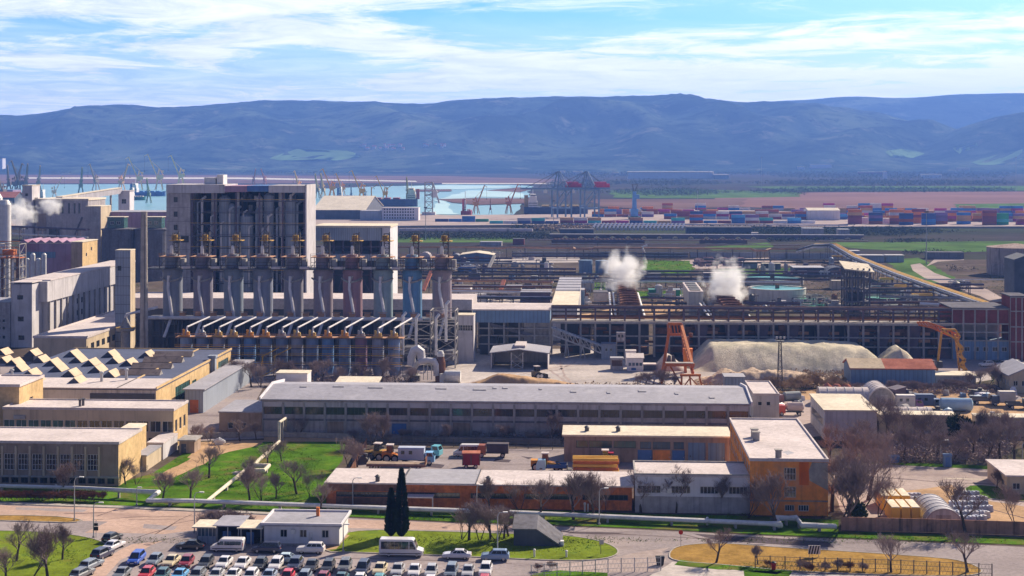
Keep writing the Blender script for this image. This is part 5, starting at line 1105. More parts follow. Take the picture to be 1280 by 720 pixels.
for k,(px,rr)in enumerate(((149,8.6),(190,8.6))):
 a=MB();a.lathe([(rr,0),(rr,12),(rr+.15,12),(rr+.15,12.4),(rr,12.4),(rr,25.5),(rr+.3,25.6),(rr+.3,26.2),(rr*.3,26.8)],36)
 solo(a,'round_tank','concrete_dark','broad dark round tank in front of the lilac hall, '+('left of the chimney' if k==0 else 'right of the chimney'),'tank',DX(px,752),group='round tanks by the lilac hall')
 f2=Fr(134+47*k,155+47*k,d=744);house('tank_cabin','green cabin with two windows on top of the '+('left' if k==0 else 'right')+' dark tank','cabin',Fr(134+47*k,155+47*k,d=748,z=26.6),6,5.4,'glass_green','roof_cream',{'F':[(1.5,1.8,3.5,3.4,'w',2,1),(4.8,1.8,6.8,3.4,'w',2,1)]},ov=.4)
def rack(label,pts,pipes,support=14.0,supm='metal_dark',group=None,cat='pipe rack',name='pipe_rack',bays=True):
 """pts: (px, py, z) along the top; pipes: (offset, dz, radius, material)"""
 P_=[G(x,y,z)for x,y,z in pts];o=P_[0].copy();o.z=0
 r=thing(name,label,cat,o,0,group)
 for off,dz,rr,m_ in pipes:
  L_=[]
  for i,p in enumerate(P_):
   t=(P_[min(i+1,len(P_)-1)]-P_[max(0,i-1)]);t.z=0;t.normalize();L_.append(p-o+Vector((-t.y,t.x,0))*off+Vector((0,0,dz)))
  a=MB();a.path(L_,rr,7);a.build('pipe',M[m_],r)
 offs=[q[0]for q in pipes];w0,w1=min(offs)-.3,max(offs)+.3
 for p,q in zip(P_,P_[1:]):
  L_=(q-p).length;n=max(1,int(L_/support));t=(q-p).normalized();nn=Vector((-t.y,t.x,0))
  for i in range(n):
   c=p.lerp(q,(i+.5)/n)-o;a=MB();h0=c.z-.5
   for s_ in(w0,w1):a.bar(Vector((c.x,c.y,0))+nn*s_,Vector((c.x,c.y,h0))+nn*s_,.3)
   a.bar(Vector((c.x,c.y,h0))+nn*(w0-.2),Vector((c.x,c.y,h0))+nn*(w1+.2),.35);a.build('support',M[supm],r)
 return r
rack('dark purple pipe rack below the steam at the left',[(14,283,26),(108,287,26)],[(0,0,.5,'steel_purple'),(2,0,.4,'steel_purple'),(1,-4,.5,'metal_white'),(0,-7,.4,'steel_purple')],13,'steel_purple')
rack('second purple pipe rack in front of the round dark tanks',[(60,296,22),(208,314,12)],[(0,0,.4,'steel_purple'),(1.5,.2,.4,'concrete'),(0,-3,.4,'steel_purple')],13,'steel_purple')
rack('long brown pipeline that rises over a gate and runs yellow to the lower right',[(494,308.7,6.5),(600,309,6.5),(607,310,6),(630,310,6),(636,309,6.5),(716,309.7,6.5),(719,311,5.6),(740,311,5.6),(743,309.7,6.5),(826,310.2,6.5),(850,310.5,6.2),(938,310.8,6.2),(944,313,5.4),(958,313,5.4),(964,311,6.2),(1003,311,6.2)],[(0,0,.55,'pipe_rust'),(1.6,0,.4,'pipe_yellow'),(3,-.1,.4,'metal_dark')],15)
rack('yellow pipeline crossing the field diagonally down to the brick tower',[(1003,311,6.2),(1020,305,9.8),(1045,305,9.8),(1072,320,6.5),(1124,340.5,6.5),(1160,353,6.5),(1205,368,6.5),(1260,387,6.5)],[(0,0,.5,'pipe_yellow'),(-1.4,0,.45,'pipe_yellow'),(-2.8,-.2,.4,'pipe_lag'),(-4.4,-.6,.4,'metal_dark'),(-4.6,-1.8,.4,'metal_white')],11,'concrete_dark')
for k,(x,y,wd)in enumerate(((1040,320,12),(1056,329,10),(1077,339.5,12),(1100,348,16),(1118,357,14),(1140,368,24),(1160,362,14))):
 p=G(x,y,5.6);dd=p.y/F;a=MB();a.box(0,-.9,0,wd*dd,.9,.3);L_=wd*dd
 r=thing('expansion_loop',f'yellow expansion loop of the diagonal pipeline, {ORD[k]} counted from the far end','pipe loop',(p.x,p.y,0),YAW,'yellow expansion loops on the diagonal pipeline')
 a=MB();a.path([(0,-.8,5.6),(L_,-.8,5.6),(L_,.8,5.6),(0,.8,5.6)],.42,7);a.build('pipe',M['pipe_yellow'],r)
 a=MB();[a.bar((x_,0,0),(x_,0,5.2),.3)for x_ in(.3,L_-.3)];a.bar((0,0,5.2),(L_,0,5.2),.3);a.build('support',M['metal_dark'],r)
rack('dark double pipe rack crossing behind the cooling towers',[(486,343,6),(690,343,6),(880,343.5,6),(1056,345,6)],[(0,0,.5,'metal_dark'),(1.4,.1,.5,'steel_purple'),(2.8,0,.4,'concrete'),(.8,-1.8,.5,'steel_purple')],12)
rack('white pipe on trestles behind the first cooling tower',[(722,351.5,4.5),(1000,353,4.5)],[(0,0,.5,'metal_white'),(1.4,-.2,.35,'pipe_lag')],14,'concrete')
rack('grey pipe rack below the gabled white shed',[(484,329,5),(640,329.5,5),(690,330.5,5)],[(0,0,.4,'concrete'),(1.3,0,.5,'metal_dark'),(2.6,.1,.4,'pipe_lag')],10)
rack('brown pipe rack with a red pipe right of the silo row',[(560,351,6),(630,351.5,6),(690,353,6)],[(0,0,.45,'pipe_rust'),(1.2,.1,.4,'roof_red'),(2.6,0,.4,'pipe_lag'),(1.2,-2,.5,'metal_dark')],8)
rack('low rack of lagged pipes just behind the blue gallery roof',[(560,364,5),(690,366,5)],[(0,0,.6,'pipe_lag'),(1.8,0,.5,'concrete'),(3.4,.3,.4,'pipe_rust')],9)
rack('dark pipe rack just above the blue gallery roof',[(560,372,4.5),(690,373,4.5)],[(0,0,.5,'metal_dark'),(1.6,0,.5,'steel_purple'),(3.0,.2,.4,'pipe_lag')],9)
rack('thin white pipe crossing the fields to the right edge',[(1098,349,5),(1290,349.8,5)],[(0,0,.3,'metal_white')],22,'concrete')
rack('grey pipe rack in front of the curved works road',[(1100,371,7),(1200,373,7),(1215,378,7)],[(0,0,.4,'concrete'),(1.4,0,.5,'metal_dark'),(2.8,0,.4,'pipe_lag'),(1,-2.4,.4,'concrete')],7,'concrete')
rack('dense pipe rack ending at the red brick plant',[(1150,380,7),(1262,386,6)],[(0,0,.5,'pipe_lag'),(1.4,0,.4,'concrete'),(2.8,0,.5,'pipe_lag'),(4.2,-.4,.4,'metal_dark')],6,'concrete')
rack('dark pipe rack between cooling towers and green basins',[(800,372,6),(890,374,6)],[(0,0,.4,'steel_purple'),(1.4,0,.4,'metal_dark')],9)
rack('brown low pipe rack in front of the cream basin',[(930,379,5),(1000,380,5)],[(0,0,.5,'steel_purple'),(1.4,.2,.4,'metal_rust')],8)
rack('rusty pipe rack behind the goods wagons',[(690,300.6,7),(804,301,7)],[(0,0,.6,'steel_purple'),(2,0,.6,'metal_rust')],20)
for k,(x0,x1,y)in enumerate(((640,796,321),(804,860,322),(862,945,322),(962,1046,323))):
 f=Fr(x0,x1,y);r=thing('panel_wall',f'long low blue-grey panel wall under the brown pipeline, {ORD[k]} section from the left','wall',f.o,YAW,'blue-grey panel walls under the pipeline')
 n=max(3,int(f.w/9));a=MB();a.box(0,0,0,f.w,.4,3.4);a.build('panel',M['wall_steel'],r);a=MB();[a.box(f.w*i/n,-.25,0,f.w*i/n+.4,-.01,3.8)for i in range(n)];a.build('post',M['concrete_dark'],r)
for k,(x0,x1,y)in enumerate(((1068,1105,328),(1108,1130,328),(1160,1205,324))):
 f=Fr(x0,x1,y);house('blue_wall_shed',['long blue-grey shed under the diagonal yellow pipeline','short blue-grey shed beside the curved works road','dark flat roofed depot north of the curved works road'][k],'shed',f,9,4.0,['wall_steel','wall_steel','concrete_dark'][k],['roof_grey','roof_grey','concrete_dark'][k],{},ov=.4)
def tank(label,px,yb,rpx,hpx,m,top=None,topm=None,name='storage_tank',cat='tank',group=None,rail=False,cone=.06):
 c=G(px,yb);s=c.y/F;rr,hh=rpx*s,hpx*s;o=Vector((c.x,c.y+rr,0));r=thing(name,label,cat,o,0,group)
 a=MB();a.lathe([(rr,0),(rr,hh*.5),(rr*1.01,hh*.5),(rr*1.01,hh*.53),(rr,hh*.53),(rr,hh),(rr*1.015,hh),(rr*1.015,hh+.15)]+([(rr*.93,hh+.15),(rr*.93,hh-.5)]if top=='open' else[(rr*.1,hh+.15+rr*cone)]),36)
 a.build('shell',M[m],r)
 if top=='open':
  a=MB();a.lathe([(rr*.93,hh-.45),(rr*.92,hh-.2)],36);a.build('water_surface',M[topm],r)
  a=MB();a.box(-rr,-.5,hh+.2,rr,.5,hh+.45);[a.bar((-rr,y,hh+1.2),(rr,y,hh+1.2),.1)for y in(-.5,.5)];a.build('bridge',M['concrete'],r)
  a=MB();a.lathe([(.9,hh-.2),(.9,hh+1.6)],10);a.build('drive',M['metal_rust'],r)
 if rail:
  a=MB()
  for k in range(10):g_=2*math.pi*k/10;a.bar((rr*math.cos(g_),rr*math.sin(g_),hh),(rr*math.cos(g_),rr*math.sin(g_),hh+1.2),.12)
  a.path([(rr*math.cos(2*math.pi*k/24),rr*math.sin(2*math.pi*k/24),hh+1.2)for k in range(25)],.07,4);a.build('railing',M['metal'],r)
 return r
mk('tank_blue',(.22,.30,.42),var=.1,scale=.2,streak=.3);mk('tank_rust',(.42,.33,.29),var=.2,scale=.12,streak=.7,stain=((.2,.12,.09),.8,.12,.52));mk('teal_water',(.03,.36,.36),rough=.3,var=.15,scale=.2);mk('green_water',(.02,.24,.13),rough=.4,var=.25,scale=.2,stain=((.04,.36,.2),.7,.3,.55));mk('tank_cream',(.60,.57,.52),var=.1,streak=.35)
tank('blue-grey storage tank, left one of the pair beside the steam',732.5,342,8.5,16,'tank_blue',group='pair of blue-grey tanks')
tank('blue-grey storage tank, right one of the pair beside the steam',753,342,8.2,15.5,'tank_blue',group='pair of blue-grey tanks')
tank('huge rust streaked tank with pale domed roof at the right edge',1281,345,35,34,'tank_rust',cone=.12)
tank('big round cream basin full of teal water',978,380,36,17,'tank_cream','open','teal_water','water_basin','basin')
tank('flat wide basin of teal water behind the cream basin',972,358,40,7,'concrete','open','teal_water','water_basin','basin')
tank('green topped round basin under white portal frames, upper one',1018,382,24,7,'concrete_dark','open','green_water','water_basin','basin')
tank('green topped round basin under white portal frames, lower one',1032,391,29,7,'concrete_dark','open','green_water','water_basin','basin')
tank('green topped round basin half hidden by the concrete frame tower',1112,380,28,6,'concrete_dark','open','green_water','water_basin','basin')
tank('pale round basin with mint coloured top right of the concrete frame tower',1131,391,21,6,'tank_cream','open','water_pale','water_basin','basin')
tank('mint basin with railings behind the concrete frame tower',1110,368,26,6,'concrete','open','teal_water','water_basin','basin',rail=True)
tank('white stubby tank among lagged pipes above the blue gallery',601,377,8,9,'metal_white')
tank('small grey tank beside the red conveyor',640,350,4,6,'tank_blue')
tank('small cream tank left of the long white roofed hall',668,352,5,7,'tank_cream')
for k,(px,yb)in enumerate(((1004,386),(1021,389),(1063,388),(1109,387),(1138,386),(1150,385))):
 c=G(px,yb);s=c.y/F;r=thing('portal_frame',f'white portal frame over the green basins, {ORD[k]} from the left','frame',c,YAW,'white portal frames over the basins')
 a=MB();w2=10*s;h2=17*s;a.bar((0,0,0),(0,0,h2),.4);a.bar((w2,0,0),(w2,0,h2),.4);a.bar((-.2,0,h2),(w2+.2,0,h2),.45);a.build('frame',M['roof_cream'],r)
 a=MB();a.box(0,-.5,h2*.45,w2,.5,h2*.5);a.build('walkway',M['green_water'],r)
a=MB();c=G(584,341);a.path([(-5,0,1.6),(-4.6,0,1.6),(4.6,0,1.6),(5,0,1.6)],[.7,1.5,1.5,.7],14);[a.box(x,-1.2,0,x+.5,1.2,.6)for x in(-3,2.6)];solo(a,'lying_tank','door_blue','bright blue cylindrical tank lying below the gabled white shed','tank',c,YAW)
f=Fr(576,616,328.5);house('gabled_shed','blue walled shed with cream low gable roof among the pipe racks','shed',f,18,4.6,'wall_steelblue','roof_cream',{'F':[(f.w*.42,0,f.w*.58,4,'d','wall_tan')]},roof='gv',ridge=1.3,ov=.6)
quonset('small white arched shed behind the bright blue silo',G(523,324.5),7.6,9,4.4,YAW,None,'roof_white','wall_pale')
quonset('small grey arched shed left of the gabled shed',G(563,328),6.2,9,5.0,YAW,None,'roof_grey','wall_tan')
f=Fr(690,721.5,d=505);H_=house('white_hall','long narrow hall with a bright white roof running away from the blue gallery','hall',f,116,11.9,'wall_pale','roof_cream',{},ov=.3)
a=MB();a.box(-.35,52,12.21,f.w+.35,116.3,12.3);[a.box(-.4,v,12.31,f.w+.4,v+.6,12.5)for v in range(54,116,12)];a.build('roof_sheet',M['roof_panel'],H_.root)
def cooling(label,x0,x1,d,h,depth,steam=None):
 f=Fr(x0,x1,d=d);W_=f.w;r=thing('cooling_tower',label,'cooling tower',f.o,YAW)
 a=MB();a.box(0,0,0,W_,depth,h);a.build('wall',M['concrete_dark'],r)
 n=int(depth/9)
 a=MB();[a.box(-.3,depth*i/n,h+.01,W_+.3,depth*i/n+.8,h+.9)for i in range(n+1)];a.build('deck_beam',M['wall_tan'],r)
 for i in range(n):
  c=(W_/2,depth*(i+.5)/n+.4);a=MB();R_=min(3.4,depth/n*.42);a.lathe([(R_*1.1,h),(R_*.94,h+1.3),(R_,h+2.4),(R_*.9,h+2.3),(R_*.85,h+.5)],16,*c);fs=a.build('fan_stack',M['metal_rust'],r)
  a=MB();[a.bar((c[0]-R_*.85*math.cos(q),c[1]-R_*.85*math.sin(q),h+1.5),(c[0]+R_*.85*math.cos(q),c[1]+R_*.85*math.sin(q),h+1.5),.5,.1)for q in(0,1.05,2.1)];a.build('fan',M['metal_dark'],fs)
 for s_,u0 in((-1,-1.4),(-1,-3.0),(1,W_+1.4)):
  a=MB();a.path([(u0,-.5,h*.75+(.5 if u0<-2 else 0)),(u0,depth,h*.75)],.4,7);a.build('riser_pipe',M['pipe_lag'],r)
 a=MB()
 for i in range(n+1):
  for u0 in(-2,W_+1.2):a.bar((u0,depth*i/n,0),(u0,depth*i/n,h*.7),.3);a.bar((min(u0,0),depth*i/n,h*.7),(max(u0,W_)if u0>0 else 0,depth*i/n,h*.7),.3)
 a.build('support',M['metal_rust'],r)
 return r
cooling('long brown fan cooling tower left of the first steam plume base',775,801,512,9.5,92)
cooling('long brown fan cooling tower under the right hand steam plume',899,936,505,9.5,90)
f=Fr(861,879,d=560);H_=house('pump_house','white concrete pump house with dark roof openings left of the second cooling tower','pump house',f,40,11.5,'tank_cream','roof_white',{},ov=.1)
for i in range(4):a=MB();a.box(.8,3+i*9.5,11.82,f.w-.8,9.5+i*9.5,12.1);a.build('roof_opening',M['metal_dark'],H_.root)
f=Fr(1058,1087,d=540);W_=f.w
r=thing('concrete_frame_tower','open dark concrete frame tower with a slanted cream roof','tower',f.o,YAW)
a=MB()
for i in range(5):
 for v in(0,5,10):a.box(W_*i/4-.3,v,0,W_*i/4+.3,v+.5,22)
a.build('column',M['concrete_dark'],r)
for z in(5,9.5,14,18):a=MB();a.box(-.4,-.3,z,W_+.4,10.8,z+.5);a.build('floor',M['concrete_dark'],r)
a=MB();a.box(.4,5.6,0,W_-.4,9.5,8);a.box(1,2,9.8,W_-2,9,12.6);a.build('machine',M['wall_dark'],r)
a=MB();a.hexa([(-.8,-1,21.6),(W_+1.6,-1,20.4),(W_+1.6,12,22.4),(-.8,12,23.6)],[(-.8,-1,22.0),(W_+1.6,-1,20.8),(W_+1.6,12,22.8),(-.8,12,24.0)]);a.build('roof',M['roof_cream'],r)
house('dark_shed','dark low shed with white door panel left of the concrete frame tower','shed',Fr(992,1030,346),14,4.6,'wall_dark','roof_grey',{'F':[(2,0,7,3.4,'d','wall_pale')]},ov=.3)
quonset('dark arched store between the dark shed and the concrete frame tower',G(1030,346),13,14,5.0,YAW,None,'wall_dark','wall_dark')
for nm,lab,x0,x1,yb,dep,h,wm,rm in(('flat_store','small white and blue store by the scrap heap',929,947,335.5,8,3.0,'wall_steel','roof_white'),('flat_store','dark flat store with cream roof edge right of the scrap heap',953,976,337,8,3.2,'wall_dark','roof_cream'),('grey_block','pale grey double block above the brown pipeline',1004,1030,297.5,12,7.2,'wall_grey','roof_grey'),('grey_block','smaller pale grey block above the rising pipeline',1048,1062,297.5,10,6.4,'wall_grey','roof_grey'),('green_shed','low green shed between the cooling towers',811,828,371,5,3,'green_water','green_water'),('green_shed','low green shed left of the white pump house',836,850,371,5,3,'green_water','wall_steel'),('grey_shed','grey flat roofed shed beside the red conveyor',632,651,372,10,4.6,'concrete','roof_grey'),('purple_shed','dark purple shed with pale panel next to the long white roofed hall',651,688,381,12,5.2,'steel_purple','roof_grey'),('white_store','flat white roofed store among pipes right of the silo row',566,588,371,10,4.2,'wall_white','roof_cream'),('grey_store','grey store right of the long white roofed hall',723,741,363,9,3.6,'wall_grey','roof_grey'),('blue_store','blue walled store right of the long white roofed hall',722,730,384,8,7,'wall_steelblue','roof_grey'),('grey_store','pale store with dark roof beside the first cooling tower',742,759,384,10,6,'wall_grey','concrete_dark'),('flat_store','grey flat store in the works below the yellow gate',1058,1075,321,9,3.4,'wall_grey','roof_grey'),('flat_store','cream low store beside the brown basins',1040,1056,362,10,4,'wall_cream','roof_cream'),('flat_store','lilac flat shed left of the cooling tower rails',800,826,350,8,3,'wall_grey','roof_panel'),('flat_store','pale flat shed on the dusty ground behind the pump house',880,905,350,9,3.4,'wall_pale','roof_white'),('dark_depot','long dark depot behind the goods wagons',858,940,293,14,5.6,'wall_dark','concrete_dark'),('flat_store','white low store behind the white tank wagons',940,948,296,6,3,'wall_white','roof_white'),('dark_depot','dark flat depot below the white tilted canopies',700,742,293,12,4,'wall_dark','concrete_dark'),('roof_deck','grey flat canopy building left of the brown pipeline bump',600,627,307.5,8,2.6,'wall_grey','roof_grey'),('red_store','small rust red store behind the brown pipeline',641,655,306,6,4,'wall_redbrick','concrete_dark')):
 house(nm,lab,'store',Fr(x0,x1,yb),dep,h,wm,rm,{},ov=.2)
for k,(p,q,m_,lab)in enumerate((((529,363,2),(541,346,11),'roof_red','red sloping conveyor glimpsed between the last two silos'),((622,374,1),(630,359,8),'roof_red','short red sloping conveyor by the grey shed'),((608,342,1),(618,328,9),'concrete','pale sloping double conveyor right of the gabled shed'))):
 A,B=G(p[0],p[1],p[2]),G(q[0],p[1]-4,p[2]);B.z=q[2];B.x=(q[0]-640)*B.y/F
 r=thing('sloping_conveyor',lab,'conveyor',(A.x,A.y,0));o=Vector((A.x,A.y,0));a=MB();a.bar(A-o,B-o,1.6,.8);a.build('belt_casing',M[m_],r);a=MB();mid=A.lerp(B,.6)-o;a.bar((mid.x,mid.y,0),mid,.3);a.build('leg',M['metal_dark'],r)
a=MB();c=G(683,346);a.lathe([(1.3,0),(1.1,7),(1.0,7.6)],12);solo(a,'white_stack','metal_white','short white stack behind the long white roofed hall','stack',c)
a=MB();c=G(805,325);a.path([(0,0,0),(.6,0,4),(-1,0,8),(2,0,9)],.5,8);solo(a,'white_pipe_bend','metal_white','bent white pipe standing beside the green strip','pipe',c)
a=MB()
for k in range(150):
 x,y=rnd.uniform(866,928),rnd.uniform(325,333.5);c=G(x,y);s1=rnd.uniform(.6,2.4);a.box(c.x,c.y,0,c.x+s1*1.5,c.y+s1,rnd.uniform(.5,2.2))
tag(a.build('scrap_heap',mat('scrap',(.24,.17,.18),var=.6,scale=.4,stain=[((.5,.42,.42),.8,.5,.55),((.08,.05,.06),.8,.6,.55)])),'purplish heap of scrap behind the right hand steam plume','scrap',kind='stuff')
for y0,x0,x1 in((292.4,494,690),(300.2,660,1085),(305.6,690,1000),(296,500,700)):
 f=Fr(x0,x1,y0);a=MB();a.box(0,-2.4,0.01,f.w,2.4,.35);o_=a.build('railway_bed',M['metal_rust'],loc=f.o,rz=YAW);tag(o_,kind='structure')
 a=MB();[a.box(0,v-.08,.36,f.w,v+.08,.55)for v in(-.75,.75)];a.build('rail',M['metal'],o_)
def wagon_bits(r,L_,m_='metal_dark'):
 a=MB();a.box(-L_/2,-1.3,1.0,L_/2,1.3,1.25);a.box(-L_/2-.6,-.3,.9,L_/2+.6,.3,1.2);a.build('underframe',M[m_],r)
 for sx in(-1,1):
  a=MB()
  for dx_ in(-.9,.9):
   for sy in(-.75,.75):a.path([(sx*L_*.36+dx_,sy-.07,.98),(sx*L_*.36+dx_,sy+.07,.98)],.45,10)
  a.box(sx*L_*.36-1.4,-.9,.75,sx*L_*.36+1.4,.9,.99);a.build('bogie',M['metal_dark'],r)
tp=thing('tank_wagon','x','wagon',(0,0,0),YAW,'white tank wagons in one train')
a=MB();a.path([(-5.9,0,2.75),(-5.6,0,2.75),(5.6,0,2.75),(5.9,0,2.75)],[.7,1.45,1.45,.7],14);a.lathe([(.5,4.1),(.5,4.5)],8);a.build('tank',M['roof_white'],tp);wagon_bits(tp,12)
f=Fr(501,668,291.8)
for i in range(11):
 o=tp if i==0 else dup(tp);o.location=f.o+UV*(f.u(508+14.9*i))+Vector((0,0,.1));o['label']=f'white tank wagon, {ORD[i]} from the left in the train behind the silos'
hp=thing('hopper_wagon','x','wagon',(0,0,0),YAW,'dark hopper wagons in one train')
a=MB();a.hexa([(-3.4,-1.0,1.3),(3.4,-1.0,1.3),(3.4,1.0,1.3),(-3.4,1.0,1.3)],[(-6,-1.4,3.2),(6,-1.4,3.2),(6,1.4,3.2),(-6,1.4,3.2)]);a.box(-6,-1.4,3.201,6,1.4,4.1);a.build('hopper',M['coat'],hp)
a=MB();a.prismx([(-1.45,4.11),(1.45,4.11),(.9,4.4),(-.9,4.4)],-6,6);a.build('roof',M['wall_pale'],hp);wagon_bits(hp,12)
f=Fr(690,1085,299.6)
for i in range(20):
 o=hp if i==0 else dup(hp);o.location=f.o+UV*f.u(697+19.6*i)+Vector((0,0,.1));paint(o,(*((.10,.065,.075)if i<7 else(.17,.14,.19)),1));o['label']=f'{"dark brown" if i < 7 else "grey violet"} hopper wagon, {ORD[i]} from the left in the long goods train'
bp_=thing('open_wagon','x','wagon',(0,0,0),YAW,'brown open wagons in one train')
a=MB();a.box(-6,-1.4,1.3,6,1.4,3.4);[a.box(-6+1.5*k-.08,-1.48,1.3,-6+1.5*k+.08,-1.401,3.4)for k in range(9)];a.build('box',M['coat'],bp_)
a=MB();[a.lathe([(1.2,3.41),(.7,4.0),(.1,4.2)],9,x,0)for x in(-4,-1.3,1.4,4.1)];a.build('load',M['metal_rust'],bp_);wagon_bits(bp_,12)
f=Fr(690,960,305.2)
for i,px in enumerate((700,719,738,757,776,795,885,904,923)):
 o=bp_ if i==0 else dup(bp_);o.location=f.o+UV*f.u(px)+Vector((0,0,.1));paint(o,(.13,.075,.085,1));o['label']=f'dark brown open wagon in front of the goods train, {ORD[i]} from the left'
cp_=thing('tilted_canopy','x','canopy',(0,0,0),YAW,'row of white tilted canopies')
a=MB();a.hexa([(-1.2,-2.2,2.0),(.3,-2.2,2.0),(2.7,3.0,5.8),(1.2,3.0,5.8)],[(-1.2,-2.2,2.25),(.3,-2.2,2.25),(2.7,3.0,6.05),(1.2,3.0,6.05)]);a.build('canopy',M['plaster_white'],cp_)
a=MB();a.box(-1.3,-2.4,0,1.1,-2.15,1.9);a.build('front_panel',M['roof_white'],cp_);a=MB();a.bar((1.6,2,0),(1.6,2,5),.2);a.build('post',M['metal_dark'],cp_)
f=Fr(740,860,287.5)
for i in range(23):
 o=cp_ if i==0 else dup(cp_);o.location=f.o+UV*f.u(742+5.05*i);o['label']=f'white tilted canopy, {ORD[i]} from the left in the row below the containers'
q_=random.Random(21)
for k,(x0,x1,y,z,mm)in enumerate(((490,600,336,4,'metal_dark'),(600,720,335.5,4.5,'steel_purple'),(760,900,339,4,'metal_dark'),(640,770,347.5,4,'steel_purple'),(560,690,358,6,'metal_rust'),(740,870,378.5,6,'metal_dark'),(1065,1200,361,6,'metal_dark'),(1090,1230,355,5,'steel_purple'),(880,1080,324.5,5,'metal_dark'),(490,640,322.5,4,'steel_purple'),(640,860,317,4,'metal_dark'),(1080,1260,378,6,'metal_rust'),(900,1050,339.5,4,'steel_purple'))):
 rack(f'dark service pipe rack of the midfield, {ORD[k]} listed, near the '+['silo row','white hall','steam','white hall','red conveyor','first cooling tower','yellow pipeline','curved road','scrap heap','blue tank','panel wall','brick plant','dark shed'][k],[(x0,y,z),((x0+x1)/2,y+q_.uniform(-.3,.6),z),(x1,y+q_.uniform(.2,.9),z)],[(0,0,.45,mm),(1.3,.1,.4,q_.choice(['concrete','pipe_lag','metal_rust','pipe_rust'])),(2.5,-.1,.5,'metal_dark'),(1.0,-1.7,.45,q_.choice(['steel_purple','metal_dark']))],12)
for k in range(110):
 px,py=q_.choice([(q_.uniform(562,690),q_.uniform(338,378)),(q_.uniform(725,772),q_.uniform(350,386)),(q_.uniform(805,880),q_.uniform(348,386)),(q_.uniform(940,1060),q_.uniform(336,352)),(q_.uniform(1060,1220),q_.uniform(360,388)),(q_.uniform(500,700),q_.uniform(320,345)),(q_.uniform(860,1060),q_.uniform(380,390))]);c=G(px,py);s1=q_.uniform(1.2,3.2);hh=q_.uniform(1.5,6.5);a=MB()
 if k%3==0:a.lathe([(s1*.6,0),(s1*.6,hh),(s1*.2,hh+.6)],12);a.bar((s1*.7,0,0),(s1*.7,0,hh+.8),.15)
 elif k%3==1:a.box(-s1,-s1*.7,0,s1,s1*.7,hh*.7);a.box(-s1*.5,-s1*.4,hh*.7+.01,s1*.4,s1*.4,hh);a.path([(-s1,0,hh*.8),(-s1*1.8,0,hh*.8),(-s1*1.8,0,0)],.25,6)
 else:lat(a,-s1,-s1,s1,s1,0,hh,2,.25);a.path([(-s1*1.6,0,hh*.9),(s1*1.8,0,hh*.9)],.4,7)
 solo(a,'process_unit',q_.choice(['metal_dark','concrete_dark','metal_rust','steel_purple','concrete','wall_steel','wall_pale','pipe_lag']),'small process vessel, box or pipe frame among the midfield pipe racks','process unit',c,YAW,'process units among the pipe racks')
CC={'rust red':(.46,.09,.06),'maroon':(.32,.05,.09),'blue':(.05,.22,.58),'dark blue':(.04,.08,.28),'tan':(.58,.34,.15),'brown':(.34,.16,.09),'orange':(.78,.22,.04),'white':(.74,.70,.70),'grey':(.42,.42,.46),'green':(.03,.38,.20),'turquoise':(.08,.50,.50),'magenta':(.50,.03,.22),'violet':(.25,.13,.33),'sky blue':(.10,.42,.78),'yellow':(.72,.45,.08)}
def cont_mesh(L_):
 a=MB();n=int(L_/.55);
 a.box(-L_/2,-1.22,0,L_/2,1.22,.16);a.box(-L_/2,-1.22,2.44,L_/2,1.22,2.6)
 for x in(-L_/2,L_/2-.16):
  for y in(-1.22,1.06):a.box(x,y,.161,x+.16,y+.16,2.439)
 for s_ in(-1,1):
  vs=[]
  for i in range(n+1):
   x=-L_/2+.16+(L_-.32)*i/n;y=s_*(1.2 if i%2 else 1.13);vs+=[(x,y,.161),(x,y,2.439)]
  a.add(vs,[(2*i,2*i+2,2*i+3,2*i+1)for i in range(n)])
 for x in(-L_/2+.05,L_/2-.05):a.add([(x,-1.05,.161),(x,1.05,.161),(x,1.05,2.439),(x,-1.05,2.439)],[(0,1,2,3)])
 for y in(-.7,-.3,.3,.7):a.bar((L_/2+.01,y,.2),(L_/2+.01,y,2.4),.06)
 return a
CM={}
NCON=[0]
def container(loc,rz,col,label,group,L_=12.2):
 if L_ not in CM:
  CM[L_]=cont_mesh(L_).build('shipping_container',M['coat'])
  o=CM[L_];first=True
 else:o=CM[L_].copy();COL.objects.link(o)
 NCON[0]+=1
 v=1+rnd.uniform(-.2,.2);c=CC[col]
 o.location=loc;o.rotation_euler=(0,0,rz);o.color=(c[0]*v,c[1]*v,c[2]*v,1)
 return tag(o,label,'container',group)
LV=['on the ground','second up','third up','fourth up','topmost']
def crow(rowname,px0,px1,y,hs,cols,gap=.45,L_=12.2,prob=1.0,rz=None):
 f=Fr(px0,px1,y,z=1.6);u=0;k=0;r_=random.Random(int(y*10)+px0)
 while u+L_<=f.w and NCON[0]<296:
  hh=r_.choice(hs)
  if r_.random()<prob:
   for j in range(hh):
    col=r_.choice(cols)
    container(f.o+UV*(u+L_/2)+Vector((0,0,2.62*j)),YAW if rz is None else rz,col,f'{col} container {LV[j]}, stack {k + 1} from left in {rowname}','containers in '+rowname)
  u+=L_+gap;k+=1
mix=list(CC)
crow('row below blue cranes',612,700,279.5,[1,2],['blue','sky blue','turquoise','grey','white','maroon','dark blue'])
crow('the middle front row',700,858,279,[1,2,2,3],['tan','brown','maroon','rust red','dark blue','turquoise','magenta','tan','violet','white'])
crow('the right front row',862,1030,279,[1,1,2,3],['blue','sky blue','magenta','violet','turquoise','rust red','maroon','white','blue'])
crow('the second row',830,1060,273.8,[2,3,3],['violet','magenta','tan','blue','rust red','maroon','turquoise','white','dark blue'])
crow('the rear row',748,1030,267.5,[1,2,2],['rust red','orange','maroon','orange','violet','magenta','brown','rust red'],prob=.85)
crow('the rearmost row',760,900,264.0,[1,1,2],['rust red','orange','brown','maroon'],prob=.8)
crow('the row by the bay',544,612,277,[1,2],['dark blue','maroon','blue','violet','green'])
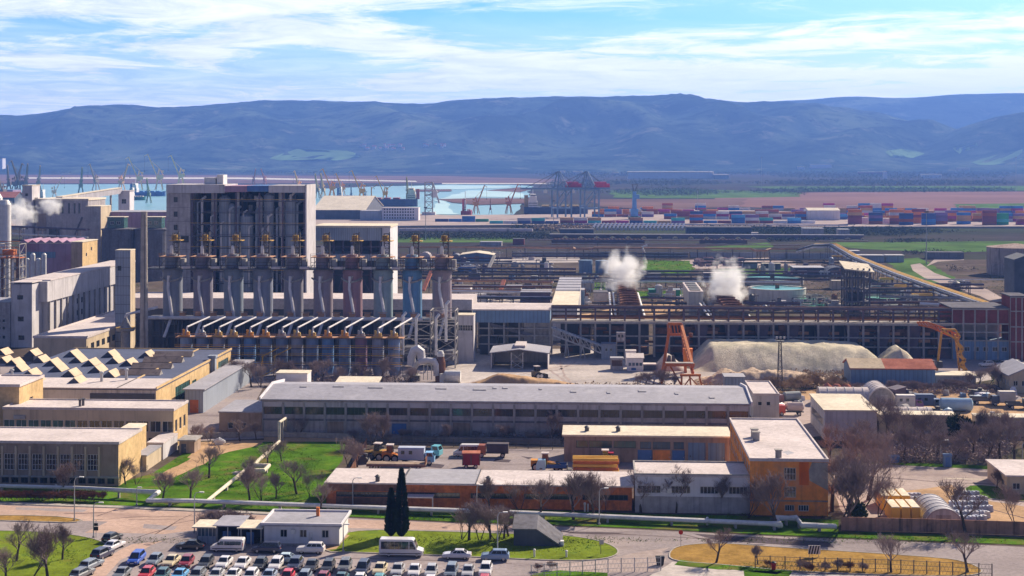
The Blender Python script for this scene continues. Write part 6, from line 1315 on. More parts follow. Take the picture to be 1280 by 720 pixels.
for k,(x0,x1,y,hh,L2,cols,nm)in enumerate(((1060,1076,280,5,12.2,['rust red','tan','orange','maroon'],'first'),(1086,1103,280,4,12.2,['rust red','dark blue','violet','orange'],'second'),(1112,1126,280,5,12.2,['orange','dark blue','white','maroon'],'third'),(1124,1140,281,4,12.2,['dark blue','blue','rust red'],'fourth'),(1140,1153,279,5,12.2,['rust red','maroon','orange'],'fifth'),(1152,1166,281,4,12.2,['dark blue','violet','blue'],'sixth'),(1167,1194,280,4,12.2,['maroon','tan','rust red','violet'],'seventh'),(1196,1218,280,4,12.2,['dark blue','blue','tan'],'eighth'),(1228,1244,281,5,12.2,['maroon','rust red','tan'],'ninth'),(1243,1270,281,4,12.2,['green','green','turquoise'],'tenth'),(1271,1300,281,2,12.2,['magenta','maroon'],'last'))):
 f=Fr(x0,x1,y,z=1.6);u=0;q=0
 while u+11.0<=max(f.w,11.1):
  for dv in(0,2.6):
   for j in range(hh if dv==0 else max(1,hh-1-(k%2))):
    if NCON[0]>=298 or(dv and j<hh-2):continue
    col=rnd.choice(cols);container(f.o+UV*(u+6.1)+VV*dv+Vector((0,0,2.62*j)),YAW,col,f'{col} container {LV[j]} in the {nm} tall stack, right yard','tall container stacks of the right yard')
  u+=12.6;q+=1
b=MB();vr=random.Random(4);CMATS=[mat('far_container',c_,rough=.7,var=.2,scale=.1)for c_ in((.46,.09,.06),(.58,.34,.15),(.05,.22,.58),(.78,.22,.04),(.50,.03,.22),(.25,.13,.33),(.7,.64,.64))]
for y,x0,x1 in((262.5,800,1000),(266,1000,1290),(269.5,1030,1290),(273,1060,1290),(276.5,1064,1290),(271,740,830)):
 f=Fr(x0,x1,y,z=1.6);u=0
 while u<f.w-12:
  for j in range(vr.choice((1,2,2,3,4)if x1>1200 else(0,1,2,3))):p=f.o+UV*u;b.box(p.x,p.y,1.61+2.62*j,p.x+12.1,p.y+2.4,4.2+2.62*j,vr.randrange(7))
  u+=12.5
tag(b.build('far_containers',CMATS),'mass of further containers behind the stacks','containers',kind='stuff')
house('yard_depot','long white warehouse with cream roof among the right hand containers','warehouse',Fr(1010,1050,275,z=1.6),30,9,'wall_white','roof_cream',{},roof='gu',ridge=2,ov=.3)
house('yard_office','white blocky port office right of the front containers','office',Fr(1066,1086,279.5,z=1.6),8,5,'wall_white','roof_white',{},ov=.1)
house('yard_office','pale port shed between the second and third tall stacks','office',Fr(1104,1117,279.5,z=1.6),8,4.5,'wall_white','roof_cream',{},ov=.1)
f=Fr(700,1060,283.4);r=thing('blue_fence','long bright blue fence in front of the container rows','fence',f.o,YAW)
a=MB();a.box(0,0,0,f.w,.15,2.6);a.build('panel',M['door_blue'],r);a=MB();[a.box(i*6,-.12,0,i*6+.15,-.001,2.8)for i in range(int(f.w/6))];a.build('post',M['wall_steelblue'],r)
sp=thing('quay_crane','x','crane',(0,0,0),0,'blue ship-to-shore cranes')
LG=[(-8,-9),(8,-9),(8,9),(-8,9)]
for x,y in LG:a=MB();a.bar((x,y,0),(x,y,30),1.5);a.build('leg',M['wall_steelblue'],sp)
a=MB()
for z in(10,30):
 for p,q in zip(LG,LG[1:]+LG[:1]):a.bar((*p,z),(*q,z),1.3)
for s_ in(-9,9):a.bar((-8,s_,10),(8,s_,30),.8)
a.build('portal_beam',M['wall_steelblue'],sp)
a=MB();[a.box(-46,y-.6,30.7,22,y+.6,32.4)for y in(-3,3)];[a.bar((x,-3,31.5),(x,3,31.5),.5)for x in range(-46,23,6)];a.build('boom',M['wall_steelblue'],sp)
a=MB();[a.bar((-7,y,30),(-4,y*.3,50),1.1)for y in(-8,8)];[a.bar((6,y,30),(-3,y*.3,50),.8)for y in(-8,8)];a.bar((-4,-2.4,50),(-4,2.4,50),1.2);a.build('a_frame',M['wall_steelblue'],sp)
a=MB();a.bar((-4,0,50),(-42,-2,32.4),.45);a.bar((-4,0,50),(-26,2,32.4),.45);a.bar((-4,0,50),(20,0,32.4),.45);a.build('stay',M['metal_dark'],sp)
a=MB();a.box(6,-4,32.5,18,4,38.5);a.box(18.5,-3,32.5,22,3,36.5);a.build('machine_house',mk('crane_red',(.55,.03,.10),rough=.6),sp)
a=MB();a.box(-20,-1.5,26.5,-17,1.5,29.5);a.bar((-18.5,0,29.5),(-18.5,0,30.7),1.4);a.build('cabin',M['metal_white'],sp)
for k,(px,rz)in enumerate(((702,18),(737,12))):
 o=sp if k==0 else dup(sp);q=G(px,271.5,1.6);o.location=q;o.rotation_euler=(0,0,R(rz));o.scale=(.92,.92,.92);o['label']=('left' if k==0 else 'right')+' blue ship-to-shore crane with red machine house'
jp=thing('harbour_crane','x','crane',(0,0,0),0,'harbour jib cranes')
for x,y in((-4,-4),(4,-4),(4,4),(-4,4)):a=MB();a.bar((x,y,0),(x*.5,y*.5,11),1.0);a.build('leg',M['coat'],jp)
a=MB();a.lathe([(3,11),(3,12.5)],12);a.box(-3.2,-2.5,12.51,4.5,2.5,17);a.bar((-1,0,17),(0.5,0,24),1.6);a.build('slewing_house',M['coat'],jp)
a=MB();n=9
for s_ in(-1.1,1.1):a.bar((-2.6,s_,16),(-13,s_*.3,41),1.1)
for i in range(n):
 t0,t1=i/n,(i+1)/n;A=Vector((-2.6,-1.1,16)).lerp(Vector((-13,-.33,41)),t0);B=Vector((-2.6,1.1,16)).lerp(Vector((-13,.33,41)),t1);a.bar(A,B,.35)
a.bar((-13,0,41),(-17,0,38.5),.6);a.build('jib',M['coat'],jp)
a=MB();a.bar((.5,-.6,24),(-9,-.5,33),.35);a.build('jib_tie',M['coat'],jp)
a=MB();a.bar((.5,.6,24),(4.5,.6,17),.5);a.box(2.6,-1.5,19.5,5.0,1.5,22);a.build('counterweight',M['coat'],jp)
a=MB();a.bar((-16.5,0,38.5),(-16.5,0,22),.18);a.box(-17,-.5,20.5,-16,.5,22);a.build('hook',M['metal_dark'],jp)
JC=[(11,243,1.0,100,(.14,.15,.15),'grey jib crane at the far left edge'),(19,243,1.05,150,(.13,.14,.15),'dark grey jib crane, second in the far left cluster'),(25,243,1.15,60,(.13,.14,.15),'dark grey jib crane, third in the far left cluster'),(32,243,1.05,120,(.14,.15,.16),'dark grey jib crane behind the headhouse tower'),(101,244,.95,115,(.13,.22,.20),'green-grey jib crane over the left part of the bay'),(68,250,.8,-160,(.6,.58,.55),'white jib crane beside the small white ship'),(174,237,1.1,20,(.70,.60,.38),'cream jib crane, first of three behind the process tower'),(199,237,1.2,20,(.70,.58,.40),'cream jib crane, second of three behind the process tower'),(226,233,1.05,25,(.72,.60,.30),'cream yellow jib crane, third of three behind the process tower'),(186,254,.85,90,(.10,.22,.20),'dark green jib crane standing before the blue ship'),(397,248,.85,80,(.20,.27,.22),'green-grey jib crane right of the process tower'),(404,248,.85,80,(.30,.33,.22),'olive jib crane, second right of the process tower'),(415,248,1.0,20,(.70,.34,.05),'yellow jib crane with blue house behind the tan warehouse'),(452,252,1.05,15,(.72,.38,.04),'yellow jib crane in front of the dark bulk ship'),(481,253,.9,10,(.70,.38,.05),'yellow jib crane near the middle of the dark bulk ship'),(510,256,.95,85,(.16,.22,.12),'dark green jib crane at the stern of the dark bulk ship'),(457,251,.6,70,(.16,.34,.60),'small light blue jib crane by the bulk ship'),(439,250,.6,95,(.14,.25,.45),'small blue jib crane between yellow cranes'),(595,267,.95,200,(.34,.22,.10),'brown jib crane at the right shore of the bay'),(636,267,1.0,195,(.36,.20,.12),'rusty brown jib crane left of the container ship'),(613,268,.55,90,(.16,.16,.2),'small dark jib crane between the brown cranes'),(4,252,1.0,70,(.14,.15,.16),'dark jib crane at the left edge behind the violet store'),(48,240,.9,120,(.2,.22,.2),'grey jib crane behind the small white ship'),(120,238,.9,60,(.24,.26,.24),'thin grey jib crane in the middle of the left bay'),(152,240,.95,150,(.5,.4,.25),'tan jib crane behind the white quay tower'),(374,243,.8,60,(.5,.4,.2),'tan jib crane just right of the crown panels'),(428,246,.8,40,(.62,.36,.08),'yellow jib crane behind the blue ship'),(331,233,.6,60,(.30,.18,.16),'thin brown jib crane above the blue crown panel'),(317,233,.6,120,(.30,.18,.16),'thin brown jib crane above the middle of the process tower')]
for k,(px,y,sc,rz,c,lab)in enumerate(JC):
 o=jp if k==0 else dup(jp)
 q=G(px,y,1.6);s_=sc*q.y/2050.0;o.location=q;o.scale=(s_,)*3;o.rotation_euler=(0,0,R(rz));paint(o,(min(.98,c[0]*1.7),min(.9,c[1]*1.08),c[2]*.75,1));o['label']=lab
q=G(793,274,1.6);r=thing('mobile_crane','light blue mobile harbour crane standing among the containers','crane',q);a=MB();a.box(-6,-4,0,6,4,3);a.build('carrier',M['glass_green'],r)
mk('crane_blue',(.14,.33,.66),rough=.6);a=MB();a.box(-3.5,-3,3.01,3.5,3,10);a.hexa([(-2.2,-2,10.01),(2.2,-2,10.01),(2.2,2,10.01),(-2.2,2,10.01)],[(-1.6,-1.2,27),(1.6,-1.2,27),(1.6,1.2,27),(-1.6,1.2,27)]);a.box(1.6,-1.6,20,4.8,1.6,24);a.build('tower',M['crane_blue'],r);a=MB();a.bar((-.5,0,27),(-2.2,0,34),.7);a.bar((.5,0,27),(3,0,33),.7);a.bar((-2.2,0,34),(3.2,0,34),.5);a.build('head_frame',M['metal_dark'],r)
q=G(536,268.5,1.6);r=thing('ship_unloader','grey lattice ship unloader at the water edge right of the white office','crane',q);a=MB();lat(a,-4,-4,4,4,0,34,5,.8);a.build('tower',M['concrete'],r);a=MB();a.bar((4,0,34),(11,0,12),1.6);a.bar((-4,0,20),(11,0,24),1.2);a.build('arm',M['metal'],r);a=MB();a.box(-7,-5,0,7,5,3);a.box(3,-3,18,9,3,25);a.build('machine_house',M['metal_white'],r)
def ship(label,px0,px1,y,hullc,deckc,supx,hh=7.0,supc='metal_white',rz=0.0,cargo=None,beam=18):
 q0=G(px0,y,.9);q1=DX(px1,q0.y,.9);L_=(q1-q0).length;r=thing('ship',label,'ship',(q0+q1)/2,rz)
 def sec(x,s):return[(x,-beam/2*s,.0),(x,-beam/2*max(.15,s),hh),(x,beam/2*max(.15,s),hh),(x,beam/2*s,0)]
 st=[(-.5,.55,0),(-.46,.85,0),(-.36,1,0),(.3,1,0),(.42,.7,.8),(.48,.3,1.6),(.5,.06,2.0)]
 a=MB();vs=[]
 for t,s,up in st:
  vs+=[(t*L_,-beam/2*s*.9,0),(t*L_,-beam/2*s,hh*.5),(t*L_,-beam/2*s,hh+up),(t*L_,beam/2*s,hh+up),(t*L_,beam/2*s,hh*.5),(t*L_,beam/2*s*.9,0)]
 a.add(vs,[(i*6+j,(i+1)*6+j,(i+1)*6+(j+1)%6,i*6+(j+1)%6)for i in range(len(st)-1)for j in range(6)]+[(5,4,3,2,1,0)]);h_=a.build('hull',M['coat'],r);h_.color=(*hullc,1)
 a=MB();x=supx*L_;w2=L_*.07;a.box(x-w2,-beam*.42,hh+.05,x+w2,beam*.42,hh+6);a.box(x-w2*.8,-beam*.38,hh+6.01,x+w2*.8,beam*.38,hh+11);a.box(x-w2*.6,-beam*.5,hh+11.01,x+w2*.6,beam*.5,hh+13.6);a.bar((x,0,hh+13.6),(x,0,hh+21),.5)
 s_=a.build('superstructure',M[supc],r);a=MB();[a.box(x-w2*.95,-beam*.42-.08,hh+z,x+w2*.95,-beam*.42-.01,hh+z+.8)for z in(1.6,3.8)];a.box(x-w2*.55,-beam*.5-.08,hh+12,x+w2*.55,-beam*.5-.01,hh+13);a.build('window',M['glass'],s_)
 a=MB();fx=x-w2*1.5 if supx<0 else x+w2*1.5;a.box(fx-2,-2,hh,fx+2,2,hh+12.5);f_=a.build('funnel',M['coat'],r);f_.color=(*deckc,1)
 for i in range(5):
  t=-.32+.62*i/4
  if abs(t-supx)<.12:continue
  a=MB();a.box(t*L_-L_*.055,-beam*.36,hh+.05,t*L_+L_*.055,beam*.36,hh+1.9);c_=a.build('hatch_cover',M['coat'],r);c_.color=(*deckc,1)
 if cargo:
  for i,t in enumerate(cargo):a=MB();a.bar((t*L_,0,hh),(t*L_,0,hh+15),1.2);a.bar((t*L_,0,hh+13),(t*L_+L_*.1,0,hh+18),.7);a.build('derrick',M['crane_yellow'],r)
 return r
ship('long dark navy bulk ship with red deck in the middle of the bay',448,522,258,(.06,.06,.13),(.40,.08,.06),.40,9,'roof_cream',0,(-.28,-.02))
ship('navy container ship with white superstructure below the blue quay cranes',655,735,268,(.03,.05,.12),(.45,.30,.12),-.36,8)
ship('small white ship moored left below the white jib crane',46,66,255,(.5,.5,.52),(.55,.5,.45),-.1,5,beam=12)
ship('blue and cream ship behind the dark green jib crane',163,207,245,(.05,.14,.36),(.06,.2,.45),-.36,6)
ship('green hulled small ship moored by the white quay tower',162,182,250,(.03,.20,.13),(.5,.45,.4),-.3,4,beam=10)
ship('blue ship with white bridge left of the dark bulk ship',418,444,250,(.06,.14,.38),(.2,.3,.5),-.2,5,beam=14)
ship('red and white tug at the right shore of the bay',576,590,268.5,(.45,.05,.08),(.6,.1,.1),-.1,4,beam=9)
house('tan_warehouse','big low warehouse with tan pitched roof and navy wall behind the filter building','warehouse',Fr(392,456,274,z=1.6),120,9,'wall_dark','roof_cream',{},roof='gu',ridge=12,ov=1)
house('white_port_office','blue-white four storey port office with rows of small windows','office',Fr(477,523,275.5,z=1.6),14,12,'wall_white','roof_white',{'F':[(2.2+2.5*i,z,3.6+2.5*i,z+1.5,'w',1,1,'frame_dark')for i in range(12)for z in(1.6,4.4,7.2,9.8)]},ov=.1)
house('port_shed','grey port shed joined to the left of the blue-white office','shed',Fr(450,476,275.5,z=1.6),20,9,'wall_steel','roof_grey',{},ov=.2)
house('quay_shed','dark red roofed quay shed at the far left','shed',Fr(-20,18,262,z=1.6),30,14,'wall_dark','roof_red',{},roof='gu',ridge=6,ov=1)
house('quay_shed','violet store with white square panel below the far left cranes','shed',Fr(-10,16,250,z=1.6),30,14,'wall_lilac','wall_steelblue',{},ov=.4)
house('quay_shed','dark blue gabled shed at the left edge under the steam','shed',Fr(-16,20,274,z=1.6),26,9,'wall_dark','wall_dark',{},roof='gu',ridge=4,ov=.5)
house('far_warehouse','long cream roofed white factory on the far plain below the hills','factory',Fr(785,892,223.5),60,16,'metal_white','roof_cream',{},ov=1,rt=4)
house('far_warehouse','grey end block of the long white factory on the far plain','factory',Fr(893,911,224),60,11,'wall_steel','roof_white',{},ov=1,rt=2)
house('far_warehouse','white low factory below the hills at the far left','factory',Fr(118,156,216),60,14,'wall_white','roof_white',{},ov=1,rt=2)
for k,(x,y,wd,hh,m_)in enumerate(((1014,211,26,16,'wall_white'),(998,212,8,10,'wall_white'),(1074,219,34,7,'wall_redbrick'),(1106,224,3,18,'wall_white'),(1153,223,24,8,'wall_white'),(1198,213,14,8,'wall_cream'),(0,212,3,40,'wall_white'),(716,219,12,9,'wall_cream'),(765,220,8,8,'wall_cream'),(700,218,6,8,'wall_cream'))):
 q=hill_hit(x,y)if y<214 else G(x,y);d_=q.y;f=Fr(x,x+wd,d=d_,z=max(0,q.z-3))
 house('distant_building',['white institute block on the far slope right of centre','small white block left of the far institute','long reddish shed on the far plain','thin white tower on the far plain','long white open hall on the far plain at the right','cream roofed farm on the far slope at the right','white tower block at the far left edge','cream house pair behind the blue quay cranes','cream house right of the blue quay cranes','small cream house left of the blue quay cranes'][k],'building',f,30,hh+3,m_,'roof_cream',{},ov=.5,rt=1)
hr=random.Random(5)
for k in range(26):
 x,y=(hr.uniform(448,505),hr.uniform(183,188.5))if k<18 else(hr.uniform(530,556),hr.uniform(181,185))
 q=hill_hit(x,y);a=MB();s1,s2,s3=hr.uniform(8,15),hr.uniform(8,12),hr.uniform(6,10);a.box(-s1/2,-s2/2,-3,s1/2,s2/2,s3)
 o_=emp('village_house',q);a.build('wall',M['wall_white'],o_);b_=MB();b_.prismx([(-s2/2-.5,s3+.01),(s2/2+.5,s3+.01),(0,s3+4)],-s1/2-.5,s1/2+.5);b_.build('roof',M['roof_red'],o_);tag(o_,'tiny white village house on the far hillside in the middle','house','village houses on the far hillside')
for k,(px,y,hh)in enumerate(((1158,330,30),(872,268,26),(692,282,22),(532,300,24),(952,238,60),(1270,240,60))):
 q=G(px,y);r=thing('light_mast',['tall thin mast by the curved works road','lattice light mast in the container yard','mast left of the white canopies','thin mast right of the filter building','distant mast on the green flats','distant mast at the right edge'][k],'mast',q)
 a=MB();a.tube((0,0,0),(0,0,hh),.35,.15,6);a.build('pole',M['metal'],r);a=MB();a.box(-1.2,-.3,hh,1.2,.3,hh+.8);a.build('lamp_head',M['metal_dark'],r)
q=G(975,490);r=thing('lattice_mast','slender lattice floodlight mast in front of the gravel heap','mast',q)
a=MB();n=9;H0=13.6
for x,y in((-1,-1),(1,-1),(1,1),(-1,1)):a.bar((x*.7,y*.7,0),(x*.3,y*.3,H0),.14)
for i in range(n):
 z0,z1=H0*i/n,H0*(i+1)/n;w0,w1=.7-.4*i/n,.7-.4*(i+1)/n;a.bar((-w0,-w0,z0),(w1,-w1,z1),.09);a.bar((w0,w0,z0),(-w1,w1,z1),.09);a.bar((w0,-w0,z0),(w1,w1,z1),.09);a.bar((-w1,-w1,z1),(w1,-w1,z1),.09)
a.build('frame',M['metal_dark'],r);a=MB();a.box(-1.1,-.8,H0,1.1,.8,H0+.15);[a.bar((x,-.7,H0+.1),(x,-.7,H0+1.1),.1)for x in(-1,0,1)];a.build('platform',M['metal_dark'],r);a=MB();[a.box(x-.25,-1.0,H0+.7,x+.25,-.6,H0+1.3)for x in(-1,0,1)];a.build('floodlight',M['metal'],r)
def bil(q,s,t):return(q[0]*(1-s)+q[1]*s)*(1-t)+(q[3]*(1-s)+q[2]*s)*t
def panel(mb,q,s0,t0,s1,t1,off=.012,th=.01):
 q=[Vector(p)for p in q];n=(q[1]-q[0]).cross(q[3]-q[0]).normalized()
 c=[bil(q,s,t)for s,t in((s0,t0),(s1,t0),(s1,t1),(s0,t1))]
 mb.hexa([p+n*(off-th)for p in c],[p+n*off for p in c])
def wheels(r,xs_,hw,rad,wd=.22):
 for x in xs_:
  for s_ in(-1,1):
   a=MB();a.path([(x,s_*(hw-wd),rad),(x,s_*(hw-.01),rad)],rad,16);t=a.build('wheel',M['tyre'],r)
   a=MB();a.path([(x,s_*(hw-.05),rad),(x,s_*(hw+.012),rad)],rad*.62,12);a.build('rim',M['rim'],t)
def car_proto(kind):
 P_=dict(sedan=dict(L=4.55,W=1.78,zs=.95,zr=1.44,rad=.31,wb=2.65,nose=[(-2.27,.58,.78),(-2.2,.62,.92),(-1.35,.66,.98),(0,.68,.97),(.9,.68,.95),(1.95,.64,.84),(2.2,.60,.72),(2.28,.56,.58)],gh=(1.02,-1.75,.25,-1.05)),hatch=dict(L=4.05,W=1.74,zs=.95,zr=1.49,rad=.30,wb=2.5,nose=[(-2.02,.55,.80),(-1.98,.60,.98),(-1.2,.66,.99),(0,.67,.97),(.75,.67,.95),(1.7,.63,.84),(1.98,.58,.70),(2.03,.54,.56)],gh=(.95,-1.93,.2,-1.55)),wagon=dict(L=4.6,W=1.8,zs=.97,zr=1.50,rad=.32,wb=2.7,nose=[(-2.3,.55,.80),(-2.26,.60,.98),(-1.2,.66,1.0),(0,.67,.98),(.9,.67,.96),(1.95,.63,.86),(2.25,.58,.72),(2.3,.54,.58)],gh=(1.05,-2.2,.3,-1.85)),suv=dict(L=4.4,W=1.84,zs=1.10,zr=1.68,rad=.36,wb=2.65,nose=[(-2.2,.60,.95),(-2.16,.64,1.12),(-1.2,.68,1.13),(0,.68,1.11),(.95,.68,1.08),(1.9,.65,1.0),(2.14,.62,.88),(2.2,.58,.66)],gh=(.98,-2.1,.35,-1.75)),mpv=dict(L=4.6,W=1.82,zs=1.02,zr=1.66,rad=.33,wb=2.75,nose=[(-2.3,.58,.9),(-2.27,.62,1.04),(-1.2,.67,1.05),(0,.68,1.03),(1.2,.68,1.0),(2.0,.63,.86),(2.26,.58,.72),(2.3,.54,.58)],gh=(1.45,-2.2,.45,-1.9)))[kind]
 L_,W_=P_['L'],P_['W'];hw=W_/2;r=thing('car','x','car',(0,0,0),0,'parked cars')
 a=MB();vs=[];nn=P_['nose']
 for x,f_,zt in nn:
  k=f_/.68;h2=hw*(.80+.20*k);zb=.26 if abs(x)<L_*.47 else.36
  vs+=[(x,-h2*.88,zb),(x,-h2,zb+.16),(x,-h2,zt-.14),(x,-h2*.90,zt),(x,h2*.90,zt),(x,h2,zt-.14),(x,h2,zb+.16),(x,h2*.88,zb)]
 m=len(nn);a.add(vs,[(i*8+j,(i+1)*8+j,(i+1)*8+(j+1)%8,i*8+(j+1)%8)for i in range(m-1)for j in range(8)]+[tuple(range(7,-1,-1)),tuple((m-1)*8+j for j in range(8))])
 xf,xr,tf,tr=P_['gh'];zs,zr=P_['zs']-.02,P_['zr'];b1,t1=hw*.88,hw*.70
 B=[Vector(p)for p in((xr,-b1,zs),(xf,-b1,zs),(xf,b1,zs),(xr,b1,zs))];T=[Vector(p)for p in((tr,-t1,zr-.03),(tf,-t1,zr-.03),(tf,t1,zr-.03),(tr,t1,zr-.03))]
 a.hexa(B,T);T2=[Vector((p.x*.9,p.y*.88,zr+.02))for p in T];a.hexa([p+Vector((0,0,.001))for p in T],T2)
 a.build('body',M['paint'],r)
 a=MB();panel(a,[B[1],B[2],T[2],T[1]],.07,.06,.93,.93);a.build('windscreen',M['car_glass'],r)
 a=MB();panel(a,[B[3],B[0],T[0],T[3]],.1,.25,.9,.90);a.build('rear_window',M['car_glass'],r)
 for q in([B[0],B[1],T[1],T[0]],[B[2],B[3],T[3],T[2]]):
  a=MB()
  for s0,s1 in((.06,.34),(.36,.64),(.66,.92))if q[0].x<q[1].x else((.08,.34),(.36,.64),(.66,.94)):panel(a,q,s0,.14,s1,.88)
  a.build('side_window',M['car_glass'],r)
 wheels(r,(-P_['wb']/2,P_['wb']/2),hw,P_['rad'])
 xe,ze=nn[-2][0],nn[-2][2];xb=nn[0][0];zb_=nn[0][2]
 for s_ in(-1,1):
  a=MB();a.box(xe-.12,s_*hw*.62-.17,ze-.15,xe+.03,s_*hw*.62+.17,ze+.0);a.build('headlight',M['lamp_clear'],r)
  a=MB();a.box(xb-.03,s_*hw*.68-.14,zb_-.16,xb+.10,s_*hw*.68+.14,zb_+.02);a.build('tail_light',M['lamp_red'],r)
  a=MB();a.box(xf-.5,s_*(hw*.95)-(.0 if s_>0 else.2),zs+.02,xf-.36,s_*(hw*.95)+(.2 if s_>0 else.0),zs+.16);a.build('mirror',M['paint'],r)
 a=MB();a.box(xe+.02,-hw*.45,.42,nn[-1][0]+.03,hw*.45,.62);a.build('grille',M['trim_black'],r)
 a=MB();a.box(nn[-1][0]+.02,-.26,.40,nn[-1][0]+.05,.26,.51);a.build('number_plate',M['plate'],r)
 a=MB();a.box(xb-.035,-.26,.55,xb-.005,.26,.66);a.build('number_plate',M['plate'],r)
 return r
CP={};USED=set();CAR_PARENTS=[]
def car(kind,px,py,rz,col,label,group):
 if kind not in CP:CP[kind]=car_proto(kind);o=CP[kind]
 else:o=dup(CP[kind])
 o.location=G(px,py,.016);o.rotation_euler=(0,0,rz)
 for k in kids(o):
  if k.data.materials[0].name=='paint':k.color=(*col,1)
 o['label']=label;o['group']=group;return o
cw,csil,cgr,cdk,cnv,crd,cbl,clb,cbg=(.70,.68,.70),(.45,.45,.48),(.16,.17,.19),(.035,.037,.045),(.04,.05,.10),(.52,.03,.045),(.03,.10,.50),(.12,.38,.70),(.20,.24,.30)
cbe,cdr,cte=(.62,.52,.34),(.26,.02,.04),(.05,.13,.15)
F_=YAW-R(90)
back=[('mpv',169.5,703,cbl,'bright blue people carrier alone at the left end of the rear row'),('hatch',192,705,cbg,'blue-grey hatchback right of the bright blue people carrier'),('sedan',213,706,cbe,'cream beige car in the rear row left of the dark red one'),('hatch',232,707,cdr,'dark red hatchback in the rear row'),('wagon',256,708,cdk,'dark grey estate right of the dark red hatchback'),('sedan',279,708,cw,'white saloon in the rear row, left of a white pair'),('sedan',302,709,cw,'white saloon in the rear row beside a dark hatchback'),('hatch',324,710,cdk,'black hatchback between white cars in the rear row'),('wagon',344,710,cw,'white estate in the rear row behind the pale blue saloon'),('suv',368,711,cnv,'dark navy off-roader directly in front of the white and teal saloon'),('sedan',388,712,cdk,'black saloon right of the dark navy off-roader'),('wagon',409,713,cdk,'charcoal estate behind the dark red front car'),('suv',430,713,cgr,'dark grey off-roader behind the teal front car'),('mpv',452.5,715,cnv,'dark navy people carrier behind the white front car'),('sedan',474,716,cbe,'sand coloured saloon in the rear row'),('sedan',496,717,csil,'silver saloon right of the sand coloured one'),('sedan',517,718,cw,'white saloon near the right end of the rear row'),('hatch',538,719,csil,'silver hatchback left of the blue-grey van-like car'),('mpv',563,719,cbg,'blue-grey people carrier near the right end of the rear row'),('sedan',584,719,csil,'light silver saloon, second from the right end of the rear row'),('suv',606,718,cw,'white off-roader with dark windscreen at the right end of the rear row')]
for kind,px,py,c,lab in back:car(kind,px+1,py,F_+R(rnd.uniform(-2,2)),c,lab,'cars parked in the rear row of the car park')
front=[('sedan',153,722,cgr,'dark grey saloon at the left end of the front row'),('hatch',184,722,crd,'bright red hatchback near the left end of the front row'),('hatch',203,724,cte,'dark green-grey hatchback right of the bright red one'),('sedan',225,724,clb,'light blue saloon in the front row'),('wagon',247,724,cgr,'grey estate right of the light blue saloon'),('sedan',271,724,csil,'silver saloon in the front row, left of two white cars'),('sedan',292,724,cw,'white saloon in the front row right of the silver one'),('wagon',314,725,cw,'white estate in the front row left of the pale blue saloon'),('sedan',337,725,(.30,.36,.48),'pale blue-grey saloon in the front row'),('hatch',360,726,(.62,.03,.06),'red hatchback in the middle of the front row'),('wagon',381,727,cbg,'grey-blue estate right of the middle red hatchback'),('hatch',404,729,cdr,'dark red hatchback in the front row'),('sedan',427,729,cte,'dark teal saloon in the front row'),('hatch',450,731,cw,'white hatchback half cut by the bottom edge'),('hatch',474,732,(.10,.30,.32),'teal hatchback half cut by the bottom edge'),('sedan',496,734,csil,'silver saloon mostly below the bottom edge'),('hatch',538,734,cw,'white hatchback mostly below the bottom edge'),('hatch',606,733,crd,'red hatchback in front of the white off-roader at the right end')]
for kind,px,py,c,lab in front:car(kind,px-1,py,F_+R(rnd.uniform(-2,2)),c,lab,'cars parked in the front row of the car park')
for kind,px,py,c,lab,da in(('hatch',140.5,676,cdk,'black hatchback at the far end of the row beside the left lawn',-13),('sedan',142.5,686,(.66,.66,.7),'white saloon second in the row beside the left lawn',-13),('suv',128,697,cnv,'navy car third in the row beside the left lawn',-13),('wagon',114.5,710,cbg,'blue-grey estate fourth in the row beside the left lawn',-13),('wagon',103,721,cgr,'dark grey estate fifth in the row beside the left lawn',-13),('sedan',91,733,cw,'white saloon at the near end of the row beside the left lawn',-13)):
 car(kind,px,py,YAW+R(90)+R(da),c,lab,'cars parked beside the left lawn')
car('sedan',238,686,YAW+R(180),cdk,'black saloon parked in front of the glazed kiosk','cars parked along the kiosks')
car('mpv',333.5,690,YAW+R(180),cnv,'dark people carrier parked in front of the open kiosk','cars parked along the kiosks')
car('suv',388.5,691,YAW+R(180),cw,'white off-roader parked in front of the gatehouse','cars parked along the kiosks')
car('sedan',360,703,YAW+R(2),(.52,.66,.72),'white and teal saloon driving along the parking lane','cars')
car('sedan',571,698,YAW+R(180),(.60,.60,.68),'pale silver saloon parked by the lawn island','cars parked by the lawn island')
car('suv',619,700,YAW+R(180),(.24,.34,.50),'blue-grey estate parked by the lamp post at the lawn island','cars parked by the lawn island')
for k,(px,py,c)in enumerate(((1233,458,cw),(1243,457,cdk),(1255,458,cw),(1267,457,cw))):car('suv',px,py,YAW+R(180)+R(20),c,f'{["white", "black", "white", "white"][k]} car by the red brick plant, {ORD[k]} from the left','cars by the red brick plant')
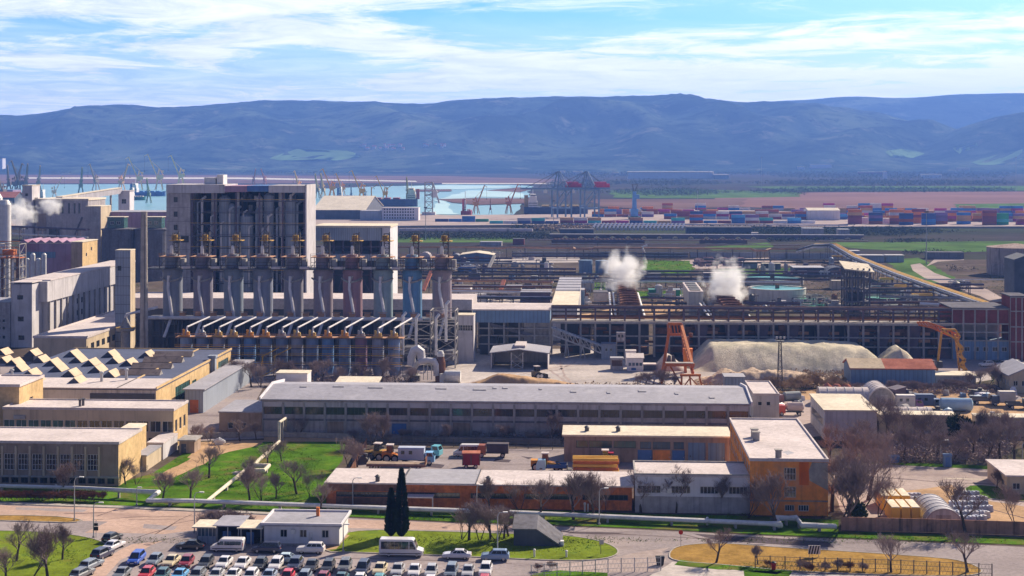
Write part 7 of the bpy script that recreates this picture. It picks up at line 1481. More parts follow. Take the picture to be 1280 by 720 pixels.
def van(label,px,py,rz,col,L_=5.2,W_=1.95,H_=2.0,side='long',name='van',cat='van',rows=1,high=False):
 hw=W_/2;r=thing(name,label,cat,G(px,py,.016),rz)
 hood=L_/2;z0=.35;zb=1.05 if not high else 1.15;nose=.95 if not high else 1.0
 pr=[(-L_/2,z0),(-L_/2,H_-.15),(-L_/2+.15,H_),(hood-1.75,H_),(hood-1.45,H_-.12),(hood-nose+.1,zb+.12),(hood-.12,zb-.12),(hood,zb-.35),(hood,z0)]
 a=MB();k=len(pr);inset=lambda z:hw if z<zb else hw-(z-zb)/max(.1,H_-zb)*.14
 vs=[(x,-inset(z),z)for x,z in pr]+[(x,inset(z),z)for x,z in pr]
 a.add(vs,[(i,(i+1)%k,k+(i+1)%k,k+i)for i in range(k)]+[tuple(range(k)),tuple(range(2*k-1,k-1,-1))])
 b_=a.build('body',M['paint'],r);b_.color=(*col,1)
 zt,zl=H_-.32,zb+.12
 for s_ in(-1,1):
  y=lambda z:s_*(inset(z)+.012)
  if side=='long' or side=='minibus':
   n=3 if side=='long' else 4;x0,x1=-L_/2+.3,hood-2.2
   for i in range(n):
    xa,xb=x0+(x1-x0)*i/n+.015,x0+(x1-x0)*(i+1)/n-.015;a=MB();a.hexa([(xa,y(zl)-.015*s_,zl),(xb,y(zl)-.015*s_,zl),(xb,y(zl),zl),(xa,y(zl),zl)],[(xa,y(zt)-.015*s_,zt),(xb,y(zt)-.015*s_,zt),(xb,y(zt),zt),(xa,y(zt),zt)]);a.build('side_window',M['car_glass'],r)
  a=MB();xa,xb,xc=hood-2.1,hood-1.15,hood-1.6;a.hexa([(xa,y(zl)-.015*s_,zl),(xb,y(zl)-.015*s_,zl),(xb,y(zl),zl),(xa,y(zl),zl)],[(xa,y(zt)-.015*s_,zt),(xc,y(zt)-.015*s_,zt),(xc,y(zt),zt),(xa,y(zt),zt)]);a.build('door_window',M['car_glass'],r)
  a=MB();a.box(hood-.1,s_*hw*.68-.16,zb-.38,hood+.02,s_*hw*.68+.16,zb-.18);a.build('headlight',M['lamp_clear'],r)
  a=MB();a.box(-L_/2-.02,s_*hw*.86-.08,.9,-L_/2+.05,s_*hw*.86+.08,1.5);a.build('tail_light',M['lamp_red'],r)
  a=MB();a.box(hood-1.35,s_*(hw+.12)-.1,zl+.05,hood-1.2,s_*(hw+.12)+.1,zl+.4);a.build('mirror',M['trim_black'],r)
  a=MB();a.box(-L_/2+.2,s_*(hw+.008)-.012,.55,hood-.3,s_*(hw+.008)+.012,.67);a.build('side_trim',M['trim_black'],r)
 a=MB();q=[Vector(p)for p in((hood-nose+.1,-hw+.12,zb+.12),(hood-nose+.1,hw-.12,zb+.12),(hood-1.45,hw-.16,H_-.12),(hood-1.45,-hw+.16,H_-.12))];panel(a,q,.04,.06,.96,.92,.015,.012);a.build('windscreen',M['car_glass'],r)
 a=MB();a.box(hood-.02,-.5,.45,hood+.03,.5,.7);a.build('grille',M['trim_black'],r)
 wheels(r,(-L_/2+(1.0 if L_<6 else 1.55),hood-.95),hw,.34,.24)
 return r
van('white passenger van parked in front of the open grey kiosk',285,688.5,YAW+R(180),cw,5.2,1.95,2.05)
van('long white high roofed minibus parked by the lawn island',502,694.5,YAW,cw,6.9,2.05,2.75,'minibus','minibus','minibus',high=True)
van('white minibus parked at the back of the works yard',583.5,570,YAW+R(180),cw,5.6,2.0,2.5,'minibus','minibus','minibus',high=True)
van('white small van with side windows by the blue garage doors',868,577.5,YAW+R(180),cw,4.4,1.8,1.8)
r=thing('pickup','white double cab pickup with dark bed by the orange garage door','pickup',G(834,577),YAW)
a=MB();a.hexa([(-.6,-.9,.5),(2.5,-.9,.5),(2.5,.9,.5),(-.6,.9,.5)],[(-.6,-.9,1.1),(2.4,-.85,.95),(2.4,.85,.95),(-.6,.9,1.1)]);a.hexa([(-.5,-.86,1.101),(1.5,-.86,1.05),(1.5,.86,1.05),(-.5,.86,1.101)],[(-.3,-.75,1.95),(.8,-.75,1.95),(.8,.75,1.95),(-.3,.75,1.95)]);b_=a.build('cab',M['paint'],r);b_.color=(*cw,1)
a=MB();a.box(-3.2,-.95,.7,-.65,.95,1.0);a.box(-3.2,-.95,1.001,-3.1,.95,1.3);a.build('bed',M['trim_black'],r);a=MB();[a.box(x0,-.88+0,1.3,x1,-.80,1.8)for x0,x1 in((-.25,.25),(.35,.85))];a.build('side_window',M['car_glass'],r);wheels(r,(-2.2,1.6),.92,.38)
def truck(label,px,py,rz,cabc,boxc=None,L_=7.0,bh=2.4,name='truck',tank=False,flat=False):
 r=thing(name,label,'truck',G(px,py,.016),rz);x1=L_/2
 a=MB();a.box(-L_/2,-.45,.75,x1-.2,.45,1.0);a.build('chassis',M['metal_dark'],r)
 a=MB();a.hexa([(x1-1.9,-1.15,.6),(x1-.05,-1.15,.6),(x1-.05,1.15,.6),(x1-1.9,1.15,.6)],[(x1-1.9,-1.1,1.7),(x1,-1.1,1.6),(x1,1.1,1.6),(x1-1.9,1.1,1.7)]);a.hexa([(x1-1.9,-1.1,1.701),(x1-.02,-1.1,1.62),(x1-.02,1.1,1.62),(x1-1.9,1.1,1.701)],[(x1-1.85,-1.0,2.55),(x1-.4,-1.0,2.55),(x1-.4,1.0,2.55),(x1-1.85,1.0,2.55)]);c=a.build('cab',M['paint'],r);c.color=(*cabc,1)
 a=MB();panel(a,[Vector(p)for p in((x1-.02,-1.1,1.62),(x1-.02,1.1,1.62),(x1-.4,1.0,2.55),(x1-.4,-1.0,2.55))],.08,.1,.92,.88);a.build('windscreen',M['car_glass'],r)
 a=MB();panel(a,[Vector(p)for p in((x1-1.9,-1.1,1.70),(x1-.02,-1.1,1.62),(x1-.4,-1.0,2.55),(x1-1.85,-1.0,2.55))],.2,.12,.85,.85);a.build('side_window',M['car_glass'],r)
 if boxc is not None:
  a=MB()
  if flat:a.box(-L_/2,-1.2,1.05,x1-2.1,1.2,1.3);[a.box(-L_/2,y,1.301,x1-2.1,y+.05,1.7)for y in(-1.2,1.15)]
  elif tank:a.path([(-L_/2,0,2.1),(-L_/2+.3,0,2.1),(x1-2.5,0,2.1),(x1-2.2,0,2.1)],[.6,1.05,1.05,.6],14)
  else:a.box(-L_/2,-1.2,1.05,x1-2.1,1.2,1.05+bh);a.prismx([(-1.25,1.051+bh),(1.25,1.051+bh),(1.0,1.3+bh),(-1.0,1.3+bh)],-L_/2-.05,x1-2.05)
  b_=a.build('load_box' if not tank else 'tank',M['coat'],r);b_.color=(*boxc,1)
  if not flat and not tank:
   a=MB();[a.box(-L_/2+.6+k*1.6,-1.225,2.2,-L_/2+1.3+k*1.6,-1.201,2.9)for k in range(2)];a.build('box_window',M['glass'],r)
 wheels(r,(-L_/2+1.2,x1-1.0),1.15,.5,.3);return r
truck('light blue workshop truck with grey box body in the works yard',521,580,YAW,(.16,.42,.70),(.42,.46,.58),7.4,2.2)
truck('turquoise cabbed old truck behind the box bodied truck',533,571,YAW-R(15),(.14,.50,.60),(.10,.12,.16),6.6,flat=True)
truck('dark truck with orange cab and machine on its bed beside the white minibus',616,571,YAW+R(180),(.40,.12,.05),(.08,.06,.07),6.6,1.6)
truck('small blue and white tipper in front of the yellow loader',689,590,YAW+R(180),(.35,.6,.75),(.04,.10,.30),6.0,flat=True)
r=thing('box_trailer','dark red box trailer in the middle of the works yard','trailer',G(589,584.5),YAW+R(4));a=MB();a.box(-1.8,-1.2,.7,1.8,1.6,3.0);b_=a.build('box',M['coat'],r);b_.color=(.24,.02,.035,1);a=MB();a.box(-1.85,-1.25,3.01,1.85,1.65,3.15);a.build('roof',M['roof_red'],r);a=MB();[a.box(x-.1,-1.24,.9,x+.1,-1.201,2.8)for x in(-1.7,0,1.7)];a.build('door_bar',M['metal_dark'],r);wheels(r,(-1,.9),1.3,.42)
r=thing('flatbed_trailer','long brown flatbed trailer parked behind the brick workshop roof','trailer',G(496,586),YAW);a=MB();a.box(-6,-1.3,.95,6,1.3,1.25);a.build('deck',M['wall_tan'],r);a=MB();a.box(-6,-1.32,.7,6,-1.2,.94);a.box(5.8,-1.3,1.26,6,1.3,2.4);a.build('side_beam',M['metal_rust'],r);wheels(r,(-5,-3.9,4.5),1.2,.42)
def machine(name,label,px,py,rz,body,boom,L_=5.0):
 r=thing(name,label,'machine',G(px,py,.016),rz)
 a=MB();a.hexa([(-L_/2,-1.1,.9),(.4,-1.1,.9),(.4,1.1,.9),(-L_/2,1.1,.9)],[(-L_/2,-1,2.2),(.2,-1,2.0),(.2,1,2.0),(-L_/2,1,2.2)]);a.box(.41,-.7,.8,L_/2-.5,.7,1.5);b_=a.build('body',M['coat'],r);b_.color=(*body,1)
 a=MB();a.hexa([(-.9,-.8,2.22),(.5,-.8,2.05),(.5,.8,2.05),(-.9,.8,2.22)],[(-.8,-.7,3.4),(.3,-.7,3.4),(.3,.7,3.4),(-.8,.7,3.4)]);c=a.build('cab',M['car_glass'],r);a=MB();a.box(-1,-.85,3.41,.5,.85,3.6);a.build('cab_roof',M['roof_white'],c)
 a=MB();a.bar((.3,-.5,1.7),(L_/2+1.0,-.5,boom),.3);a.bar((.3,.5,1.7),(L_/2+1.0,.5,boom),.3);b_=a.build('arm',M['coat'],r);b_.color=(*body,1)
 a=MB();a.prismx([(-1.4,boom-.6),(1.4,boom-.6),(1.4,boom+.5),(-1.4,boom+.5)],L_/2+1.0,L_/2+1.15);a.hexa([(L_/2+1.16,-1.4,boom-.6),(L_/2+2.0,-1.4,boom-.65),(L_/2+2.0,1.4,boom-.65),(L_/2+1.16,1.4,boom-.6)],[(L_/2+1.16,-1.4,boom-.45),(L_/2+2.0,-1.4,boom-.6),(L_/2+2.0,1.4,boom-.6),(L_/2+1.16,1.4,boom-.45)]);a.build('bucket',M['metal_dark'],r)
 wheels(r,(-L_/2+1.0,L_/2-.9),1.35,.82,.5);return r
machine('wheel_loader','big yellow-orange wheel loader with white cab roof in the works yard',683,588,YAW,(.60,.25,.03),.9,6.2)
machine('wheel_loader','older yellow loader behind the stack of orange frames',755,584,YAW+R(180),(.62,.38,.08),1.2,4.6)
machine('telehandler','orange forklift machine left of the box bodied truck',489,577,YAW,(.62,.20,.02),.8,3.6)
machine('tractor_digger','dusty yellow digger at the left end of the works yard',471,575,YAW+R(170),(.45,.28,.06),1.6,3.8)
machine('small_loader','tiny dark loader on the dusty ground before the open shed',672,473,YAW+R(30),(.16,.13,.08),.7,3.0)
f=Fr(717,774,592);r=thing('frame_stack','long stack of bright orange steel frames in the works yard','stack',f.o,YAW);n=5
for i in range(n):
 a=MB();z=.1+i*.62;[a.bar((-.2+.15*(i%2),v,z+.25),(f.w-.2*(i%3),v,z+.25),.3,.5)for v in(0,1.3,2.6)];[a.bar((f.w*k/7,0,z+.25),(f.w*(k+.8)/7,2.6,z+.25),.16)for k in range(7)];a.build('frame',M['crane_orange' if i%2 else 'pipe_yellow'],r)
a=MB();[a.box(f.w*.2+k*1.8,-.6+k*.2,0,f.w*.2+k*1.8+1.5,.6,.5)for k in range(0)];
r=thing('dark_cab','dark machine cab with red roof behind the orange frames','machine',G(761,582),YAW);a=MB();a.box(-.9,-.8,0,.9,.8,2.6);a.build('cab',M['metal_dark'],r);a=MB();a.box(-1,-.9,2.61,1,.9,2.85);a.build('roof',M['crane_red'],r);a=MB();a.box(-.7,-.83,1.5,.7,-.801,2.4);a.build('window',M['car_glass'],r)
for k,(px,py,sx,hh,m_,lab)in enumerate(((455,579,1.6,1.6,'metal_dark','dark machine part at the left corner of the works yard'),(463,573,1.8,1.4,'metal_rust','rusty machine part beside the dusty digger'),(478,569,2.2,1.5,'metal_dark','dark drum shaped scrap behind the orange forklift'),(502,573,1.2,1.2,'concrete','grey pallet pile left of the box bodied truck'))):
 a=MB();a.hexa([(-sx,-1,0),(sx,-1,0),(sx,1,0),(-sx,1,0)],[(-sx*.7,-.6,hh),(sx*.4,-.8,hh*.8),(sx*.5,.6,hh),(-sx*.8,.7,hh*.9)]);a.path([(-sx,0,hh*.6),(sx*1.1,.4,hh*1.1)],.22,6);a.lathe([(.5,hh*.8),(.5,hh*1.25),(.2,hh*1.3)],8,.3,0);solo(a,'machine_part',m_,lab,'scrap',G(px,py),YAW+k)
truck('silver articulated truck at the left of the scrap yard',985,505,YAW+R(200),(.25,.1,.08),(.3,.32,.33),7,tank=True)
truck('red cabbed small tanker beside the lattice mast',988,519,YAW+R(180),(.55,.08,.04),(.45,.36,.36),6.4,tank=True)
truck('white box truck in the scrap yard below the red roofed shed',1137,512,YAW,(.25,.12,.3),(.62,.58,.56),6.5)
truck('dark blue truck in the scrap yard left of the blue tank',1160,511,YAW,(.08,.12,.22),(.12,.16,.26),6.5)
truck('dusty tipper at the right end of the scrap yard',1230,505,YAW,(.35,.2,.05),(.2,.18,.16),6.5,flat=True)
truck('white topped truck beyond the scrap yard lane',1253,507,YAW+R(180),(.05,.06,.1),(.5,.45,.42),6.0)
truck('dark green truck at the right edge of the scrap yard',1273,511,YAW,(.05,.09,.07),(.12,.12,.12),6.0,flat=True)
truck('grey lorry with sleeper parked by the dark conifer',1177,533,YAW,(.4,.4,.45),(.22,.22,.27),7.0,1.4)
for k,px in enumerate((1034,1046,1058)):
 c=G(px,492);r=thing('red_tank',f'small rust red tank top, {ORD[k]} of three behind the arched shed','tank',c,0,'three rust red tanks');a=MB();a.lathe([(1.4,0),(1.4,1.4),(1.2,2.0),(.6,2.5),(.1,2.9 if k==0 else 2.6)],14);a.build('tank',M['roof_red'],r);a=MB();a.bar((1.45,-.3,0),(1.45,-.3,2),.1);a.build('ladder',M['metal_dark'],r)
c=G(1195,514);r=thing('lying_tank','big pale blue tank lying in the scrap yard','tank',c,YAW-R(4));a=MB();a.path([(-4,0,1.7),(-3.6,0,1.7),(3.6,0,1.7),(4,0,1.7)],[.9,1.6,1.6,.9],18);a.build('tank',mk('tank_pale_blue',(.34,.48,.62),var=.15,stain=((.5,.5,.5),.5,.5,.55)),r);a=MB();[a.box(x,-1.2,0,x+.5,1.2,.5)for x in(-2.6,2.2)];a.build('saddle',M['concrete'],r)
c=G(1130,517);r=thing('mixer_drum','dusty grey concrete mixer drum lying in the scrap yard','drum',c,R(40));a=MB();a.path([(-2,0,1.2),(-1,0,1.2),(1,0,1.2),(2,0,1.1)],[.6,1.15,1.15,.5],14);a.build('drum',M['concrete'],r);a=MB();a.box(-1.6,-.8,0,1.4,.8,.4);a.build('cradle',M['metal_rust'],r)
c=G(1122,505);r=thing('dark_hopper','dark tilted hopper in the scrap yard behind the mixer drum','hopper',c,R(20));a=MB();a.hexa([(-1,-1,.8),(1,-1,.8),(1,1,.8),(-1,1,.8)],[(-2,-2,4),(1.4,-2,4.6),(1.4,2,4.6),(-2,2,4)]);a.build('bin',M['steel_purple'],r);a=MB();[a.bar((x,y,0),(x*.9,y*.9,1.4),.2)for x in(-1,1)for y in(-1,1)];a.build('leg',M['metal_dark'],r)
a=MB();a.path([(-3.4,0,.7),(-2.5,0,1.0),(2.0,0,1.0),(3.2,0,.7)],[.3,.9,.9,.25],12);a.box(-2,-.6,0,2,.6,.3);solo(a,'lying_drum','metal','long silver drum lying in front of the blue skirted arched shed','drum',G(1037,512),YAW)
sr=random.Random(9)
for k in range(46):
 px,py=sr.choice([(sr.uniform(1100,1160),sr.uniform(492,509)),(sr.uniform(1160,1275),sr.uniform(494,501)),(sr.uniform(1140,1195),sr.uniform(518,532)),(sr.uniform(1205,1275),sr.uniform(516,532)),(sr.uniform(960,1005),sr.uniform(495,512)),(sr.uniform(1040,1085),sr.uniform(507,512))])
 s1=sr.uniform(.8,2.3);hh=sr.uniform(.7,2.0);a=MB();a.hexa([(-s1,-s1*.6,0),(s1,-s1*.6,0),(s1,s1*.6,0),(-s1,s1*.6,0)],[(-s1*.8,-s1*.5,hh),(s1*.7,-s1*.3,hh*.8),(s1*.8,s1*.5,hh),(-s1*.6,s1*.5,hh*.7)])
 if k%2:a.path([(-s1*1.3,0,hh),(s1*1.4,.3,hh*.6)],.16,6)
 if k%3==0:a.lathe([(.6,hh*.6),(.6,hh*1.2)],9,s1*.3,0)
 mm=sr.choice(['metal_dark','metal_rust','steel_purple','concrete','wall_white','wall_steelblue','metal']);solo(a,'scrap_piece',mm,'irregular machinery scrap lying about the sandy scrap yard','scrap',G(px,py),sr.uniform(0,3),'scrap pieces in the scrap yard')
for k in range(6):
 i,j=k%3,k//3;c=G(1107.5+12.5*i+9.5*(1-j)+(-8 if j==0 else 0)+(11 if j==0 else 0),653 if j==0 else 638);r=thing('skip_container',f'yellow open-top container with cream lid, {["near","far"][j]} row, {ORD[i]} from the left','container',c,YAW,'six yellow containers behind the brown fence')
 a=MB();a.box(-.75,0,0,.75,6.0,2.5);[a.box(x,-.04,.1,x+.08,-.001,2.4)for x in(-.75,-.3,.2,.67)];a.build('body',M['pipe_yellow'],r);a=MB();a.box(-.7,.05,2.51,.7,5.95,2.62);a.build('lid',M['roof_cream'],r)
bl=MB();bl.hexa([(-.6,-.5,0),(.6,-.5,0),(.6,.5,0),(-.6,.5,0)],[(-.55,-.45,1.0),(.5,-.4,1.1),(.55,.45,1.0),(-.5,.5,1.05)]);bl.lathe([(.2,1.0),(.2,1.16)],8);bl.bar((-.62,-.52,.5),(.62,-.52,.5),.06)
proto_b=None;br_=random.Random(3)
for i in range(13):
 for j in range(6):
  px=1192+4.6*i+j*1.5-(6-j)*2.2;py=653-j*6.2-br_.uniform(0,1.5)
  if px<1199-j*3.4 or px>1243-j*3 or br_.random()<.1:continue
  if proto_b is None:proto_b=bl.build('bulk_bag',M['shell']);o=proto_b
  else:o=proto_b.copy();COL.objects.link(o)
  o.location=G(px,py);o.rotation_euler=(0,0,YAW+br_.uniform(-.2,.2));o.color=(*br_.choice([(.50,.50,.60),(.60,.58,.62),(.34,.38,.52),(.24,.26,.34)]),1);tag(o,'white or bluish bulk bag standing in rows beside the grey arched tent','bag','bulk bags beside the arched tent')
for i in range(7):
 for j in range(2):
  o=proto_b.copy();COL.objects.link(o);o.location=G(1117+5.2*i+br_.uniform(-1,1),628-4.5*j);o.rotation_euler=(0,0,br_.uniform(-.3,.3));o.color=(*br_.choice([(.50,.50,.60),(.28,.30,.42),(.12,.12,.16)]),1);tag(o,'bluish bulk bag behind the yellow containers','bag','bulk bags behind the yellow containers')
def bare_mesh(seed,h=8.0,spread=1.0,multi=1,lean=.12,up=.35,dens=1.0):
 r_=random.Random(seed);tr,cr=MB(),MB()
 def grow(p,d,L_,r,lev):
  k=3 if lev<2 else 2;pts=[p];q=p;dd=d
  for i in range(k):
   dd=(dd+Vector((r_.uniform(-1,1),r_.uniform(-1,1),r_.uniform(-.3,.6)))*(.10+.07*lev)).normalized();q=q+dd*L_/k;pts.append(q)
  r1=r*(.62 if lev else.7);m=tr if lev==0 else cr
  m.path(pts,[r+(r1-r)*i/k for i in range(k+1)],6 if lev==0 else(4 if lev==1 else 3),cap=False)
  if lev>=4:return
  n=[7,6,5,5][lev];n=max(2,int(n*dens+r_.random()))
  for i in range(n):
   t=r_.uniform(.45 if lev else.55,1.0)if i else 1.0;j=min(k-1,int(t*k));b=pts[j].lerp(pts[j+1],t*k-j)
   ax=Vector((r_.uniform(-1,1),r_.uniform(-1,1),r_.uniform(-.1,.8))).normalized();nd=(dd*(.75 if i else 1.2)+ax*spread*.95+Vector((0,0,up))).normalized()
   grow(b,nd,L_*r_.uniform(.55,.85)*(.95 if lev else.85),max(.014,r1*r_.uniform(.45,.75)),lev+1)
 for s_ in range(multi):
  a=r_.uniform(0,6.28);ln=lean if multi==1 else.55
  grow(Vector((math.cos(a),math.sin(a),0))*(.12*(multi>1)),Vector((math.cos(a)*ln,math.sin(a)*ln,1)).normalized(),h*(.34 if multi==1 else.42),h*(.022 if multi==1 else.011),0)
 return tr,cr
VAR=[]
for i,(hh,sp,mu,dn)in enumerate(((8,1.0,1,1.0),(8,.8,1,1.1),(8,1.15,1,.95),(8,.9,3,.8),(8,1.0,2,.9),(8,.75,1,1.2))):
 t,c=bare_mesh(40+i,hh,sp,mu,dens=dn);VAR.append((t,c))
SHR=[bare_mesh(70+i,3.2,1.2,5,dens=.85)for i in range(3)]
TP={}
def tree(px,py,hpx,label,group,var=0,m='twig',name='bare_tree',shrub=False,wide=1.25):
 hpx*=1.06
 key=(shrub,var,m)
 if key not in TP:
  t,c=(SHR if shrub else VAR)[var]
  r=thing(name,'x','shrub' if shrub else 'tree');t.build('trunk' if not shrub else 'stem',M['bark'],r);c.build('crown',M[m],r);TP[key]=r
  zs_=[v[2]for v in c.v];r['top']=1.0;TP[key+('h',)]=max(zs_);del r['top'];o=r
 else:o=dup(TP[key])
 p=G(px,py);s_=hpx*p.y/F/TP[key+('h',)]
 o.location=p-Vector((0,0,.05));o.rotation_euler=(0,0,rnd.uniform(0,6.28));o.scale=(s_*wide,s_*wide,s_)
 o['label']=label;o['group']=group;o['category']='shrub' if shrub else 'tree';return o
LG_='bare trees on the lawn by the office'
for k,(x,y,h,v,lab)in enumerate(((261,598,44,0,'dark bare tree at the end of the dirt path'),(352,577,26,1,'slim bare tree beside the bent pipe'),(334,586,34,2,'crooked bare tree leaning over the diagonal pipe'),(305,603,32,4,'spreading bare tree just left of the diagonal pipe'),(203,626,40,1,'bare tree near the pipe loop on the front lawn'),(238,626,44,0,'purplish bare tree right of the pipe loop'),(312,628,48,5,'bare tree at the lawn in front of the diagonal pipe'),(327,626,42,3,'multi-stemmed bare tree left of the dense bush'),(345,624,34,5,'dense round bare tree in the middle of the lawn'),(371,618,46,2,'bare tree with drooping crown left of the brick workshop'),(388,622,34,3,'pale bare tree beside the sooty brick wall'),(401,640,40,0,'bare tree before the left corner of the brick workshop'),(436,590,42,4,'bare tree at the works yard corner'),(447,584,30,1,'small bare tree behind the works yard corner'))):tree(x,y,h,lab,LG_,v)
for k,(x,y,h,v,lab)in enumerate(((78,618,42,4,'pinkish bare tree before the brown office windows'),(157,606,34,1,'bare tree leaning on the yellow gable'),(170,606,26,3,'twiggy bare bush at the yellow gable foot'),(20,702,50,2,'bare tree at the far left lawn, left one'),(40,722,62,4,'tall bare tree on the left lawn near the bottom edge'),(60,726,66,1,'thin bare tree on the left lawn, third from the left'),(78,700,44,5,'bare tree on the left lawn nearest the cars'),(8,730,50,0,'bare tree in the bottom left corner'))):tree(x,y,h,lab,'bare trees by the office and left lawn',v,'twig_pale' if k==0 else 'twig')
for k,(x,y,h,v)in enumerate(((577,675,40,3),(586,676,56,0),(600,677,50,4),(613,675,46,1),(621,677,52,3),(630,674,42,5),(636,671,40,2))):tree(x,y,h,f'bare tree of the clump by the dark wedge, {ORD[k]} from the left','clump of bare trees left of the dark wedge',v)
for k,(x,y,h,v,lab)in enumerate(((676,649,56,0,'bare tree standing before the brick row, first left of the thin lamp post'),(717,650,62,1,'bare tree before the brick row, second left of the white workshop'),(742,649,60,5,'upright bare tree before the brick row near its right end'),(757,646,48,3,'small bare tree before the right end of the brick row'),(801,641,52,2,'bare tree before the first window group of the white workshop'),(845,641,58,0,'bare tree before the second window group of the white workshop'),(905,641,48,5,'slim bare tree before the right part of the white workshop'),(934,648,46,4,'bare tree at the corner of white workshop and orange block'),(970,660,70,1,'bare tree in front of the orange wall'),(650,640,40,3,'bare tree before the dark brick window band'),(612,640,44,5,'bare tree before the orange part of the brick row'))):tree(x,y,h,lab,'bare trees along the brick row and orange block',v)
k=0
for x,y,h,v in((1040,640,80,0),(1052,655,84,4),(1062,662,86,1),(1075,640,82,3),(1085,625,72,2),(1068,600,66,0),(1090,600,58,1),(1098,646,55,4),(1035,585,55,2),(1060,578,48,1)):tree(x,y,h,f'big bare tree right of the orange block, {ORD[k]} of the thicket','thicket right of the orange block',v);k+=1
for k,(x,y,h,v,lab)in enumerate(((1208,669,68,2,'wide bare tree growing at the brown fence'),(1114,716,52,0,'bare tree behind the wire fence in the dry grass'),(1210,716,56,2,'spreading bare tree at the right end of the wire fence'),(1246,612,26,5,'small pale bush like tree by the low house'),(1268,655,46,4,'bare tree at the right edge in the lot'),(895,704,44,2,'reddish bare tree in the orange dry grass'))):tree(x,y,h,lab,'single bare trees of the right foreground',v,'twig_pale' if k in(0,3,5)else 'twig')
tree(947,706,26,'dense grey bush tree in the orange dry grass','single bare trees of the right foreground',5)
for k,(x,y,h,v)in enumerate(((1098,545,46,0),(1112,552,60,2),(1128,555,50,4),(1150,556,40,1),(1108,575,44,3),(1130,576,42,5),(1150,577,44,3),(1172,577,42,0),(1165,560,46,2),(1190,576,40,4),(1216,570,46,1),(1232,575,52,3),(1250,576,54,0),(1268,577,50,2),(1225,552,42,5),(1245,550,40,4),(1262,552,38,1),(1082,570,50,2),(1278,560,44,3))):tree(x,y,h,f'bare tree in the belt between scrap yard and lower lot, {ORD[k]} in the belt','bare tree belt above the lower lot',v)
for k,(x,y,h,v,lab)in enumerate(((466,556,44,4,'purplish bare tree before the blue shed door, left one'),(478,558,40,5,'purplish bare tree before the blue shed door, right one'),(690,552,38,0,'bare tree before the right half of the long shed'),(838,544,38,5,'dense bare tree before the long shed above the garage block'),(800,546,28,3,'low bare tree left of the dense one by the long shed'),(866,546,28,4,'low bare tree right of the dense one by the long shed'),(372,545,26,3,'small bare tree at the left part of the long shed wall'),(560,552,24,1,'small bare tree before the middle of the long shed'),(626,552,26,3,'small bare tree behind the works yard fence'),(900,545,24,0,'small bare tree at the right end of the long shed'),(245,556,26,1,'bare tree beside the low grey building'),(262,552,24,3,'bare tree in front of the low grey building'),(300,552,28,2,'bare tree between lawn and low grey building'),(320,550,24,5,'bare tree at the left end of the long shed'))):tree(x,y,h,lab,'bare trees along the long shed',v)
k=0
for x in range(282,530,15):tree(x+rnd.uniform(-4,4),482+rnd.uniform(-2,2),rnd.uniform(20,36),f'bare tree between slim silos and long shed, {ORD[k]} from the left','bare trees between slim silos and long shed',k%6);k+=1
for k,x in enumerate((797,806,815,824,835,842)):tree(x,487,(20,24,26,28,24,20)[k],f'bare tree behind the long shed roof, {ORD[k]} left of the orange crane','bare trees left of the orange crane',k)
for k,(x,y,h)in enumerate(((946,495,22),(955,498,28),(938,490,18),(1222,484,26),(1235,483,30),(1248,486,28),(1212,485,22),(1256,480,22))):tree(x,y,h,f'purplish bare tree {"behind the end block of the long shed" if k < 3 else "left of the lilac roofed house"}, {ORD[k if k < 3 else k - 3]} from the left','bare trees of the yard edges',k%6)
for k,(x,y,h)in enumerate(((262,663,24),(272,665,28),(281,664,30),(290,665,27),(299,664,24),(308,662,18))):tree(x,y,h,f'tall bare shrub behind the kiosks, {ORD[k]} from the left','bare shrubs behind the kiosks',k%3,'twig','shrub',True)
for k in range(18):tree(2+k*7.5 if k<12 else 95+(k-12)*6,626.5+(.4 if k>11 else 0),14,f'reddish hedge bush under the pipe, {ORD[k]} from the left','reddish hedge along the office lawn',k%3,'twig_red','shrub',True)
for k,(x,y,h)in enumerate(((1004,714,16),(1012,716,12),(1046,713,15),(1060,714,13),(1030,716,14),(960,708,9),(690,712,11),(672,714,10),(1080,714,12))):tree(x,y,h,f'dry bush along the wire fence, {ORD[k]} in the line','dry bushes along the wire fences',k%3,'twig_red' if k%2 else 'twig','shrub',True)
k=0
for x in list(range(700,900,17))+list(range(440,700,22)):tree(x+rnd.uniform(-5,5),548+rnd.uniform(0,4),rnd.uniform(9,15),'low purplish bush along the foot of the long shed','bushes along the long shed',k%3,'twig','shrub',True);k+=1
for x in range(952,1060,9):tree(x,489+rnd.uniform(-5,2),rnd.uniform(12,20),'straw coloured reed bush at the foot of the gravel heap','straw bushes below the gravel heap',k%3,'straw','shrub',True);k+=1
for x in range(1062,1245,11):tree(x,491+rnd.uniform(-3,1),rnd.uniform(9,16),'dark bush in front of the red roofed shed','dark bushes before the red roofed shed',k%3,'twig','shrub',True);k+=1
for x in list(range(575,860,21)):tree(x+rnd.uniform(-6,6),486,rnd.uniform(5,9),'small dark bush peeping over the long shed roof','small bushes behind the long shed roof',k%3,'twig','shrub',True);k+=1
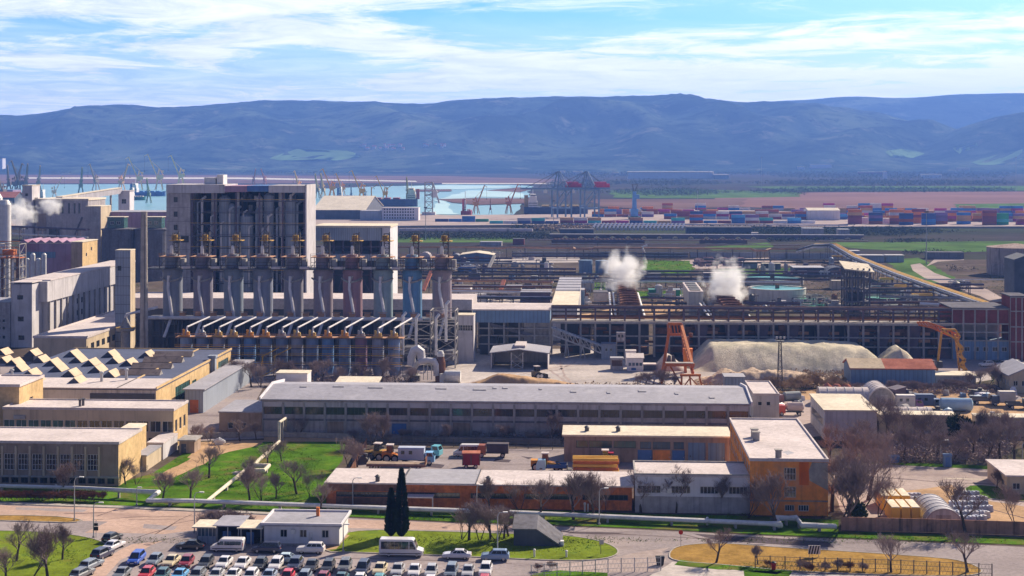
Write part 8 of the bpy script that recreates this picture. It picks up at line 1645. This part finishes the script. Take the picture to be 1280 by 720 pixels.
def cyp(px,py,hpx,wpx,label,seed):
 p=G(px,py);s_=p.y/F;H_,R0=hpx*s_,wpx*s_/2
 f=lambda z,g:R0*min(1,(z*7+.25))*(1-z**2.4)**.75*(1+.22*math.sin(3*g+9*z)*math.sin(14*z+g))
 b=MB();r_=random.Random(seed)
 for _ in range(5200):
  z=r_.random();g=r_.uniform(0,6.283);R_=f(z,g)*(r_.random()**.35);c=Vector((R_*math.cos(g),R_*math.sin(g),.25+z*(H_-.4)));sz=.28*r_.uniform(.6,1.4)
  t=(Vector((math.cos(g)*.5,math.sin(g)*.5,1))+Vector((r_.uniform(-.4,.4),r_.uniform(-.4,.4),0))).normalized();w_=t.cross(Vector((-math.sin(g),math.cos(g),.3+r_.uniform(-1,1)))).normalized()*sz*.45
  b.add([c+w_,c-w_,c+t*sz*1.5],[(0,1,2)])
 r=thing('cypress',label,'tree',p);b.build('crown',M['needle'],r);t=MB();t.tube((0,0,0),(0,0,H_*.8),.18,.05,7);t.build('trunk',M['bark'],r)
cyp(489,671,60,13,'shorter dark cypress on the left of the pair',1);cyp(502,672,86,16,'taller dark cypress on the right of the pair',2)
def bushtree(px,py,hpx,wpx,label,seed,n=5200,m='needle',name='conifer',grp=None):
 p=G(px,py);s_=p.y/F;H_,R0=hpx*s_,wpx*s_/2;r_=random.Random(seed);b=MB()
 lobes=[(Vector((r_.uniform(-.5,.5)*R0,r_.uniform(-.5,.5)*R0,H_*r_.uniform(.3,.75))),R0*r_.uniform(.45,.75))for _ in range(9)]
 for _ in range(n):
  c,rr=r_.choice(lobes);d=Vector((r_.gauss(0,1),r_.gauss(0,1),r_.gauss(0,1))).normalized();q=c+d*rr*r_.random()**.35;q.z=max(.2,q.z);sz=.34*r_.uniform(.6,1.4)
  t=(d+Vector((0,0,.5))+Vector((r_.uniform(-.6,.6),r_.uniform(-.6,.6),0))).normalized();w_=t.orthogonal().normalized()*sz*.5
  b.add([q+w_,q-w_,q+t*sz*1.3],[(0,1,2)])
 r=thing(name,label,'tree',p,0,grp);b.build('crown',M[m],r);t=MB();t.tube((0,0,0),(0,0,H_*.7),.25,.08,7);t.build('trunk',M['bark'],r)
bushtree(1201,556,40,32,'broad dark conifer among the bare trees of the scrap yard edge',4)
bushtree(1072,655,30,22,'green ivy covered bush in the thicket behind the brown fence',6,1600,'leaf','ivy_bush')
def scatter(name,regions,n,size,m,seed,kind='stuff',flat=.7):
 r_=random.Random(seed);b=MB();tot=sum((q[1]-q[0])*(q[3]-q[2])for q in regions)
 for x0,x1,y0,y1 in regions:
  ex,ey=min(60,(x1-x0)*.3),(y1-y0)*.5
  for _ in range(int(n*(x1-x0)*(y1-y0)/tot)):
   px,py=r_.uniform(x0,x1),r_.uniform(y0,y1);p=G(px,py);s_=size(p.y)*r_.uniform(.5,1.5)
   e=min(1,(px-x0)/ex,(x1-px)/ex)*min(1,(py-y0)/ey,(y1-py)/ey)
   if nz(p.x*.5,p.y*.25,.05*600/p.y,seed)+r_.uniform(-.15,.15)<.22-.6*e:continue
   for _k in range(3):
    c=p+Vector((r_.uniform(-1,1)*s_,r_.uniform(-1,1)*s_,r_.uniform(.1,flat)*s_));u=Vector((r_.uniform(-1,1),r_.uniform(-1,1),r_.uniform(-.5,.5)))*s_*.8;v=Vector((r_.uniform(-1,1),r_.uniform(-1,1),r_.uniform(.2,1)))*s_*.8
    b.add([c-u*.5,c+u*.5,c+v,c+v*.6-u*.6],[(0,1,2,3)])
 tag(b.build(name,M[m]),kind=kind)
scatter('undergrowth',[(494,690,293,300),(640,740,281,290),(860,1280,284,297),(960,1060,297,303),(1100,1280,300,305),(1165,1245,326,350),(1120,1280,312,322),(1200,1280,345,360)],34000,lambda d:.9,'scrub',5,flat=2.0)
scatter('weeds',[(560,900,322,390),(900,1280,322,384),(490,690,318,372)],12000,lambda d:.4,'leaf',6)
scatter('far_wood',[(660,760,224,240),(700,1280,226,233),(740,1010,236,246),(900,1280,236,241),(0,700,214,218),(560,1280,212,224)],52000,lambda d:d*.0007,'far_scrub',7,flat=1.8)
scatter('brushwood',[(1085,1295,546,579),(1060,1260,484,494),(225,330,540,552),(440,900,546,553),(270,560,470,486)],30000,lambda d:.33,'twig',12,flat=3.2)
scatter('reeds',[(645,742,284,291)],2500,lambda d:1.3,'straw',8,flat=1.8)
scatter('lawn_tufts',[(200,430,556,640),(430,1040,640,652),(0,130,668,720),(430,765,668,694),(860,1060,704,716),(0,1290,672,680)],14000,lambda d:.15,'grass',9,flat=1.3)
scatter('heap_weeds',[(945,1060,466,486),(870,960,478,486),(575,860,483,487)],2600,lambda d:.5,'straw',10,flat=1.6)
def line_pipe(label,pts,rr,m,post=8.0,n=1,gap=.6):
 P_=[G(x,y,z)for x,y,z in pts];o=P_[0].copy();o.z=0;r=thing('heating_pipe',label,'pipe',o)
 for k in range(n):
  off=Vector((0,gap*k,0));a=MB();a.path([p-o+off for p in P_],rr,8);a.build('pipe',M[m],r)
 for p,q in zip(P_,P_[1:]):
  c_=max(1,int((q-p).length/post))
  for i in range(c_):
   c=p.lerp(q,(i+.5)/c_)-o
   if c.z<.5:continue
   a=MB();a.box(c.x-.18,c.y-.3,0,c.x+.18,c.y+.3+gap*(n-1),c.z-rr);a.build('support',M['concrete'],r)
 return r
line_pipe('long white lagged heating pipe in front of the brown office',[(-30,606.5,1.5),(100,610,1.5),(198,615.5,1.5),(184,626,1.0)],.36,'metal_white')
line_pipe('long white heating pipe along the road verge past the brick row',[(184,626,1.0),(240,626.5,1.0),(320,629.5,1.0),(440,634,1.0),(640,641,1.0),(800,648,1.0),(960,655,1.0),(976,656,1.0),(970,648,1.2),(996,648,1.2),(1003,657,1.0),(1046,658.5,.9)],.33,'metal_white',n=2)
line_pipe('diagonal pale heating pipe crossing the lawn',[(258,627,1.0),(306,588.5,1.0),(330,588.5,1.0),(336,582.5,1.0),(316,582,1.0),(349,552,1.0)],.3,'roof_cream',n=2,gap=.5)
line_pipe('cream pipe portal standing over the path beside the long shed',[(349,552,.6),(349,528,4.6),(358,522,4.6),(357,540,.6)],.28,'roof_cream',post=30)
def fence(label,pts,hh,pm,wm=None,step=3.0,rails=2,name='fence',mesh=0):
 P_=[G(x,y)for x,y in pts];o=P_[0].copy();r=thing(name,label,'fence',o);pb,wb=MB(),MB();np_=0
 for p,q in zip(P_,P_[1:]):
  L_=(q-p).length;n=max(1,int(L_/step));t=(q-p)/L_
  for i in range(n+(q is P_[-1])):
   c=p.lerp(q,i/n)-o
   if np_<98:a=MB();a.bar(c,c+Vector((0,0,hh+.1)),.13);a.build('post',M[pm],r);np_+=1
  A,B=p-o,q-o
  if wm:wb.hexa([A+Vector((0,.08,.05)),B+Vector((0,.08,.05)),B+Vector((0,.2,.05)),A+Vector((0,.2,.05))],[A+Vector((0,.08,hh)),B+Vector((0,.08,hh)),B+Vector((0,.2,hh)),A+Vector((0,.2,hh))])
  else:
   for k in range(rails):z=hh*(k+1)/rails-.05;wb.bar(A+Vector((0,0,z)),B+Vector((0,0,z)),.05)
   m_=int(L_/.55)
   if mesh:
    for i in range(m_):c=A.lerp(B,i/m_);c2=A.lerp(B,min(1,(i+1.6)/m_));wb.bar(c,c2+Vector((0,0,hh)),.018);wb.bar(c2,c+Vector((0,0,hh)),.018)
 wb.build('panel' if wm else 'wire',M[wm or pm],r);return r
mk('fence_brown',(.46,.25,.18),var=.25,scale=.4,streak=.8,stain=((.15,.09,.08),.7,.4,.54))
fence('brown concrete panel fence behind the grass verge at the right',[(1052,663.5),(1160,666),(1290,670)],2.3,'fence_brown','fence_brown',2.6)
fence('dark post fence along the back of the works yard',[(436,558),(600,559),(706,563)],1.8,'metal_dark',step=2.6,rails=3)
fence('rusty sloping fence at the left end of the works yard',[(438,598),(458,560)],2.0,'metal_rust','metal_rust',2.5)
fence('wire mesh fence in the foreground on thin posts',[(664,724),(760,716),(826,714)],2.1,'metal',step=1.9,rails=3,mesh=1)
fence('wire mesh fence in front of the orange dry grass',[(944,711),(1000,713),(1110,716),(1240,722)],2.0,'metal_dark',step=1.7,rails=3,mesh=1)
fence('low dark railing along the top of the lower lot',[(1092,577),(1190,580),(1290,584)],1.0,'metal_dark',step=2.5,rails=2)
fence('low wall of concrete panels left of the long shed',[(228,549),(328,546),(440,549)],1.2,'concrete','concrete',5)
fence('concrete fence along the foot of the long shed',[(445,551),(700,556)],1.3,'concrete_dark','concrete_dark',6)
def lamp(label,px,y0,y1,arm=1.0,dark=False):
 p=G(px,y0);hh=(y0-y1)*p.y/F;r=thing('street_lamp',label,'street lamp',p,0,'street lamps');a=MB();a.path([(0,0,0),(0,0,hh*.9),(arm*.25,0,hh*.98),(arm,0,hh)],[.11,.08,.06,.05],7);a.build('pole',M['metal'],r);a=MB();a.box(arm-.15,-.18,hh-.1,arm+.6,.18,hh+.06);a.build('lamp_head',M['metal_white'],r);a=MB();a.lathe([(.22,0),(.2,.3)],8);a.build('foot',M['concrete'],r)
lamp('tall street lamp before the brown office front',93,651,596);lamp('street lamp at the crossing by the left lawn',117,672,628);lamp('street lamp by the blue-grey car at the lawn island',622,694,640);lamp('thin street lamp before the sooty brick wall',441,634,597);lamp('thin street lamp before the right end of the brick row',749,656,610);lamp('street lamp between pipe and gatehouse roof',243,666,615);lamp('short park lamp beside the hedge',171,632,609,.3);lamp('street lamp between the bare trees above the lower lot',1176,579,550);lamp('street lamp at the right edge above the lower lot',1278,584,553);lamp('lamp post left of the gatehouse lawn',429,690,655,.4);lamp('lamp post in the bare clump by the wedge',596,648,606,.5)
p=G(117,671.5);r=thing('traffic_sign','pole with two dark sign boxes beside the left lawn','sign',p+Vector((.5,-.3,0)));a=MB();a.tube((0,0,0),(0,0,3.0),.05,.05,6);a.build('pole',M['metal'],r);a=MB();a.box(-.35,-.1,1.2,.35,.06,1.8);a.box(-.3,-.1,1.95,.3,.06,2.4);a.build('sign_box',M['trim_black'],r)
p=G(751,693);r=thing('info_sign','small grey sign on a post on the lawn island','sign',p);a=MB();a.tube((0,0,0),(0,0,2.2),.05,.05,6);a.build('post',M['metal_dark'],r);a=MB();a.box(-.25,-.06,1.6,.45,-.02,2.3);a.build('board',M['metal'],r)
p=G(851,684);r=thing('stop_sign','small red sign at the tip of the dry grass','sign',p);a=MB();a.tube((0,0,0),(0,0,2.2),.045,.045,6);a.build('post',M['metal'],r);a=MB();a.path([(0,-.06,2.4),(0,-.03,2.4)],.38,8);a.build('board',M['lamp_red'],r)
p=G(1018,697);r=thing('chevron_board','striped black and white board at the wire fence','board',p,YAW);a=MB();a.box(-.95,0,.55,.95,.08,1.9);a.build('board',M['wall_white'],r);a=MB();[a.prismy([(-.95+.42*k,.56),(-.73+.42*k,.56),(-.43+.42*k if k<4 else.94,1.89 if k<4 else 1.5),(-.65+.42*k,1.89)],-.02,-.004)for k in range(4)];a.build('stripe',M['trim_black'],r);a=MB();[a.bar((x,.1,0),(x,.1,1.8),.09)for x in(-.7,.7)];a.build('post',M['metal'],r)
r=thing('waste_bin','black wheeled waste bin at the lot entrance','bin',G(825,706.5));a=MB();a.hexa([(-.5,-.4,.1),(.5,-.4,.1),(.5,.4,.1),(-.5,.4,.1)],[(-.65,-.5,1.2),(.65,-.5,1.2),(.65,.5,1.2),(-.65,.5,1.2)]);a.build('body',M['trim_black'],r);a=MB();a.prismx([(-.52,1.21),(.52,1.21),(.3,1.42),(-.3,1.42)],-.68,.68);a.build('lid',M['trim_black'],r)
r=thing('waste_bin','small dark red bin behind the wire fence','bin',G(967,713));a=MB();a.lathe([(.3,0),(.42,1.1),(.46,1.1),(.46,1.2)],10);a.build('body',M['lamp_red'],r);a=MB();a.lathe([(.45,1.21),(.2,1.35)],10);a.build('lid',M['trim_black'],r)
r=thing('portable_toilet','bright blue cabin at the top edge of the lower lot','cabin',G(1184,583),YAW);a=MB();a.box(-.75,-.7,0,.75,.7,2.2);a.build('body',M['wall_steelblue'],r);a=MB();a.prismx([(-.8,2.21),(.8,2.21),(.4,2.6),(-.4,2.6)],-.85,.85);a.build('roof',M['tank_blue'],r);a=MB();a.box(-.5,-.74,.1,.5,-.705,2.0);a.build('door',M['door_blue'],r)
r=thing('blue_container','small dark blue bin under the trees at the lot edge','bin',G(1117,578),YAW);a=MB();a.hexa([(-.9,-.6,0),(.9,-.6,0),(.9,.6,0),(-.9,.6,0)],[(-1.1,-.7,1.3),(1.1,-.7,1.3),(1.1,.7,1.3),(-1.1,.7,1.3)]);a.build('body',M['door_blue'],r);a=MB();a.prismx([(-.72,1.31),(.72,1.31),(0,1.6)],-1.12,1.12);a.build('lid',M['wall_steelblue'],r)
for k,(px,py,hh,lab)in enumerate(((708,697,1.1,'white bollard on the lawn island near the foreground fence'),(668,697,1.3,'white post with a small plate at the kerb of the lawn island'),(731,640,1.6,'pair of white posts by the verge pipe'),(884,657,1.4,'white valve post on the verge pipe'),(148,622,1.2,'white concrete post in the hedge gap'),(70,618,1.8,'white post before the pinkish bare tree'))):
 a=MB();a.lathe([(.16,0),(.16,hh*.8),(.22,hh*.82),(.22,hh),(.1,hh+.08)],9)
 if k in(2,5):a.lathe([(.14,0),(.14,hh*.9)],9,.55,0)
 solo(a,'bollard','metal_white',lab,'post',G(px,py))
f=Fr(642,702,683);W_=f.w;r=thing('wedge_shelter','dark blue wedge shaped shelter with grey sloping roof on the lawn island','shelter',f.o,YAW);x1=W_*.48
a=MB();a.prismy([(0,0),(W_-.4,0),(x1,2.7),(0,2.7)],.1,5.5);a.build('wall',M['wall_dark'],r)
a=MB();a.hexa([(-.2,-.2,2.71),(x1,-.2,2.71),(x1,5.8,3.6),(-.2,5.8,3.6)],[(-.2,-.2,2.9),(x1,-.2,2.9),(x1,5.8,3.8),(-.2,5.8,3.8)]);a.hexa([(x1+.01,-.2,2.71),(W_-.1,-.2,.05),(W_-.1,5.8,.5),(x1+.01,5.8,3.6)],[(x1+.01,-.2,2.9),(W_+.1,-.2,.2),(W_+.1,5.8,.75),(x1+.01,5.8,3.8)]);a.build('roof',M['concrete_dark'],r)
a=MB();a.box(W_-.2,.2,0,W_+.35,1.0,.9);a.build('end_stone',M['wall_white'],r)
a=MB();c=G(298,593);a.hexa([(-1.2,-.5,0),(1.2,-.5,0),(1.2,.5,0),(-1.2,.5,0)],[(-.7,-.3,.5),(.9,-.2,.4),(.8,.3,.6),(-.8,.4,.5)]);a.path([(-1.3,0,.3),(1.3,.2,.7)],.12,5);solo(a,'stone_block','roof_white','whitish stone lying on the lawn beside the diagonal pipe','stone',c)
a=MB();c=G(274,556);a.path([(-1.2,0,.6),(0,.2,.9),(1.3,0,.6)],[.4,.7,.3],8);a.box(-.8,-.5,0,.9,.5,.5);solo(a,'covered_heap','metal_white','white covered object beside the dirt path below the grey annex','object',c)
p=G(967,660);a=MB();a.bar((0,0,0),(0,0,2.0),.3);a.bar((-.5,0,1.6),(.6,0,1.3),.25);solo(a,'valve_stand','metal_dark','dark valve stand at the pipe loop before the orange block','valve',p)
def steam(name,label,c,size,dens,seed,kind='thing',col=(.998,.998,.998)):
 a=MB();n,k=24,16;sx,sy,sz=size
 for i in range(k+1):
  th=math.pi*i/k
  for j in range(n):g_=2*math.pi*j/n;a.v.append((sx*math.sin(th)*math.cos(g_),sy*math.sin(th)*math.sin(g_),sz*math.cos(th)))
 a.f=[((i+1)*n+j,(i+1)*n+(j+1)%n,i*n+(j+1)%n,i*n+j)for i in range(k)for j in range(n)];a.mi=[0]*len(a.f)
 m=bpy.data.materials.new(name);m.use_nodes=True;t=m.node_tree;t.nodes.clear();N=t.nodes.new;L=t.links.new
 o_=N('ShaderNodeOutputMaterial');v=N('ShaderNodeVolumePrincipled');v.inputs['Color'].default_value=(*col,1);v.inputs['Anisotropy'].default_value=.1;L(v.outputs[0],o_.inputs['Volume'])
 tc=N('ShaderNodeTexCoord');mp=N('ShaderNodeMapping');L(tc.outputs['Object'],mp.inputs[0]);mp.inputs['Scale'].default_value=(1/sx,1/sy,1/sz)
 ln=N('ShaderNodeVectorMath');ln.operation='LENGTH';L(mp.outputs[0],ln.inputs[0])
 nn=N('ShaderNodeTexNoise');mp2=N('ShaderNodeMapping');L(tc.outputs['Object'],mp2.inputs[0]);mp2.inputs['Location'].default_value=(seed*7.1,seed*3.3,seed);L(mp2.outputs[0],nn.inputs['Vector']);nn.inputs['Scale'].default_value=2.1/min(sx,sz);nn.inputs['Detail'].default_value=6;nn.inputs['Roughness'].default_value=.62
 s1=N('ShaderNodeMath');s1.operation='MULTIPLY_ADD';L(nn.outputs[0],s1.inputs[0]);s1.inputs[1].default_value=2.3;s1.inputs[2].default_value=-.6
 s2=N('ShaderNodeMath');s2.operation='SUBTRACT';L(s1.outputs[0],s2.inputs[0]);L(ln.outputs['Value'],s2.inputs[1])
 mr=N('ShaderNodeMapRange');L(s2.outputs[0],mr.inputs[0]);mr.inputs[1].default_value=-.22;mr.inputs[2].default_value=.6;mr.inputs[3].default_value=0;mr.inputs[4].default_value=dens;L(mr.outputs[0],v.inputs['Density'])
 o=a.build(name,m,loc=c);return tag(o,label,'steam',None,kind)
def at(px,py,d):q=DX(px,d);q.z=ZD(py,d);return q
steam('steam_plume','white steam plume rising from the left cooling tower',at(779,337,570),(10,9,10),.5,1)
steam('steam_plume','taller white steam plume rising from the right cooling tower',at(907,357,545),(11,9,12.5),.5,2)
steam('steam_plume','white steam cloud before the headhouse tower at the left',at(24,267,800),(12,10,9),.4,3)
steam('steam_plume','small white steam puff before the grain silo block',at(64,257,800),(8,8,7),.4,4)
